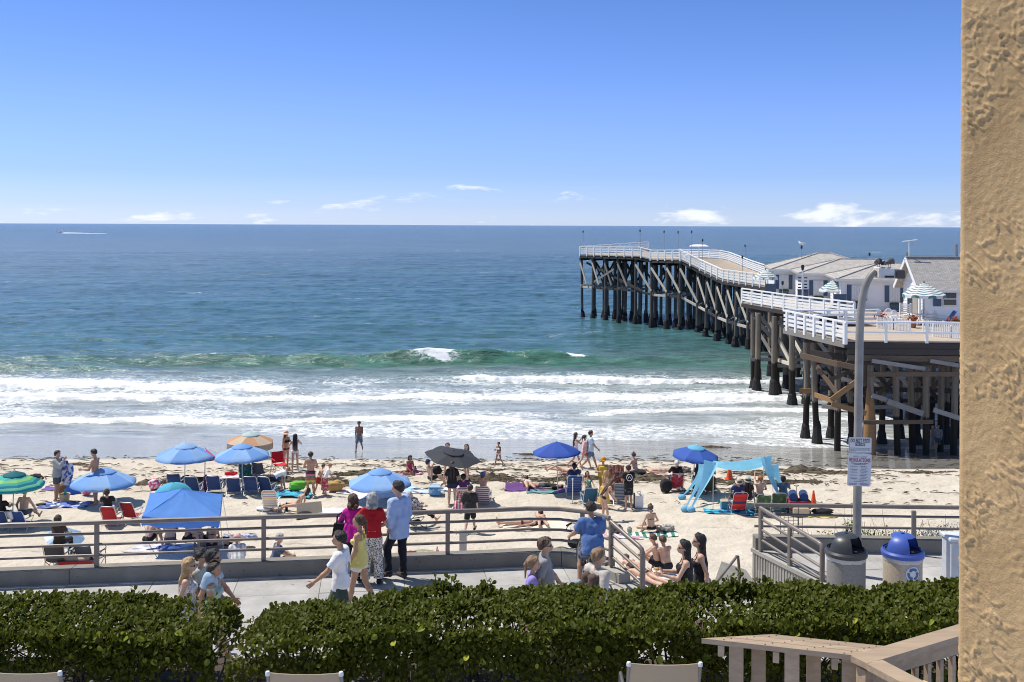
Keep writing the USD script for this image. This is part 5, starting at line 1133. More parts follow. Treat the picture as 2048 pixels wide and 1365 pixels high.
def person(label, loc, rz, skin='light', h=1.72, sex='m', res=.024, hair=('short', 'dark'), head=(0, 0), lean=0, side=0, twist=0, hips=None, knees=(4, 4), arms=None, pitch=0, roll=0, wear=(), fat=0.0, hat=None, glasses=False, group=None, lift=0.0, feet=True, mats_extra=None, face=False, grip=25, hold=None):
    """hips: ((flex, out, splay) right, left); knees; arms: per side ((f, a, z) upper, (f, a, z) forearm), right first. loc: where it rests."""
    s = h / 1.75; fem = sex == 'f'
    hips = hips or ((3, 3, 0), (-3, 3, 0)); arms = arms or (((4, 9, 0), (16, 4, -12)), ((-2, 9, 0), (14, 4, -12)))
    sw, hw = (.150, .088) if fem else (.178, .082)
    J = {}
    J['pel'] = np.zeros(3)
    T = rotm('x', -lean) @ rotm('y', side) @ rotm('z', 0)      # torso: leaning forward brings +z towards +y
    TW = T @ rotm('z', twist)
    def tp(x, y, z, R=None): return (TW if R is None else R) @ np.array([x, y, z])
    for q, sd, nm in ((0, 1, 'R'), (1, -1, 'L')):
        J['hip' + nm] = np.array([sd * hw, 0, -.03]); d = ang(*hips[q], s=sd); J['kn' + nm] = J['hip' + nm] + .43 * d
        ks = knees[q] if isinstance(knees[q], tuple) else (hips[q][0] - knees[q], hips[q][1], hips[q][2])
        e = ang(*ks, s=sd); J['an' + nm] = J['kn' + nm] + .42 * e
        fdir = ang(ks[0] + 82, ks[1] * .5, ks[2] + 6, s=sd); J['toe' + nm] = J['an' + nm] + .165 * fdir + .035 * e; J['heel' + nm] = J['an' + nm] - .035 * fdir + .04 * e
        J['sh' + nm] = tp(sd * sw, -.005, .45); ua = TW @ ang(*arms[q][0], s=sd); J['el' + nm] = J['sh' + nm] + .285 * ua
        fa = TW @ ang(*arms[q][1], s=sd); J['wr' + nm] = J['el' + nm] + .245 * fa; J['hd' + nm] = J['wr' + nm] + .085 * fa
    J['nk0'] = tp(0, -.01, .47); J['nk1'] = tp(0, .015, .585)
    HR = TW @ rotm('z', head[1]) @ rotm('x', -head[0])
    def hp(x, y, z): return J['nk1'] + HR @ np.array([x, y, z])
    J['cr'] = hp(0, -.002, .115)
    Rr = rotm('y', roll) @ rotm('x', pitch)
    # ground
    low = min([(Rr @ J[k])[2] - r / 1 for k, r in (('toeR', .028), ('toeL', .028), ('heelR', .03), ('heelL', .03), ('hipR', .10), ('hipL', .10), ('knR', .05), ('knL', .05), ('elR', .04), ('elL', .04), ('hdR', .025), ('hdL', .025), ('cr', .09))] + [(Rr @ tp(0, yy, zz))[2] - .09 for yy, zz in ((0, .2), (0, .4))])
    G = lambda p: (Rr @ np.asarray(p, float)) * s + np.array([0, 0, -low * s + lift])
    f = fat
    # bones of the body in groups, so that clothes can reuse them
    torso = []
    for sd in (-1, 1):
        torso += [(tp(sd * .045, .0, .0) * [1, 1, 1], tp(sd * .048, .005 + f * .4, .17), .098 + f * .5, .082 + f), (tp(sd * .048, .005 + f * .4, .17), tp(sd * (.080 if not fem else .066), .005, .36), .082 + f, .086 if not fem else .078), (tp(sd * .07, -.005, .36), tp(sd * sw * .80, -.01, .445), .082 if not fem else .072, .056)]
    torso += [(J['hipR'] * [.9, 1, 1], J['hipL'] * [.9, 1, 1], .094 + f * .4, .094 + f * .4), (J['shR'] * 1, J['shL'] * 1, .050, .050)]
    torso += [(J['hip' + n] + tp(0, -.035, .0), J['hip' + n] + tp(0, -.035, .03), .080, .075) for n in 'RL']
    if fem: torso += [(tp(sd * .070, .075, .325), tp(sd * .072, .085, .315), .058, .052) for sd in (-1, 1)]
    leg = {n: [(J['hip' + n], J['kn' + n], (.086 if fem else .083) + f * .25, .052), (J['kn' + n], seg(J['kn' + n], J['an' + n], .38), .051, .054), (seg(J['kn' + n], J['an' + n], .38), J['an' + n], .054, .034)] for n in 'RL'}
    arm = {n: [(J['sh' + n], J['el' + n], (.043 if fem else .051), (.034 if fem else .040)), (J['el' + n], seg(J['el' + n], J['wr' + n], .3), (.035 if fem else .041), (.034 if fem else .040)), (seg(J['el' + n], J['wr' + n], .3), J['wr' + n], (.034 if fem else .040), .026)] for n in 'RL'}
    B = Field(res, .028 * s)
    add = lambda F, a, b, ra, rb, g=0, cut=(): F.bone(G(a), G(b), (ra + g) * s, (rb + g) * s, [(G(p), Rr @ n) for p, n in cut])
    for t in torso: add(B, *t)
    for n in 'RL':
        for t in leg[n] + arm[n]: add(B, *t)
        if feet: add(B, J['heel' + n], J['toe' + n], .036, .027); add(B, J['an' + n], J['heel' + n], .036, .036)
    add(B, J['nk0'], J['nk1'], .054 if not fem else .046, .050 if not fem else .042)
    add(B, hp(0, -.012, .120), hp(0, .012, .125), .088, .086); add(B, hp(0, .035, .055), hp(0, .045, .035), .060, .047)
    if res < .02:
        add(B, hp(0, .098, .095), hp(0, .118, .068), .012, .016); add(B, hp(0, .088, .036), hp(0, .09, .030), .022, .022)
        for sd in (-1, 1): add(B, hp(sd * .090, .0, .095), hp(sd * .094, -.01, .07), .018, .013)
    v, fc = B.mesh(); body = MB().raw(v, fc)
    for q, n in ((0, 'R'), (1, 'L')):
        d = J['hd' + n] - J['wr' + n]; d /= np.linalg.norm(d); x = TW[:, 0] * (1 if n == 'R' else -1); x = x - d * (x @ d)
        if np.linalg.norm(x) < .2: x = TW[:, 1] - d * (TW[:, 1] @ d)
        x /= np.linalg.norm(x); sgn = 1 if n == 'R' else -1; x = x * sgn; y = np.cross(-d, x)
        hv, hf = hand(.0085 if res > .02 else .006, grip, sgn); Rm = Rr @ np.stack([x, y, -d], 1); body.raw((hv * s) @ Rm.T + G(J['wr' + n]), hf)
    x = thing('person', label, 'person', loc, rz, group)
    part(x, 'body', body, SKIN[skin], smooth=True)
    up = TW @ np.array([0, 0, 1.0]); fw = TW @ np.array([0, 1.0, 0])
    # clothes
    for w in wear:
        kind, mat = w[0], w[1]; o = dict(w[2]) if len(w) > 2 else {}
        F = Field(res * (.8 if kind.startswith('bikini') else 1), .02 * s); g = o.get('fit', .014)
        if kind in ('shirt', 'top', 'dress', 'hoodie'):
            zb = o.get('bottom', -.06); cut = [(tp(0, 0, zb), -up)]
            if o.get('neck') is not None: cut.append((tp(0, 0, o['neck']), up))
            for t in torso: add(F, *t[:4], g, cut)
            if zb < -.05:                                # hangs straight past the hips
                ex = o.get('flare', .0)
                for sd in (-1, 1): add(F, tp(sd * .05, 0, .12), tp(sd * (.055 + ex), 0, zb - .05), .10 + f + g, .104 + f * .8 + g + ex, 0, [(tp(0, 0, zb), -up)])
            sl = o.get('sleeve', .5)
            for n in 'RL':
                if sl <= 0: continue
                a, b = J['sh' + n], J['el' + n]; d = (b - a) / np.linalg.norm(b - a); te = min(sl, 1.0)
                add(F, a, b, .058 if not fem else .050, .054 if not fem else .045, g * .9, [(seg(a, b, te), d)] if sl < 1 else [])
                if sl > 1:
                    a2, b2 = J['el' + n], J['wr' + n]; d2 = (b2 - a2) / np.linalg.norm(b2 - a2); add(F, a2, b2, .046, .036, g * .8, [(seg(a2, b2, sl - 1), d2)])
            if o.get('straps'):
                for sd in (-1, 1): add(F, tp(sd * .085, .045, .455), tp(sd * .075, -.075, .44), .017, .017); add(F, tp(sd * .085, .10, .33), tp(sd * .085, .045, .455), .016, .017); add(F, tp(sd * .075, -.075, .44), tp(sd * .07, -.09, .33), .017, .016)
        elif kind in ('shorts', 'trousers', 'swim_shorts', 'leggings', 'skirt', 'sarong', 'towel_wrap', 'bikini_bottom'):
            zt = o.get('waist', .06); lt = o.get('leg', .6); cutw = [(tp(0, 0, zt), up)]
            for sd in (-1, 1): add(F, tp(sd * .045, 0, .0), tp(sd * .048, f * .4, .17), .100 + f * .5, .088 + f, g, cutw)
            add(F, J['hipR'] * [.9, 1, 1], J['hipL'] * [.9, 1, 1], .096 + f * .4, .096 + f * .4, g, cutw)
            for n in 'RL': add(F, J['hip' + n] + tp(0, -.035, .0), J['hip' + n] + tp(0, -.035, .03), .080, .075, g, cutw)
            if kind == 'bikini_bottom':
                F.bones = []
                for n in 'RL': add(F, J['hip' + n] + tp(0, -.035, -.01), J['hip' + n] + tp(0, -.035, .03), .082, .078, .008, [(tp(0, 0, -.065), -up), (tp(0, 0, .035), up)])
                add(F, J['hipR'] * [.95, 1, 1], J['hipL'] * [.95, 1, 1], .097, .097, .008, [(tp(0, 0, -.075), -up), (tp(0, 0, .03), up)])
            elif kind in ('skirt', 'sarong', 'towel_wrap'):
                for n in 'RL':
                    a, b, c = J['hip' + n], J['kn' + n], J['an' + n]; e = c if lt > 1 else b; u_ = lt - 1 if lt > 1 else lt; fl = o.get('flare', .04)
                    if lt > 1: add(F, a * [.6, 1, 1], b * [.75, 1, 1], .105, .10 + fl, g); add(F, b * [.75, 1, 1], seg(b, c, u_) * [.8, 1, 1], .10 + fl, .105 + fl * 1.5, g, [(seg(b, c, u_), (c - b) / np.linalg.norm(c - b))])
                    else: add(F, a * [.6, 1, 1], seg(a, b, u_ + .05) * [.7, 1, 1], .105, .11 + fl, g, [(seg(a, b, u_), (b - a) / np.linalg.norm(b - a))])
                if lt > 0.2:
                    m = lambda k1, k2: (J[k1] + J[k2]) / 2
                    add(F, m('hipR', 'hipL'), m('knR', 'knL'), .08, .08, g, [(seg(m('hipR', 'hipL'), m('knR', 'knL'), min(lt, .95)), m('knR', 'knL') - m('hipR', 'hipL'))])
            else:
                for n in 'RL':
                    a, b, c = J['hip' + n], J['kn' + n], J['an' + n]; d = (b - a) / np.linalg.norm(b - a); fl = o.get('flare', 0)
                    add(F, a, b, .090 + f * .25, .062 + fl * .5, g, [(seg(a, b, lt), d)] if lt < 1 else [])
                    if lt > 1: d2 = (c - b) / np.linalg.norm(c - b); add(F, b, c, .060 + fl * .5, .050 + fl, g, [(seg(b, c, lt - 1), d2)])
        elif kind == 'bikini_top':
            for sd in (-1, 1): add(F, tp(sd * .070, .078, .325), tp(sd * .072, .088, .315), .060, .055, .007)
            for sd in (-1, 1): add(F, tp(sd * .048, .0, .285), tp(sd * .05, .0, .30), .083, .083, .006, [(tp(0, 0, .278), -up), (tp(0, 0, .302), up)])
            for sd in (-1, 1): add(F, tp(sd * .07, .09, .36), tp(sd * .05, -.0, .485), .012, .012)
        elif kind == 'shoes':
            for n in 'RL':
                F = Field(res * .8, .02 * s); add(F, J['heel' + n], J['toe' + n], .046, .038); add(F, J['an' + n], J['heel' + n], .042, .044); part(x, 'shoe', F.mesh(), mat, smooth=True)
            continue
        elif kind == 'backpack':
            add(F, tp(-.07, -.17, .12), tp(-.07, -.16, .40), .085, .075); add(F, tp(.07, -.17, .12), tp(.07, -.16, .40), .085, .075); add(F, tp(0, -.24, .10), tp(0, -.22, .26), .07, .06)
            for sd in (-1, 1): add(F, tp(sd * .11, -.11, .42), tp(sd * .115, .03, .475), .022, .022); add(F, tp(sd * .115, .03, .475), tp(sd * .115, .10, .30), .022, .020)
        elif kind == 'cape':                             # towel or cloth round the shoulders / body
            a, b = o['span']
            for sd in (-1, 1): add(F, tp(sd * .07, 0, a), tp(sd * .10, 0, b), .115, .13, g, [(tp(0, 0, a), up), (tp(0, 0, b), -up)])
        if F.bones:
            v, fc = F.mesh()
            if len(v):
                if res < .02 and not kind.startswith('bikini'): n3 = trimesh.Trimesh(v, np.vstack([fc[:, [0, 1, 2]], fc[:, [0, 2, 3]]]), process=False).vertex_normals; v = v + n3 * ((fbm(v * [11, 11, 6] + len(label), 3, 31) - .5)[:, None] * .040)
                if o.get('fold'):
                    nn = fbm(v * o.get('fs', 9), 2, 5) - .5; v = v + (v - v.mean(0)) * [1, 1, .2] * nn[:, None] * o['fold']
                nm = {'top': 'top', 'towel_wrap': 'towel_wrap'}.get(kind, kind); part(x, o.get('name', nm), (v, fc), mat, label=o.get('label'), smooth=True)
    # hair
    if hair and hair[0] != 'bald':
        F = Field(res * .7, .02 * s); st_, hm = hair[0], HAIR[hair[1]]
        big = .012 if st_ in ('buzz',) else .018
        cf = [(hp(0, .040, .138), HR @ np.array([0, .80, -.60]))] + ([(hp(0, -.01, .085), HR @ np.array([0, .62, -.78]))] if st_ in ('short', 'buzz') else [(hp(0, 0, .02), HR @ np.array([0, 0, -1.0]))])
        add(F, hp(0, -.016, .122), hp(0, .006, .128), .090, .086, big, cf)
        if st_ == 'short': add(F, hp(0, -.045, .09), hp(0, -.045, .07), .066, .060, .01, cf[1:])
        if st_ in ('long', 'bob', 'wavy'):
            L = {'long': .62, 'bob': .16, 'wavy': .40}[st_]
            for sd in (-1, 1): add(F, hp(sd * .045, -.045, .11), hp(sd * .055, -.050, .0), .066, .055); add(F, hp(sd * .055, -.05, .0), J['nk1'] + HR @ np.array([sd * .06, -.055, .05 - L * .5]) + TW @ np.array([0, -.035, 0]), .055, .048 if st_ != 'bob' else .055); 
            if st_ != 'bob':
                for sd in (-1, 1): add(F, J['nk1'] + HR @ np.array([sd * .06, -.055, .05 - L * .5]) + TW @ np.array([0, -.035, 0]), J['nk1'] + TW @ np.array([sd * .045, -.125, .05 - L]), .050, .022)
        if st_ == 'bun': add(F, hp(0, -.085, .185), hp(0, -.095, .190), .040, .038)
        if st_ == 'topbun': add(F, hp(0, -.03, .235), hp(0, -.035, .245), .042, .038)
        if st_ == 'pony': add(F, hp(0, -.10, .14), hp(0, -.135, .08), .028, .035); add(F, hp(0, -.135, .08), hp(0, -.14, -.14), .035, .014)
        if st_ == 'puff': add(F, hp(0, -.02, .15), hp(0, 0, .17), .105, .100, 0, cf)
        v, fc = F.mesh(); n3 = v - v.mean(0); v = v + n3 / (np.linalg.norm(n3, axis=1, keepdims=True) + 1e-6) * ((fbm(v * [30, 30, 12], 3, 9) - .5)[:, None] * .045); part(x, 'hair', (v, fc), hm, smooth=True)
    if hat:
        kind, mat = hat; Hm = MB(); R2 = Rr @ HR
        dome = [(.100, .0), (.102, .03), (.095, .07), (.070, .105), (.03, .122), (0, .125)]
        C = G(hp(0, -.004, .128))
        Hm.lathe([(a * s, b * s) for a, b in dome], 16, C, R2)
        if kind == 'cap':
            br = [(sgn * .085, .05, .005) for sgn in (-1,)] + [(-.075, .13, -.01), (-.03, .165, -.012), (.03, .165, -.012), (.075, .13, -.01), (.085, .05, .005)]
            b = np.array(br) * s; m2 = MB().raw(np.vstack([b, b + [0, 0, .012 * s]]), [[0, k, k + 1] for k in range(1, 5)] + [[6, 7 + k, 6 + k] for k in range(1, 5)] + [[k, k + 6, k + 7] for k in range(5)] + [[k, k + 7, k + 1] for k in range(5)])
            v, fc = m2.get(); Hm.raw(v @ R2.T + C, fc)
        else:
            wd = {'bucket': (.150, -.045), 'sun': (.235, -.02), 'visor': (.16, -.01)}[kind]
            Hm.lathe([(.099 * s, .012 * s), (wd[0] * s, wd[1] * s), (wd[0] * s, (wd[1] - .01) * s), (.099 * s, -.004 * s)], 20, C, R2)
        part(x, 'hat' if kind != 'cap' else 'cap', Hm, mat, smooth=40)
    if glasses: part(x, 'sunglasses', MB().box(G(hp(0, .088, .103)), (.128 * s, .022 * s, .030 * s), Rr @ HR, b=.008).box(G(hp(-.089, .045, .108)), (.006 * s, .09 * s, .008 * s), Rr @ HR).box(G(hp(.089, .045, .108)), (.006 * s, .09 * s, .008 * s), Rr @ HR), BLACKP)
    elif face:
        e = part(x, 'eyes', MB().box(G(hp(-.033, .083, .103)), (.026 * s, .014 * s, .013 * s), Rr @ HR, b=.004).box(G(hp(.033, .083, .103)), (.026 * s, .014 * s, .013 * s), Rr @ HR, b=.004), EYE_M)
        part(x, 'mouth', MB().box(G(hp(0, .088, .045)), (.042 * s, .014 * s, .010 * s), Rr @ HR, b=.003), M('lips', (.36, .13, .11), rough=.4))
    J2 = {k: G(v) for k, v in J.items()}; c, sn = math.cos(rad(rz)), math.sin(rad(rz)); RZ = np.array([[c, -sn, 0], [sn, c, 0], [0, 0, 1]])
    W = {k: RZ @ v + np.asarray(loc, float) for k, v in J2.items()}
    return x, W, s
POLE_W = M('pole_white', (.70, .70, .68), rough=.4); STEEL = M('tube_steel', (.55, .55, .55), rough=.35, metal=.6); TUBE_DK = M('tube_dark', (.05, .05, .055), rough=.45)
CL = lambda n, c, tr=.30, **k: M('canopy_' + n, c, rough=.75, spec=.25, trans=tr, var=.07, vscale=2, **k)
def tilt_to(v):
    """rotation taking +z to v"""
    v = np.asarray(v, float); v = v / np.linalg.norm(v); x, y = perp(v); return np.stack([y, -x, v], 1) if np.linalg.det(np.stack([y, -x, v], 1)) > 0 else np.stack([x, y, v], 1)
def umbrella(label, tip, half, base, mats, valance=None, vent=None, H=.40, tilt=(0, 0), Yoff=0, n=8, val=.09, poleM=None, rot=10):
    """tip and base: picture points; half: half width of the canopy in picture pixels; tilt: lean of the canopy (right, away) in degrees"""
    b = onsand(*base); Y = b[1] + Yoff; tp_ = at(*tip, Y); R_ = half / FPX * Y
    t = thing('beach_umbrella', label, 'umbrella', b)
    v = tp_ - b; L = np.linalg.norm(v); u = v / L
    Rt = tilt_to(u) if not any(tilt) else rotm('y', tilt[0]) @ rotm('x', -tilt[1])
    hh = H * R_; top = v
    rz = rotm('z', rot)
    for i in range(n):
        p, f = gore(R_, hh, i, n, val=val, scal=.02 if val else 0, rin=.30 if vent else 0).get(); p = p - [0, 0, hh]
        part(t, 'panel', ((p @ rz.T) @ Rt.T + top, f), mats[i % len(mats)], smooth=60)
    if vent:
        a, f = MB().lathe([(0, .03), (.12 * R_, .02), (.36 * R_, -.30 * hh + .05), (.37 * R_, -.30 * hh + .0)], n * 2).get(); part(t, 'vent_cap', ((a @ rz.T) @ Rt.T + top, f), vent, smooth=60)
    rib = MB()
    for i in range(n):
        a = 2 * PI * i / n; e = np.array([R_ * .98 * math.cos(a), R_ * .98 * math.sin(a), -hh - .01]); k = np.array([R_ * .5 * math.cos(a), R_ * .5 * math.sin(a), -hh * .42 - .03])
        rib.tube([Rt @ (rz @ q) + top for q in ((0, 0, -.05), k, e)], .008, 4)
    part(t, 'ribs', rib, STEEL)
    part(t, 'pole', MB().tube([(0, 0, -.2), v * .55, v + u * .02], [.022, .020, .018], 8), poleM or POLE_W, smooth=50)
    part(t, 'finial', MB().lathe([(0, .08), (.025, .05), (.02, 0), (0, 0)], 8, v, Rt), poleM or POLE_W)
    return t
def low_chair(label, px, py, rz, back, frame=None, seat=None, hgt=.62, wid=.56, lean=24, pillow=None, name='beach_chair', cat='chair', group=None, dz=0.0):
    b = onsand(px, py); t = thing(name, label, cat, b + [0, 0, dz], rz, group); fr = frame or STEEL; w = wid / 2; c, s_ = math.cos(rad(lean)), math.sin(rad(lean))
    top = np.array([0, -.22 - hgt * s_, .20 + hgt * c]); bot = np.array([0, -.20, .19])
    g = np.array([[bot + (top - bot) * v + np.array([u * (w - .02), -.03 * (1 - u * u), -.012 * (1 - u * u)]) for v in np.linspace(0, 1, 9)] for u in np.linspace(-1, 1, 7)])
    part(t, 'backrest', MB().sheet(g, .012), back, smooth=50)
    g = np.array([[np.array([u * (w - .02), -.20 + .44 * v, .19 + .05 * v - .03 * (1 - u * u)]) for v in np.linspace(0, 1, 6)] for u in np.linspace(-1, 1, 6)])
    part(t, 'seat', MB().sheet(g, .012), seat or back, smooth=50)
    m = MB().tube([(-w, -.19, .18), np.array([-w, 0, 0]) + top - [0, 0, .05], np.array([-w + .06, 0, 0]) + top + [0, 0, .02], np.array([w - .06, 0, 0]) + top + [0, 0, .02], np.array([w, 0, 0]) + top - [0, 0, .05], (w, -.19, .18)], .013, 7)
    part(t, 'back_frame', m, fr, smooth=50)
    for sd in (-1, 1):
        part(t, 'leg_frame', MB().tube([(sd * w, .30, .0), (sd * w, .26, .24), (sd * w, -.22, .19)], .013, 7).tube([(sd * (w + .015), .20, .46), (sd * (w + .015), -.10, .20), (sd * (w + .015), -.34, 0)], .012, 7), fr, smooth=50)
        part(t, 'armrest', MB().box((sd * (w + .01), -.06, .47), (.055, .50, .025), b=.008), fr)
    m = MB().tube([(-w, -.34, .012), (w, -.34, .012)], .011, 6); part(t, 'crossbar', m, fr); m = MB().tube([(-w, .30, .012), (w, .30, .012)], .011, 6); part(t, 'crossbar', m, fr)
    if pillow: part(t, 'pillow', MB().box(top + [0, .04, -.10], (wid * .7, .07, .15), rotm('x', lean), b=.03), pillow)
    return t
def camp_chair(label, px, py, rz, fab, frame=None, group=None, armM=None):
    b = onsand(px, py); t = thing('camp_chair', label, 'chair', b, rz, group); fr = frame or TUBE_DK
    g = np.array([[np.array([u * .27, -.25 - .16 * v - .05 * (1 - u * u), .42 + .48 * v - .02 * (1 - u * u)]) for v in np.linspace(0, 1, 6)] for u in np.linspace(-1, 1, 7)])
    part(t, 'backrest', MB().sheet(g, .012), fab, smooth=50)
    g = np.array([[np.array([u * .27, -.25 + .5 * v, .42 - .06 * (1 - u * u)]) for v in np.linspace(0, 1, 6)] for u in np.linspace(-1, 1, 7)]); part(t, 'seat', MB().sheet(g, .012), fab, smooth=50)
    for sd in (-1, 1):
        part(t, 'leg_frame', MB().tube([(sd * .28, -.28, .0), (sd * .28, -.27, .43), (sd * .29, -.43, .93)], .011, 6).tube([(sd * .28, .26, 0), (sd * .28, .26, .62)], .011, 6).tube([(sd * .28, -.28, 0), (sd * .28, .26, .42)], .009, 6).tube([(sd * .28, .26, 0), (sd * .28, -.28, .42)], .009, 6), fr)
        part(t, 'armrest', MB().box((sd * .285, -.03, .63), (.06, .56, .02), b=.006), armM or fab)
    part(t, 'brace', MB().tube([(-.28, -.28, 0), (.28, -.28, .40)], .009, 6).tube([(.28, -.28, 0), (-.28, -.28, .40)], .009, 6), fr)
    return t
_tn = [0]
def towel(label, px, py, w, d, mat, rz=0, rough_=.03, name='towel', group=None):
    b = onsand(px, py); _tn[0] += 1; c, s_ = math.cos(rad(rz)), math.sin(rad(rz)); nu, nv = 18, 12
    U, V = np.meshgrid(np.linspace(-w / 2, w / 2, nu), np.linspace(-d / 2, d / 2, nv), indexing='ij')
    U = U + .04 * (noise(np.stack([V * 3, 0 * V + _tn[0], 0 * V], -1), 5) - .5) * 2; V2 = V + .04 * (noise(np.stack([U * 3, 0 * V + _tn[0] + 9, 0 * V], -1), 6) - .5) * 2
    X, Yy = b[0] + U * c - V2 * s_, b[1] + U * s_ + V2 * c
    Z = sand_h(X, Yy) + .012 + rough_ * 1.6 * fbm(np.stack([U * 4, V * 4, 0 * U + _tn[0] * 3], -1), 3, 7)
    P = np.stack([U, V2, Z - b[2]], -1)
    t = UsdGeom.Xform.Define(stage, path_for(None, name)) if False else None
    mp = usdkit.mesh(stage, path_for(None, name), MB().sheet(P, .015).get(), mat, smooth=50); xf(mp.GetPrim(), b, rz); LABELS.setdefault(label, []).append(name)
    return setd(mp.GetPrim(), label=label, cat='towel' if name in ('towel', 'beach_blanket') else name.replace('_', ' '), group=group)
def lump(name, label, cat, px, py, size, mat, seed=0, rz=0, dz=0, jag=.35, group=None, loc=None):
    """soft bag or heap: a pillow shape with folds"""
    b = onsand(px, py) if loc is None else np.asarray(loc, float); m = trimesh.creation.icosphere(subdivisions=3); v = np.array(m.vertices)
    v = np.sign(v) * np.abs(v) ** .92; v *= (1 + 1.5 * jag * (fbm(v * 1.7 + seed * 7.3, 3, seed) - .5) * 1.4)[:, None]
    v = v * np.array(size) / 2; v[:, 2] -= v[:, 2].min(); v[:, 2] *= size[2] / max(v[:, 2].max(), 1e-6)
    t = thing(name, label, cat, b + [0, 0, dz], rz, group); part(t, 'body', (v, m.faces), mat, smooth=True); return t
def bag_straps(t, w, h, mat, dy=0):
    for s_ in (-1, 1): part(t, 'strap', MB().tube([(s_ * w * .2, dy + s_ * .03, h * .9), (s_ * w * .15, dy + s_ * .04, h * 1.45), (-s_ * w * .02, dy + s_ * .04, h * 1.5), (-s_ * w * .2, dy + s_ * .03, h * .9)], .012, 6), mat)
def bottle(label, px, py, h, r, mat, capm=None, loc=None):
    b = onsand(px, py) if loc is None else loc; t = thing('bottle', label, 'bottle', b)
    part(t, 'body', MB().lathe([(0, 0), (r, 0), (r, h * .72), (r * .55, h * .82), (r * .5, h * .88), (0, h * .88)], 12), mat, smooth=40); part(t, 'cap', MB().lathe([(0, h), (r * .6, h), (r * .6, h * .86), (0, h * .86)], 10), capm or BLACKP); return t
def cooler(label, px, py, size, mat, lid, rz=0):
    b = onsand(px, py); t = thing('cooler', label, 'cooler', b, rz); w, d, h = size
    part(t, 'box', MB().box((0, 0, h * .42), (w, d, h * .84), b=.02), mat); part(t, 'lid', MB().box((0, 0, h * .92), (w * 1.04, d * 1.06, h * .15), b=.02), lid)
    part(t, 'handle', MB().tube([(-w * .5, 0, h * .8), (-w * .42, 0, h * 1.16), (w * .42, 0, h * 1.16), (w * .5, 0, h * .8)], .012, 6), lid); return t
def kelp(label, px, py, L, W, H, rz=0, seed=0):
    b = onsand(px, py); r = np.random.default_rng(seed + 100); nu, nv = int(40 * max(1, L / 2.5)), 18
    U, V = np.meshgrid(np.linspace(-1, 1, nu), np.linspace(-1, 1, nv), indexing='ij')
    wob = fbm(np.stack([U * L * .8, 0 * U + seed, 0 * U], -1), 3, seed); edge = np.clip(1 - (U ** 2 + (V + (wob - .5) * 1.1) ** 2), 0, 1) ** .6
    h = H * edge * (.25 + 1.5 * fbm(np.stack([U * L * 1.8, V * W * 1.8, 0 * U + seed], -1), 3, seed + 1)) + .05 * edge * noise(np.stack([U * L * 9, V * W * 9, 0 * U], -1), seed)
    X, Y = U * L / 2, V * W / 2; c, s_ = math.cos(rad(rz)), math.sin(rad(rz)); Z = sand_h(b[0] + X * c - Y * s_, b[1] + X * s_ + Y * c) - b[2] - .05 + h * .5
    t = thing('kelp_pile', label, 'kelp', b, rz); part(t, 'mound', MB().sheet(np.stack([X, Y, Z], -1), .08), KELP_M, smooth=40)
    m = MB()
    for k in range(int(26 * max(1, L * .7))):
        a = r.uniform(-1, 1, 2) * [L * .55, W * .6]; d = r.normal(0, 1, 2) * [1, .5]; d /= np.linalg.norm(d); pts = []
        for q in range(4): p = a + d * .14 * q + r.normal(0, .03, 2); iu = np.clip((p[0] / (L / 2) + 1) / 2 * (nu - 1), 0, nu - 1); iv = np.clip((p[1] / (W / 2) + 1) / 2 * (nv - 1), 0, nv - 1); pts.append((p[0], p[1], max(Z[int(iu), int(iv)], float(sand_z(b[0] + p[0], b[1] + p[1])) - b[2] + .02) + .02))
        m.tube(pts, [.012, .022, .02, .006], 4)
    part(t, 'strands', m, KELP_M, kind='stuff')
KELP_M = M('kelp', (.10, .078, .048), rough=.85, var=.6, vscale=7, bump=.9, bscale=25)
# poses
WALK = dict(hips=((24, 2, 0), (-16, 2, 0)), knees=(6, 26), arms=(((-20, 8, 0), (-4, 4, -8)), ((24, 8, 0), (42, 4, -10))))
WALK2 = dict(hips=((-18, 2, 0), (24, 2, 0)), knees=(30, 6), arms=(((24, 8, 0), (44, 4, -10)), ((-20, 8, 0), (0, 4, -8))))
SIT = dict(hips=((86, 6, 8), (84, 6, 8)), knees=(16, 20), lean=-12, arms=(((-28, 14, 0), (-18, 8, 0)), ((-28, 14, 0), (-18, 8, 0))))
SITK = dict(hips=((118, 4, 4), (114, 4, 6)), knees=(100, 96), lean=12, arms=(((62, 10, 0), (80, 0, -40)), ((62, 10, 0), (80, 0, -40))))
CROSS = dict(hips=((84, 4, 48), (84, 4, 48)), knees=((84, 0, -62), (88, 0, -52)), lean=10, arms=(((40, 10, 0), (70, 0, -20)), ((40, 10, 0), (70, 0, -20))))
CHAIR = dict(hips=((84, 4, 6), (82, 4, 6)), knees=(34, 30), lean=-22, arms=(((20, 18, 0), (64, 6, -10)), ((20, 18, 0), (64, 6, -10))), lift=.12)
SUP = dict(pitch=90, hips=((4, 4, 0), (34, 4, 0)), knees=(4, 62), arms=(((-4, 22, 0), (2, 16, 0)), ((-4, 22, 0), (2, 16, 0))))
PRONE = dict(pitch=-90, hips=((0, 5, 0), (0, 5, 0)), knees=(4, 4), arms=(((150, 20, 0), (200, 0, -60)), ((150, 20, 0), (200, 0, -60))), head=(-25, 30))
def stand(label, px, yfeet, ytop, rz, **k):
    b = onsand(px, yfeet); h = (yfeet - ytop) * b[1] / FPX / .985; return person(label, b, rz, h=k.pop('h', h), **k)
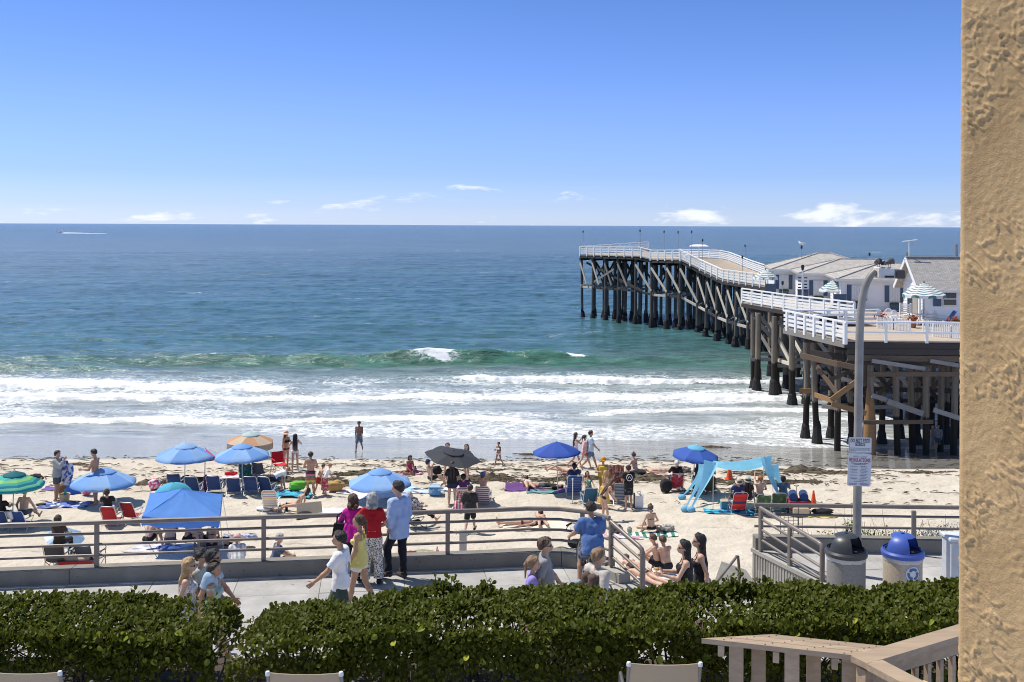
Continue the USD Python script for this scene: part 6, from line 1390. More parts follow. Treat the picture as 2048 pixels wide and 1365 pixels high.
def fore(label, px, ytop, h, rz, **k):
    """someone on the promenade whose head top shows at ytop"""
    Y = (CAMZ - PROM_Z - h) * FPX / (ytop - HOR - (px - 1024) * .0042) * .997; k.setdefault('res', .014)
    return person(label, ((px - 1024) / FPX * Y, Y, PROM_Z + .002), rz, h=h, face=not k.get('glasses'), **k)
def sit(label, px, py, rz, pose, **k):
    kk = dict(pose); kk.update(k); b = onsand(px, py) if 'at_' not in kk else kk.pop('at_'); kk['lift'] = kk.get('lift', 0) + .03; return person(label, b, rz, **kk)
fore('blonde woman in sunglasses and a pale speckled dress walking at the left', 378, 1113, 1.64, -82, skin='light', sex='f', hair=('wavy', 'blond'), glasses=True, wear=[('dress', pattern('speckle_dress', [(.70, .68, .70), (.30, .25, .32), (.75, .74, .76), (.62, .58, .62)], 60), dict(bottom=-.42, sleeve=0, neck=.40, flare=.05, straps=True)), ('shoes', FAB('tan_sandal', (.3, .2, .12)))], **{**WALK, 'head': (4, 5)})
fore('woman in sunglasses with dark hair in a bun, walking behind the couple at the left', 404, 1091, 1.70, -95, skin='tan', sex='f', hair=('bun', 'black'), glasses=True, wear=[('shirt', FAB('stone_top', (.42, .40, .36)), dict(sleeve=.5)), ('trousers', FAB('denim_mid', (.10, .16, .27)), dict(leg=1.9)), ('shoes', FAB('white_shoe', (.7, .7, .7)))], **WALK2)
fore('man in sunglasses with short dark hair and a pale blue shirt, walking at the left', 427, 1096, 1.78, -88, skin='tan', hair=('short', 'black'), glasses=True, wear=[('shirt', FAB('pale_blue_shirt', (.36, .50, .62)), dict(sleeve=.6, bottom=-.12)), ('shorts', FAB('khaki', (.36, .29, .20)), dict(leg=.9)), ('shoes', FAB('white_shoe', (.7, .7, .7)))], **WALK)
fore('woman with long dark hair in a sage sleeveless top, nearest of the four walkers', 430, 1121, 1.62, -96, skin='tan', sex='f', hair=('long', 'dark'), wear=[('top', FAB('sage_top', (.38, .46, .40)), dict(sleeve=0, neck=.43)), ('shorts', FAB('black_cloth', (.018, .018, .02)), dict(leg=.4)), ('shoes', FAB('white_shoe', (.7, .7, .7)))], **{**WALK, 'arms': (((10, 8, 0), (52, 4, -10)), ((10, 8, 0), (60, 4, -10)))})
leop = pattern('leopard', [(.72, .68, .62), (.035, .03, .028), (.70, .66, .60), (.72, .68, .62), (.20, .17, .15)], 62)
x5, W5, s5 = fore('woman with brown hair in a magenta top leaning on the promenade railing', 708, 993, 1.60, 8, skin='light', sex='f', hair=('bob', 'brown'), lean=16, arms=(((40, 16, 0), (82, 0, -25)), ((30, 30, 0), (75, 10, 10))), fat=.015, wear=[('shirt', FAB('magenta_knit', (.56, .018, .29)), dict(sleeve=1.85, bottom=-.14, fit=.02)), ('trousers', FAB('black_cloth', (.018, .018, .02)), dict(leg=1.9)), ('shoes', FAB('black_shoe', (.02, .02, .02)))])
fore('woman with grey hair in a red top and leopard print trousers at the railing', 747, 988, 1.68, 4, skin='light', sex='f', hair=('bob', 'grey'), fat=.03, arms=(((8, 22, 0), (62, -30, -45)), ((24, 44, 0), (60, 20, 20))), wear=[('shirt', FAB('crimson_knit', (.40, .012, .018)), dict(sleeve=.75, bottom=-.03, fit=.02)), ('trousers', leop, dict(leg=1.93, flare=.035, waist=.10)), ('shoes', FAB('black_shoe', (.02, .02, .02)))])
fore('man in a loose pale blue long sleeved shirt, tallest of the three at the railing', 800, 964, 1.83, 52, skin='light', hair=('short', 'dark'), fat=.012, hips=((1, 3, 0), (26, 3, 0)), knees=(2, 34), arms=(((0, 10, 0), (18, 2, -15)), ((-6, 12, 0), (30, 0, -28))), head=(6, 22), wear=[('shirt', M('light_blue_shirt', (.36, .45, .66), rough=.85, spec=.2, var=.08, bump=.5, bscale=14), dict(sleeve=1.72, bottom=-.20, fit=.030)), ('trousers', FAB('navy_black', (.014, .016, .024)), dict(leg=1.93)), ('shoes', FAB('brown_boat_shoe', (.06, .05, .045)))])
fore('woman with a ponytail in a yellow camisole and white shorts walking to the left', 722, 1032, 1.63, 78, skin='tan', sex='f', hair=('pony', 'brown'), wear=[('top', FAB('yellow_cami', (.72, .60, .19)), dict(sleeve=0, neck=.36, bottom=-.13, straps=True, flare=.03, fit=.018)), ('shorts', FAB('white_cloth', (.74, .73, .72)), dict(leg=.42, flare=.05)), ('shoes', FAB('tan_sandal', (.3, .2, .12)))], **{**WALK2, 'hips': ((-10, 2, 0), (13, 2, 0)), 'knees': (18, 4), 'arms': (((-4, 6, 0), (6, 4, -8)), ((6, 8, 0), (30, 4, -10)))})
x9, W9, s9 = fore('dark haired young man in a white T-shirt and green shorts walking to the left', 684, 1060, 1.76, 84, skin='tan', hair=('short', 'black'), wear=[('shirt', FAB('white_tee', (.76, .755, .75)), dict(sleeve=.72, bottom=-.12, fit=.022)), ('shorts', FAB('dark_green', (.045, .065, .055)), dict(leg=.85, flare=.05)), ('shoes', FAB('white_shoe', (.7, .7, .7)))], **{**WALK, 'arms': (((-10, 8, 0), (6, 4, -8)), ((34, 16, 0), (52, 12, 4))), 'head': (2, 4)})
part(x9, 'back_print', MB().box((0, -.135 * 1, 1.16), (.03, .004, .20)), FAB('black_cloth', (.018, .018, .02)))
fore('heavy set man in sunglasses and a grey T-shirt walking to the right', 1091, 1072, 1.79, -92, skin='light', hair=('short', 'brown'), glasses=True, fat=.04, wear=[('shirt', FAB('grey_tee', (.26, .265, .28)), dict(sleeve=.7, bottom=-.12, fit=.02)), ('shorts', FAB('khaki', (.36, .29, .20)), dict(leg=.9)), ('shoes', FAB('white_shoe', (.7, .7, .7)))], **WALK)
fore('woman with a blonde ponytail in a lavender top beside the man in grey', 1068, 1107, 1.60, -88, skin='light', sex='f', hair=('pony', 'sandy'), fat=.012, wear=[('shirt', FAB('lavender_top', (.30, .24, .56)), dict(sleeve=.7, bottom=-.1, fit=.02)), ('shorts', FAB('navy_black', (.014, .016, .024)), dict(leg=.6)), ('shoes', FAB('white_shoe', (.7, .7, .7)))], **WALK2)
fore('sandy haired man in a beige T-shirt carrying a brown backpack, in front of the cyclist', 1198, 1094, 1.78, -52, skin='light', hair=('short', 'sandy'), head=(4, -20), wear=[('shirt', FAB('beige_pink_tee', (.50, .46, .42)), dict(sleeve=.7, bottom=-.1, fit=.02)), ('backpack', FAB('brown_pack', (.10, .065, .05))), ('shorts', FAB('khaki', (.36, .29, .20)), dict(leg=.8)), ('shoes', FAB('white_shoe', (.7, .7, .7)))], **WALK)
x14, W14, s14 = fore('woman in sunglasses with long dark hair and a black top holding a snack, facing left', 1373, 1078, 1.66, 86, skin='light', sex='f', hair=('long', 'black'), glasses=True, wear=[('top', FAB('black_cloth', (.018, .018, .02)), dict(sleeve=0, neck=.38, bottom=-.10, straps=True)), ('shorts', FAB('denim_light', (.24, .33, .46)), dict(leg=.4)), ('shoes', FAB('white_shoe', (.7, .7, .7)))], **{**WALK, 'arms': (((26, 10, 0), (96, 6, -10)), ((30, 10, 0), (100, 6, -10)))})
fore('taller woman in sunglasses with long dark hair and a black strappy top, at the right', 1403, 1062, 1.70, 82, skin='light', sex='f', hair=('long', 'black'), glasses=True, wear=[('top', FAB('black_cloth', (.018, .018, .02)), dict(sleeve=0, neck=.36, bottom=-.08, straps=True)), ('skirt', FAB('grey_pattern', (.32, .32, .34)), dict(leg=.7)), ('shoes', FAB('white_shoe', (.7, .7, .7)))], **WALK2)
# what they carry
hb = thing('handbag', 'black boxy handbag hanging at the railing beside the magenta top', 'handbag', at(683, 1070, 18.75))
part(hb, 'body', MB().raw([(-.17, -.07, 0), (.17, -.07, 0), (.17, .07, 0), (-.17, .07, 0), (-.135, -.04, .22), (.135, -.04, .22), (.135, .04, .22), (-.135, .04, .22)], _BOXF), FAB('black_leather', (.014, .013, .014)))
for s in (-1, 1): part(hb, 'handle', MB().tube([(-.09, s * .04, .20), (-.08, s * .045, .36), (0, s * .045, .41), (.08, s * .045, .36), (.09, s * .04, .20)], .010, 6), _mats['cloth_black_leather'])
sn = thing('snack_tray', 'small paper tray of food held by the woman in the black top', 'food', (W14['hdR'] + W14['hdL']) / 2 + [-.03, 0, .02])
part(sn, 'tray', MB().box((0, 0, 0), (.12, .16, .04), b=.01), FAB('paper', (.75, .72, .66))); part(sn, 'food', MB().lathe([(0, .05), (.04, .04), (.055, .01), (0, .01)], 10, (0, 0, .01)), FAB('snack', (.45, .25, .10)))
pb = thing('shoulder_bag', 'small white shoulder bag with a white plush charm, between the two women', 'bag', at(1410, 1166, 16.35))
part(pb, 'body', MB().box((0, 0, -.02), (.20, .10, .20), b=.03), FAB('bag_grey_white', (.52, .53, .58))); part(pb, 'charm', MB().add((np.array(trimesh.creation.icosphere(2).vertices) * .05, trimesh.creation.icosphere(2).faces), c=(0, -.08, .10)).add((np.array(trimesh.creation.icosphere(2).vertices) * [.045, .04, .06], trimesh.creation.icosphere(2).faces), c=(0, -.08, .02)), FAB('white_cloth', (.74, .73, .72)), smooth=True)
part(pb, 'strap', MB().tube([(-.08, 0, .08), (-.05, .06, .42), (.0, .10, .55)], .010, 6), _mats['cloth_bag_grey_white'])
# cyclist and bicycle
by = thing('bicycle', 'dark bicycle under the man in the blue T-shirt, seen from behind', 'bicycle', (1.52, 18.10, PROM_Z), 9)
TYRE = M('tyre', (.02, .02, .02), rough=.8); FRM = M('bike_frame', (.03, .03, .035), rough=.35, coat=.5)
for y in (0.0, 1.06):
    a = np.linspace(0, 2 * PI, 29); w = part(by, 'wheel', MB().tube([(0, y + .33 * math.cos(q), .345 + .33 * math.sin(q)) for q in a], .026, 8, cap=False), TYRE, smooth=60)
    part(w, 'rim', MB().tube([(0, y + .295 * math.cos(q), .345 + .295 * math.sin(q)) for q in a], .013, 6, cap=False), STEEL)
    sp_ = MB()
    for q in np.linspace(0, 2 * PI, 17)[:-1]: sp_.tube([(0, y, .345), (0, y + .29 * math.cos(q), .345 + .29 * math.sin(q))], .003, 3)
    part(w, 'spokes', sp_, STEEL); part(w, 'hub', MB().tube([(-.05, y, .345), (.05, y, .345)], .025, 8), STEEL)
bb, stp, hd0, hd1 = (0, .42, .30), (0, .22, .80), (0, .86, .62), (0, .80, .92)
part(by, 'frame', MB().tube([bb, stp], .018, 8).tube([stp, hd1], .017, 8).tube([bb, hd0], .020, 8).tube([hd0, hd1], .02, 8).tube([(.05, 0, .345), (0, .22, .75)], .010, 6).tube([(-.05, 0, .345), (0, .22, .75)], .010, 6).tube([(.05, 0, .345), bb], .011, 6).tube([(-.05, 0, .345), bb], .011, 6), FRM)
part(by, 'fork', MB().tube([hd0, (.05, .95, .55), (.055, 1.06, .345)], .013, 6).tube([hd0, (-.05, .95, .55), (-.055, 1.06, .345)], .013, 6), FRM)
part(by, 'saddle', MB().box((0, .17, .90), (.15, .27, .06), b=.03), BLACKP); part(by, 'seat_post', MB().tube([stp, (0, .18, .88)], .014, 8), STEEL)
part(by, 'handlebar', MB().tube([(-.36, .70, 1.08), (-.24, .78, 1.10), (0, .82, 1.02), (.24, .78, 1.10), (.36, .70, 1.08)], .012, 8), STEEL, smooth=60); part(by, 'stem', MB().tube([hd1, (0, .82, 1.02)], .015, 8), FRM)
for s in (-1, 1): part(by, 'grip', MB().tube([(s * .26, .77, 1.10), (s * .37, .69, 1.08)], .019, 8), BLACKP); part(by, 'crank', MB().tube([(s * .07, .42, .30), (s * .09, .42 + s * .06, .30 - s * .15)], .012, 6).box((s * .13, .42 + s * .06, .30 - s * .15), (.09, .08, .022)), FRM)
part(by, 'brake_cable', MB().tube([(-.30, .74, 1.09), (-.34, .88, .96), (-.20, .95, .86), (-.02, .90, .84)], .008, 6), BLACKP)
person('man in a blue T-shirt and plaid shorts sitting astride the bicycle', (1.50, 18.22, PROM_Z), 9, skin='tan', h=1.76, res=.014, hair=('buzz', 'dark'), fat=.028, lean=14, hips=((42, 6, 4), (56, 8, 4)), knees=(34, 66), arms=(((48, 24, 0), (74, 14, 4)), ((46, 26, 0), (70, 18, 8))), face=True,
       wear=[('shirt', FAB('blue_tee', (.085, .16, .36)), dict(sleeve=.75, bottom=-.10, fit=.026)), ('shorts', pattern('plaid_shorts', [(.05, .06, .10), (.10, .11, .16), (.16, .17, .22)], 18), dict(leg=.85, flare=.05)), ('shoes', FAB('blue_runner', (.25, .32, .42)))])
LB = CL('cornflower', (.22, .42, .77)); LB2 = CL('cornflower_pale', (.32, .52, .81)); RB = CL('royal', (.045, .10, .42)); NV = CL('navy', (.06, .14, .48)); AQ = CL('aqua', (.18, .52, .72)); DG = CL('charcoal', (.045, .047, .055), .06)
def ring_cols(name, cols, rep=1.0):
    k = len(cols)
    n = {'tc': ('texture_coordinate', {}), 's': ('separate_xyz', {}), 'm': ('math', dict(math_type='multiply', value2=rep)), 'f': ('math', dict(math_type='fraction')), 'r': ('rgb_ramp', dict(ramp=[(i / k, c) for i, c in enumerate(cols)], interpolate=False)), 'p': ('principled_bsdf', dict(roughness=.8, specular_ior_level=.2)), 't': ('translucent_bsdf', {}), 'mx': ('mix_closure', dict(fac=.3))}
    l = [('tc.object', 's.vector'), ('s.z', 'm.value1'), ('m.value', 'f.value1'), ('f.value', 'r.fac'), ('r.color', 'p.base_color'), ('r.color', 't.color'), ('p.BSDF', 'mx.closure1'), ('t.BSDF', 'mx.closure2')]
    return usdkit.material(stage, '/World/Looks/' + name, n, l, surface='mx.closure')
GREENSTR = ring_cols('canopy_green_stripes', [(.02, .22, .30), (.08, .45, .36), (.30, .62, .22), (.10, .50, .42), (.03, .34, .46), (.20, .58, .40)], 2.6)
umbrella('green and teal striped beach umbrella cut by the left edge', (29, 945), 57, (24, 1050), [GREENSTR], vent=CL('teal_dark', (.02, .16, .20)))
umbrella('bright blue beach umbrella in front of the shirtless man facing left', (208, 938), 63, (206, 1009), [LB, LB2], vent=LB)
umbrella('pale blue beach umbrella above the navy chairs left of the pink one', (371, 888), 58, (369, 968), [LB2, LB], vent=LB2)
umbrella('pink and pale aqua beach umbrella half hidden between two blue ones', (411, 898), 30, (409, 962), [CL('pink', (.72, .10, .32)), CL('pale_aqua', (.45, .66, .70))], H=.45, rot=30)
umbrella('blue beach umbrella in front of the orange fringed one', (484, 889), 55, (485, 977), [LB, LB2], vent=LB)
umbrella('cream and orange beach umbrella with a hanging white fringe, farthest back', (501, 866), 47, (498, 958), [CL('cream', (.66, .52, .38)), CL('apricot', (.60, .34, .19))], vent=CL('pale_aqua2', (.50, .62, .62)), val=.26, H=.36)
umbrella('blue beach umbrella just beyond the man in the pale blue shirt', (760, 939), 64, (760, 1002), [LB, LB2], vent=LB)
umbrella('large dark grey umbrella tilted over the woman in the black T-shirt', (907, 903), 57, (910, 1008), [DG], vent=DG, tilt=(9, -8), val=0, poleM=TUBE_DK, H=.20, n=6, rot=0)
umbrella('royal blue beach umbrella with white trim left of the walking trio', (1113, 884), 48, (1116, 986), [RB, CL('royal2', (.055, .125, .48))], val=.06)
umbrella('dark blue beach umbrella with an aqua top behind the pale blue canopy', (1393, 892), 47, (1382, 988), [NV], vent=AQ, tilt=(5, -3))
umbrella('small clear blue umbrella leaning over the person behind the left railing', (131, 1066), 38, (141, 1122), [M('clear_blue', (.42, .58, .74), rough=.3, trans=.6, var=.05)], tilt=(14, -12), val=0, poleM=TUBE_DK, H=.30, rot=20)
# blue canopy
def canopy_tent():
    t = thing('canopy_tent', 'low blue fabric canopy over the group sitting at the left', 'canopy')
    A, B = at(284, 1033, 30.8), at(439, 1034, 30.8); C_, D_ = at(444, 988, 33.6), at(300, 986, 33.6); ap = at(366, 977, 32.3)
    c4 = [A, B, C_, D_]
    for k in range(4):
        p, q = c4[k], c4[(k + 1) % 4]; g = []
        for v in np.linspace(0, 1, 12):
            row = []
            for u in np.linspace(0, 1, 14):
                e = p + (q - p) * u; e = e + np.array([0, 0, -.07 * (1 - (2 * u - 1) ** 2)]); x = e + (ap - e) * (1 - v); row.append(x + [0, 0, -.16 * v * (1 - v) * (1 + .4 * math.sin(9 * u + k)) + .012 * math.sin(23 * u + 7 * v)])
            g.append(row)
        for dz, dd in ((-.10, .02), (-.24, .0), (-.30, -.03)):
            row = []
            for i, u in enumerate(np.linspace(0, 1, 14)):
                e = np.array(g[11][i]); o = (e - (A + B + C_ + D_) / 4) * [1, 1, 0]; row.append(e + o / np.linalg.norm(o) * dd + [0, 0, dz + .03 * math.sin(17 * u + 2 * k)])
            g.append(row)
        m = MB().sheet(np.array(g), .008); part(t, 'panel', m, CL('tent_blue', (.22, .47, .86), .62), smooth=50)
    for p, q in ((A, (300, 1094)), (B, (447, 1100)), (C_, (457, 1067)), (D_, (303, 1050))):
        part(t, 'pole', MB().tube([p, onsand(*q)], .013, 7), POLE_W)
canopy_tent()
b = onsand(347, 1022); t = thing('beach_tent', 'teal dome tent peeking out behind the blue canopy', 'tent', b)
for k in range(4):
    g = np.array([[(.90 * math.cos(a) * math.cos(e) ** .8, .8 * math.sin(a) * math.cos(e) ** .8, 1.08 * math.sin(e)) for a in np.linspace(k * PI / 2, (k + 1) * PI / 2, 8)] for e in np.linspace(0, PI / 2 * .985, 10)]); part(t, 'panel', MB().sheet(g, -.01), CL('tent_teal', (.07, .36, .46), .2) if k % 2 else CL('tent_teal2', (.10, .42, .60), .2), smooth=60)
# pale blue stretched sunshade
def sunshade():
    t = thing('sunshade', 'pale blue stretched fabric sunshade on slim poles with sand bag corners', 'canopy')
    A1, A2, A3 = onsand(1382, 1024), onsand(1370, 1023), onsand(1364, 999); B1, B2 = onsand(1571, 1022), onsand(1582, 998)
    P1, P2 = at(1427, 922, A1[1] + .3), at(1529, 913, B1[1] + .4); P3, P4 = at(1410, 926, A1[1] + 2.3), at(1541, 926, A1[1] + 2.4)
    mat = CL('sky_cloth', (.48, .78, .90), .6); n = 15
    g = []
    for v in np.linspace(0, 1, n):
        row = []
        for u in np.linspace(0, 1, n):
            p = (P1 * (1 - u) + P2 * u) * (1 - v) + (P3 * (1 - u) + P4 * u) * v
            sag = .52 * (4 * u * (1 - u)) * (1 - .35 * 4 * v * (1 - v)) + .30 * 4 * v * (1 - v); p = p - [0, 0, sag * .42]; p[1] += .45 * 4 * u * (1 - u) * (1 - 2 * v); row.append(p)
        g.append(row)
    part(t, 'fabric', MB().sheet(np.array(g), .008), mat, smooth=60)
    for top, foot, w in ((P1, A1, .55), (P3, A2, .5), (P3, A3, .45), (P2, B1, .55), (P4, B2, .5)):
        c = (P1 + P2 + P3 + P4) / 4; ins = (c - top) * [1, 1, 0]; ins /= np.linalg.norm(ins); sd = np.cross(ins, [0, 0, 1]); g = []
        for v in np.linspace(0, 1, 12):
            ww = w * .95 * (1 - v) ** 1.7 + .06; mid = top + (foot + [0, 0, .10] - top) * v + ins * (.28 * (1 - v) ** 2 * v * 2) + [0, 0, -.25 * v * (1 - v)]
            g.append([mid + sd * ww * s_ * .6 + ins * ww * (.5 - abs(s_)) * .5 - [0, 0, .10 * (1 - abs(s_)) * (1 - v)] for s_ in (-1, -.5, 0, .5, 1)])
        part(t, 'leg_strip', MB().sheet(np.array(g), .008), mat, smooth=60)
        lm = trimesh.creation.icosphere(2); part(t, 'sand_bag', (np.array(lm.vertices) * [.17, .14, .12] + foot + [0, 0, .09], lm.faces), CL('sky_cloth2', (.16, .42, .62), .1), smooth=True)
    for top, px in ((P1, (1426, 1020)), (P2, (1524, 990)), (P3, (1414, 985)), (P4, (1546, 985))): part(t, 'pole', MB().tube([onsand(*px) , top], .014, 7), STEEL)
sunshade()

navy_f = FAB('navy_chair', (.022, .045, .13)); navy_f2 = FAB('navy_chair2', (.03, .06, .17)); red_f = FAB('red_chair', (.36, .022, .025)); blk = FAB('black_cloth', (.018, .018, .02)); wht = FAB('white_cloth', (.74, .73, .72))
stand('man in a grey hoodie and dark shorts drinking beside a blue blanket, facing right', 114, 1003, 905, -95, skin='tan', hair=('short', 'black'), arms=(((55, 12, 0), (150, 0, -20)), ((20, 10, 0), (70, 0, -10))), wear=[('hoodie', FAB('grey_hoodie', (.33, .33, .32)), dict(sleeve=1.85, bottom=-.12, fit=.03)), ('shorts', FAB('slate_shorts', (.08, .09, .10)), dict(leg=.75, flare=.03))])
b = onsand(131, 1001); tw = thing('hanging_towel', 'blue and white patterned towel held out by the man in the grey hoodie', 'towel', b + [0, -.05, 0])
g = np.array([[(u * .26 + .06 * math.sin(5 * v), .07 * math.sin(7 * u + 3 * v), 1.62 - .95 * v - .12 * u) for u in np.linspace(-1, 1, 12)] for v in np.linspace(0, 1, 12)])
part(tw, 'cloth', MB().sheet(g, .02), pattern('blue_white_towel', [(.68, .68, .70), (.07, .10, .34), (.60, .62, .70), (.10, .14, .42)], 9), smooth=50)
stand('shirtless man with white shorts standing behind the bright blue umbrella, facing left', 190, 1010, 902, 88, skin='tan', hair=('buzz', 'black'), arms=(((20, 10, 0), (92, 0, -10)), ((22, 10, 0), (88, 0, -10))), head=(18, 0), wear=[('shorts', FAB('offwhite', (.66, .62, .54)), dict(leg=.75, flare=.03))])
sit('child lying on the sand behind the green striped umbrella', 60, 962, 75, PRONE, skin='tan', h=1.35, hair=('short', 'dark'), lean=0, wear=[('shorts', blk, dict(leg=.5))])
lump('bag', 'black bag beside the child lying at the far left', 'bag', 73, 964, (.55, .35, .35), blk, 1)
low_chair('dark navy beach chair at the left edge with a person in black', 6, 1060, 4, navy_f, STEEL)
sit('person in black with black hair in the chair at the left edge', 4, 1057, 4, CHAIR, skin='tan', hair=('bob', 'black'), wear=[('shirt', blk, dict(sleeve=.6)), ('shorts', blk, dict(leg=.6))])
t = low_chair('blue beach chair with white towel holding the shirtless man at the far left', 46, 1059, -6, FAB('blue_chair', (.03, .07, .23)), POLE_W)
part(t, 'draped_towel', MB().box((-.24, -.46, .62), (.24, .06, .34), rotm('x', 24), b=.02), wht)
sit('shirtless man with a shaved head leaning forward in the blue chair at the far left', 47, 1054, -4, CHAIR, skin='light', hair=('buzz', 'sandy'), lean=6, fat=.02, arms=(((15, 30, 0), (40, 10, 0)), ((15, 30, 0), (40, 10, 0))), wear=[('swim_shorts', FAB('slate_shorts', (.08, .09, .10)), dict(leg=.7))])
low_chair('red beach chair holding the man in black, left of the blue canopy', 226, 1050, -4, red_f, STEEL, pillow=red_f)
sit('man in a black T-shirt and cap beside the left red chair', 216, 1047, 12, CHAIR, skin='tan', hat=('cap', FAB('brown_cap', (.10, .05, .03))), wear=[('shirt', blk, dict(sleeve=.6)), ('swim_shorts', wht, dict(leg=.7))])
low_chair('empty red beach chair nearest the blue canopy', 266, 1041, -12, red_f, STEEL, pillow=FAB('red_chair2', (.30, .03, .03)))
towel('blue beach blanket with patterned cloth beside the man in the hoodie', 131, 1011, 1.9, 1.0, pattern('blue_blanket', [(.12, .18, .50), (.10, .15, .46), (.14, .20, .52), (.55, .56, .62), (.06, .07, .12)], 5), 2)
towel('small purple towel behind the drinking man', 99, 980, .5, .5, FAB('purple_towel', (.16, .10, .38)), 0)
cooler('blue cooler box behind the bright blue umbrella', 152, 988, (.62, .42, .48), FAB('cooler_blue', (.035, .12, .48)), FAB('cooler_blue2', (.05, .16, .55)))
bk = thing('basket', 'woven straw basket with a bottle beside the drinking man', 'basket', onsand(129, 1003)); part(bk, 'body', MB().lathe([(0, 0), (.17, 0), (.21, .28), (.22, .30), (.19, .29), (.16, .06), (0, .05)], 16), WICK, smooth=40); part(bk, 'bottle', MB().lathe([(0, .5), (.03, .5), (.05, .40), (.05, .1), (0, .1)], 10, (.03, 0, 0)), FAB('bottle_teal', (.10, .35, .36)))
lump('bag', 'brown bag behind the straw basket', 'bag', 127, 988, (.60, .4, .45), FAB('brown_bag', (.13, .08, .05)), 3)
lump('bag', 'pink and white bag beside the blue cooler box', 'bag', 173, 990, (.45, .35, .4), pattern('pink_white', [(.62, .10, .22), (.70, .60, .62), (.60, .16, .30)], 9), 4)
lump('bag', 'pink and white bag left of the teal dome tent', 'bag', 309, 981, (.5, .4, .5), pattern('pink_white', [], 9), 5)
lump('shoes', 'pair of dark sandals beside the blue beach blanket', 'sandals', 82, 1012, (.40, .22, .10), FAB('dark_brown', (.05, .035, .025)), 6)
camp_chair('dark camp chair with pale green arms behind the left railing', 119, 1146, 0, FAB('charcoal_chair', (.045, .04, .04)), FAB('coral_tube', (.42, .12, .08)), armM=FAB('mint', (.40, .62, .52)))
sit('person with dark brown hair sitting in the camp chair behind the left railing', 119, 1144, 0, CHAIR, lift=.30, h=1.62, skin='brown', sex='f', hair=('bob', 'dark'), knees=(80, 80), lean=-10, wear=[('shirt', FAB('dark_brown', (.05, .035, .025)), dict(sleeve=.6)), ('trousers', blk, dict(leg=1.8))])
camp_chair('small dark slate camp chair right of the clear blue umbrella', 182, 1146, -15, FAB('slate_chair', (.07, .085, .10)))
wg = thing('wagon', 'red cloth wagon full of beach things behind the left railing', 'wagon', onsand(156, 1150), 8)
part(wg, 'tub', MB().raw([(-.42, -.24, .16), (.42, -.24, .16), (.42, .24, .16), (-.42, .24, .16), (-.46, -.27, .46), (.46, -.27, .46), (.46, .27, .46), (-.46, .27, .46)], _BOXF), red_f); part(wg, 'frame', MB().tube([(-.47, -.28, .47), (.47, -.28, .47), (.47, .28, .47), (-.47, .28, .47), (-.47, -.28, .47)], .014, 6).tube([(.45, 0, .45), (.75, 0, .75), (.70, 0, .82)], .012, 6), TUBE_DK)
for a, c in ((-.36, -.27), (.36, -.27), (-.36, .27), (.36, .27)): part(wg, 'wheel', MB().tube([(a, c - .03, .10), (a, c + .03, .10)], .10, 12), BLACKP)
part(wg, 'load', MB().box((0, 0, .47), (.7, .38, .14), b=.05), FAB('sand_cloth', (.50, .40, .28)))
lump('rolled_towel', 'rolled white towel on the sand right of the red wagon', 'towel', 200, 1146, (.95, .4, .22), wht, 8)
# under the blue canopy
sit('shirtless man in black shorts sitting at the left end under the blue canopy', 295, 1100, -30, SITK, skin='light', hair=('short', 'brown'), lean=22, wear=[('swim_shorts', blk, dict(leg=.6))])
sit('shirtless man in grey shorts sitting second under the blue canopy', 340, 1101, 15, SITK, skin='light', hair=('short', 'dark'), lean=14, fat=.02, wear=[('swim_shorts', FAB('slate_shorts', (.08, .09, .10)), dict(leg=.6))])
sit('person sitting with knees up in the middle under the blue canopy', 374, 1098, -100, SITK, skin='light', hair=('short', 'dark'), wear=[('swim_shorts', blk, dict(leg=.7))])
sit('person in dark swimwear stretched out behind others under the blue canopy', 402, 1097, -70, SIT, skin='tan', hair=('short', 'black'), wear=[('swim_shorts', blk, dict(leg=.7))])
sit('woman in a dark bikini with tied back hair, rightmost under the blue canopy', 424, 1101, 10, CROSS, sex='f', skin='tan', hair=('bun', 'black'), lean=18, wear=[('bikini_top', blk), ('bikini_bottom', blk)])
towel('pale patterned blanket under the group at the blue canopy', 352, 1099, 2.9, 1.5, pattern('pale_blanket', [(.62, .58, .55), (.55, .52, .50), (.30, .32, .42), (.66, .63, .60)], 4), 0)
lump('towel_heap', 'small blue patterned cloth on the blanket under the blue canopy', 'towel', 339, 1103, (.75, .35, .12), pattern('blue_white_towel', [], 9), 9, dz=.08)
lump('bag', 'black bag beside the right pole of the blue canopy', 'bag', 451, 1092, (.5, .35, .3), blk, 10)
towel('heap of blue and grey towels right of the blue canopy', 478, 1078, 1.1, .8, pattern('blue_heap', [(.08, .14, .40), (.30, .30, .32), (.05, .06, .08), (.45, .45, .5)], 7), 10, .10)
lump('sandals', 'dark sandals on the bare sand right of the towel heap', 'sandals', 500, 1098, (.35, .2, .08), FAB('dark_brown', (.05, .035, .025)), 12)
x, W, s = sit('person bent low under a striped towel just behind the promenade wall', 476, 1160, 20, SITK, lift=0.1, skin='light', sex='f', lean=38, hair=None, hat=('sun', FAB('pale_pink', (.62, .42, .42))), wear=[('shirt', stripes('grey_stripe_towel', [(.62, .62, .64), (.40, .42, .46)], 'x', 9), dict(sleeve=1.4, fit=.04))])
sit('grey haired man in sunglasses and navy shirt sitting just behind the promenade wall', 547, 1180, -70, SITK, lift=.30, skin='light', hair=('short', 'grey'), glasses=True, fat=.02, wear=[('shirt', FAB('navy_tee', (.06, .08, .15)), dict(sleeve=.6))])
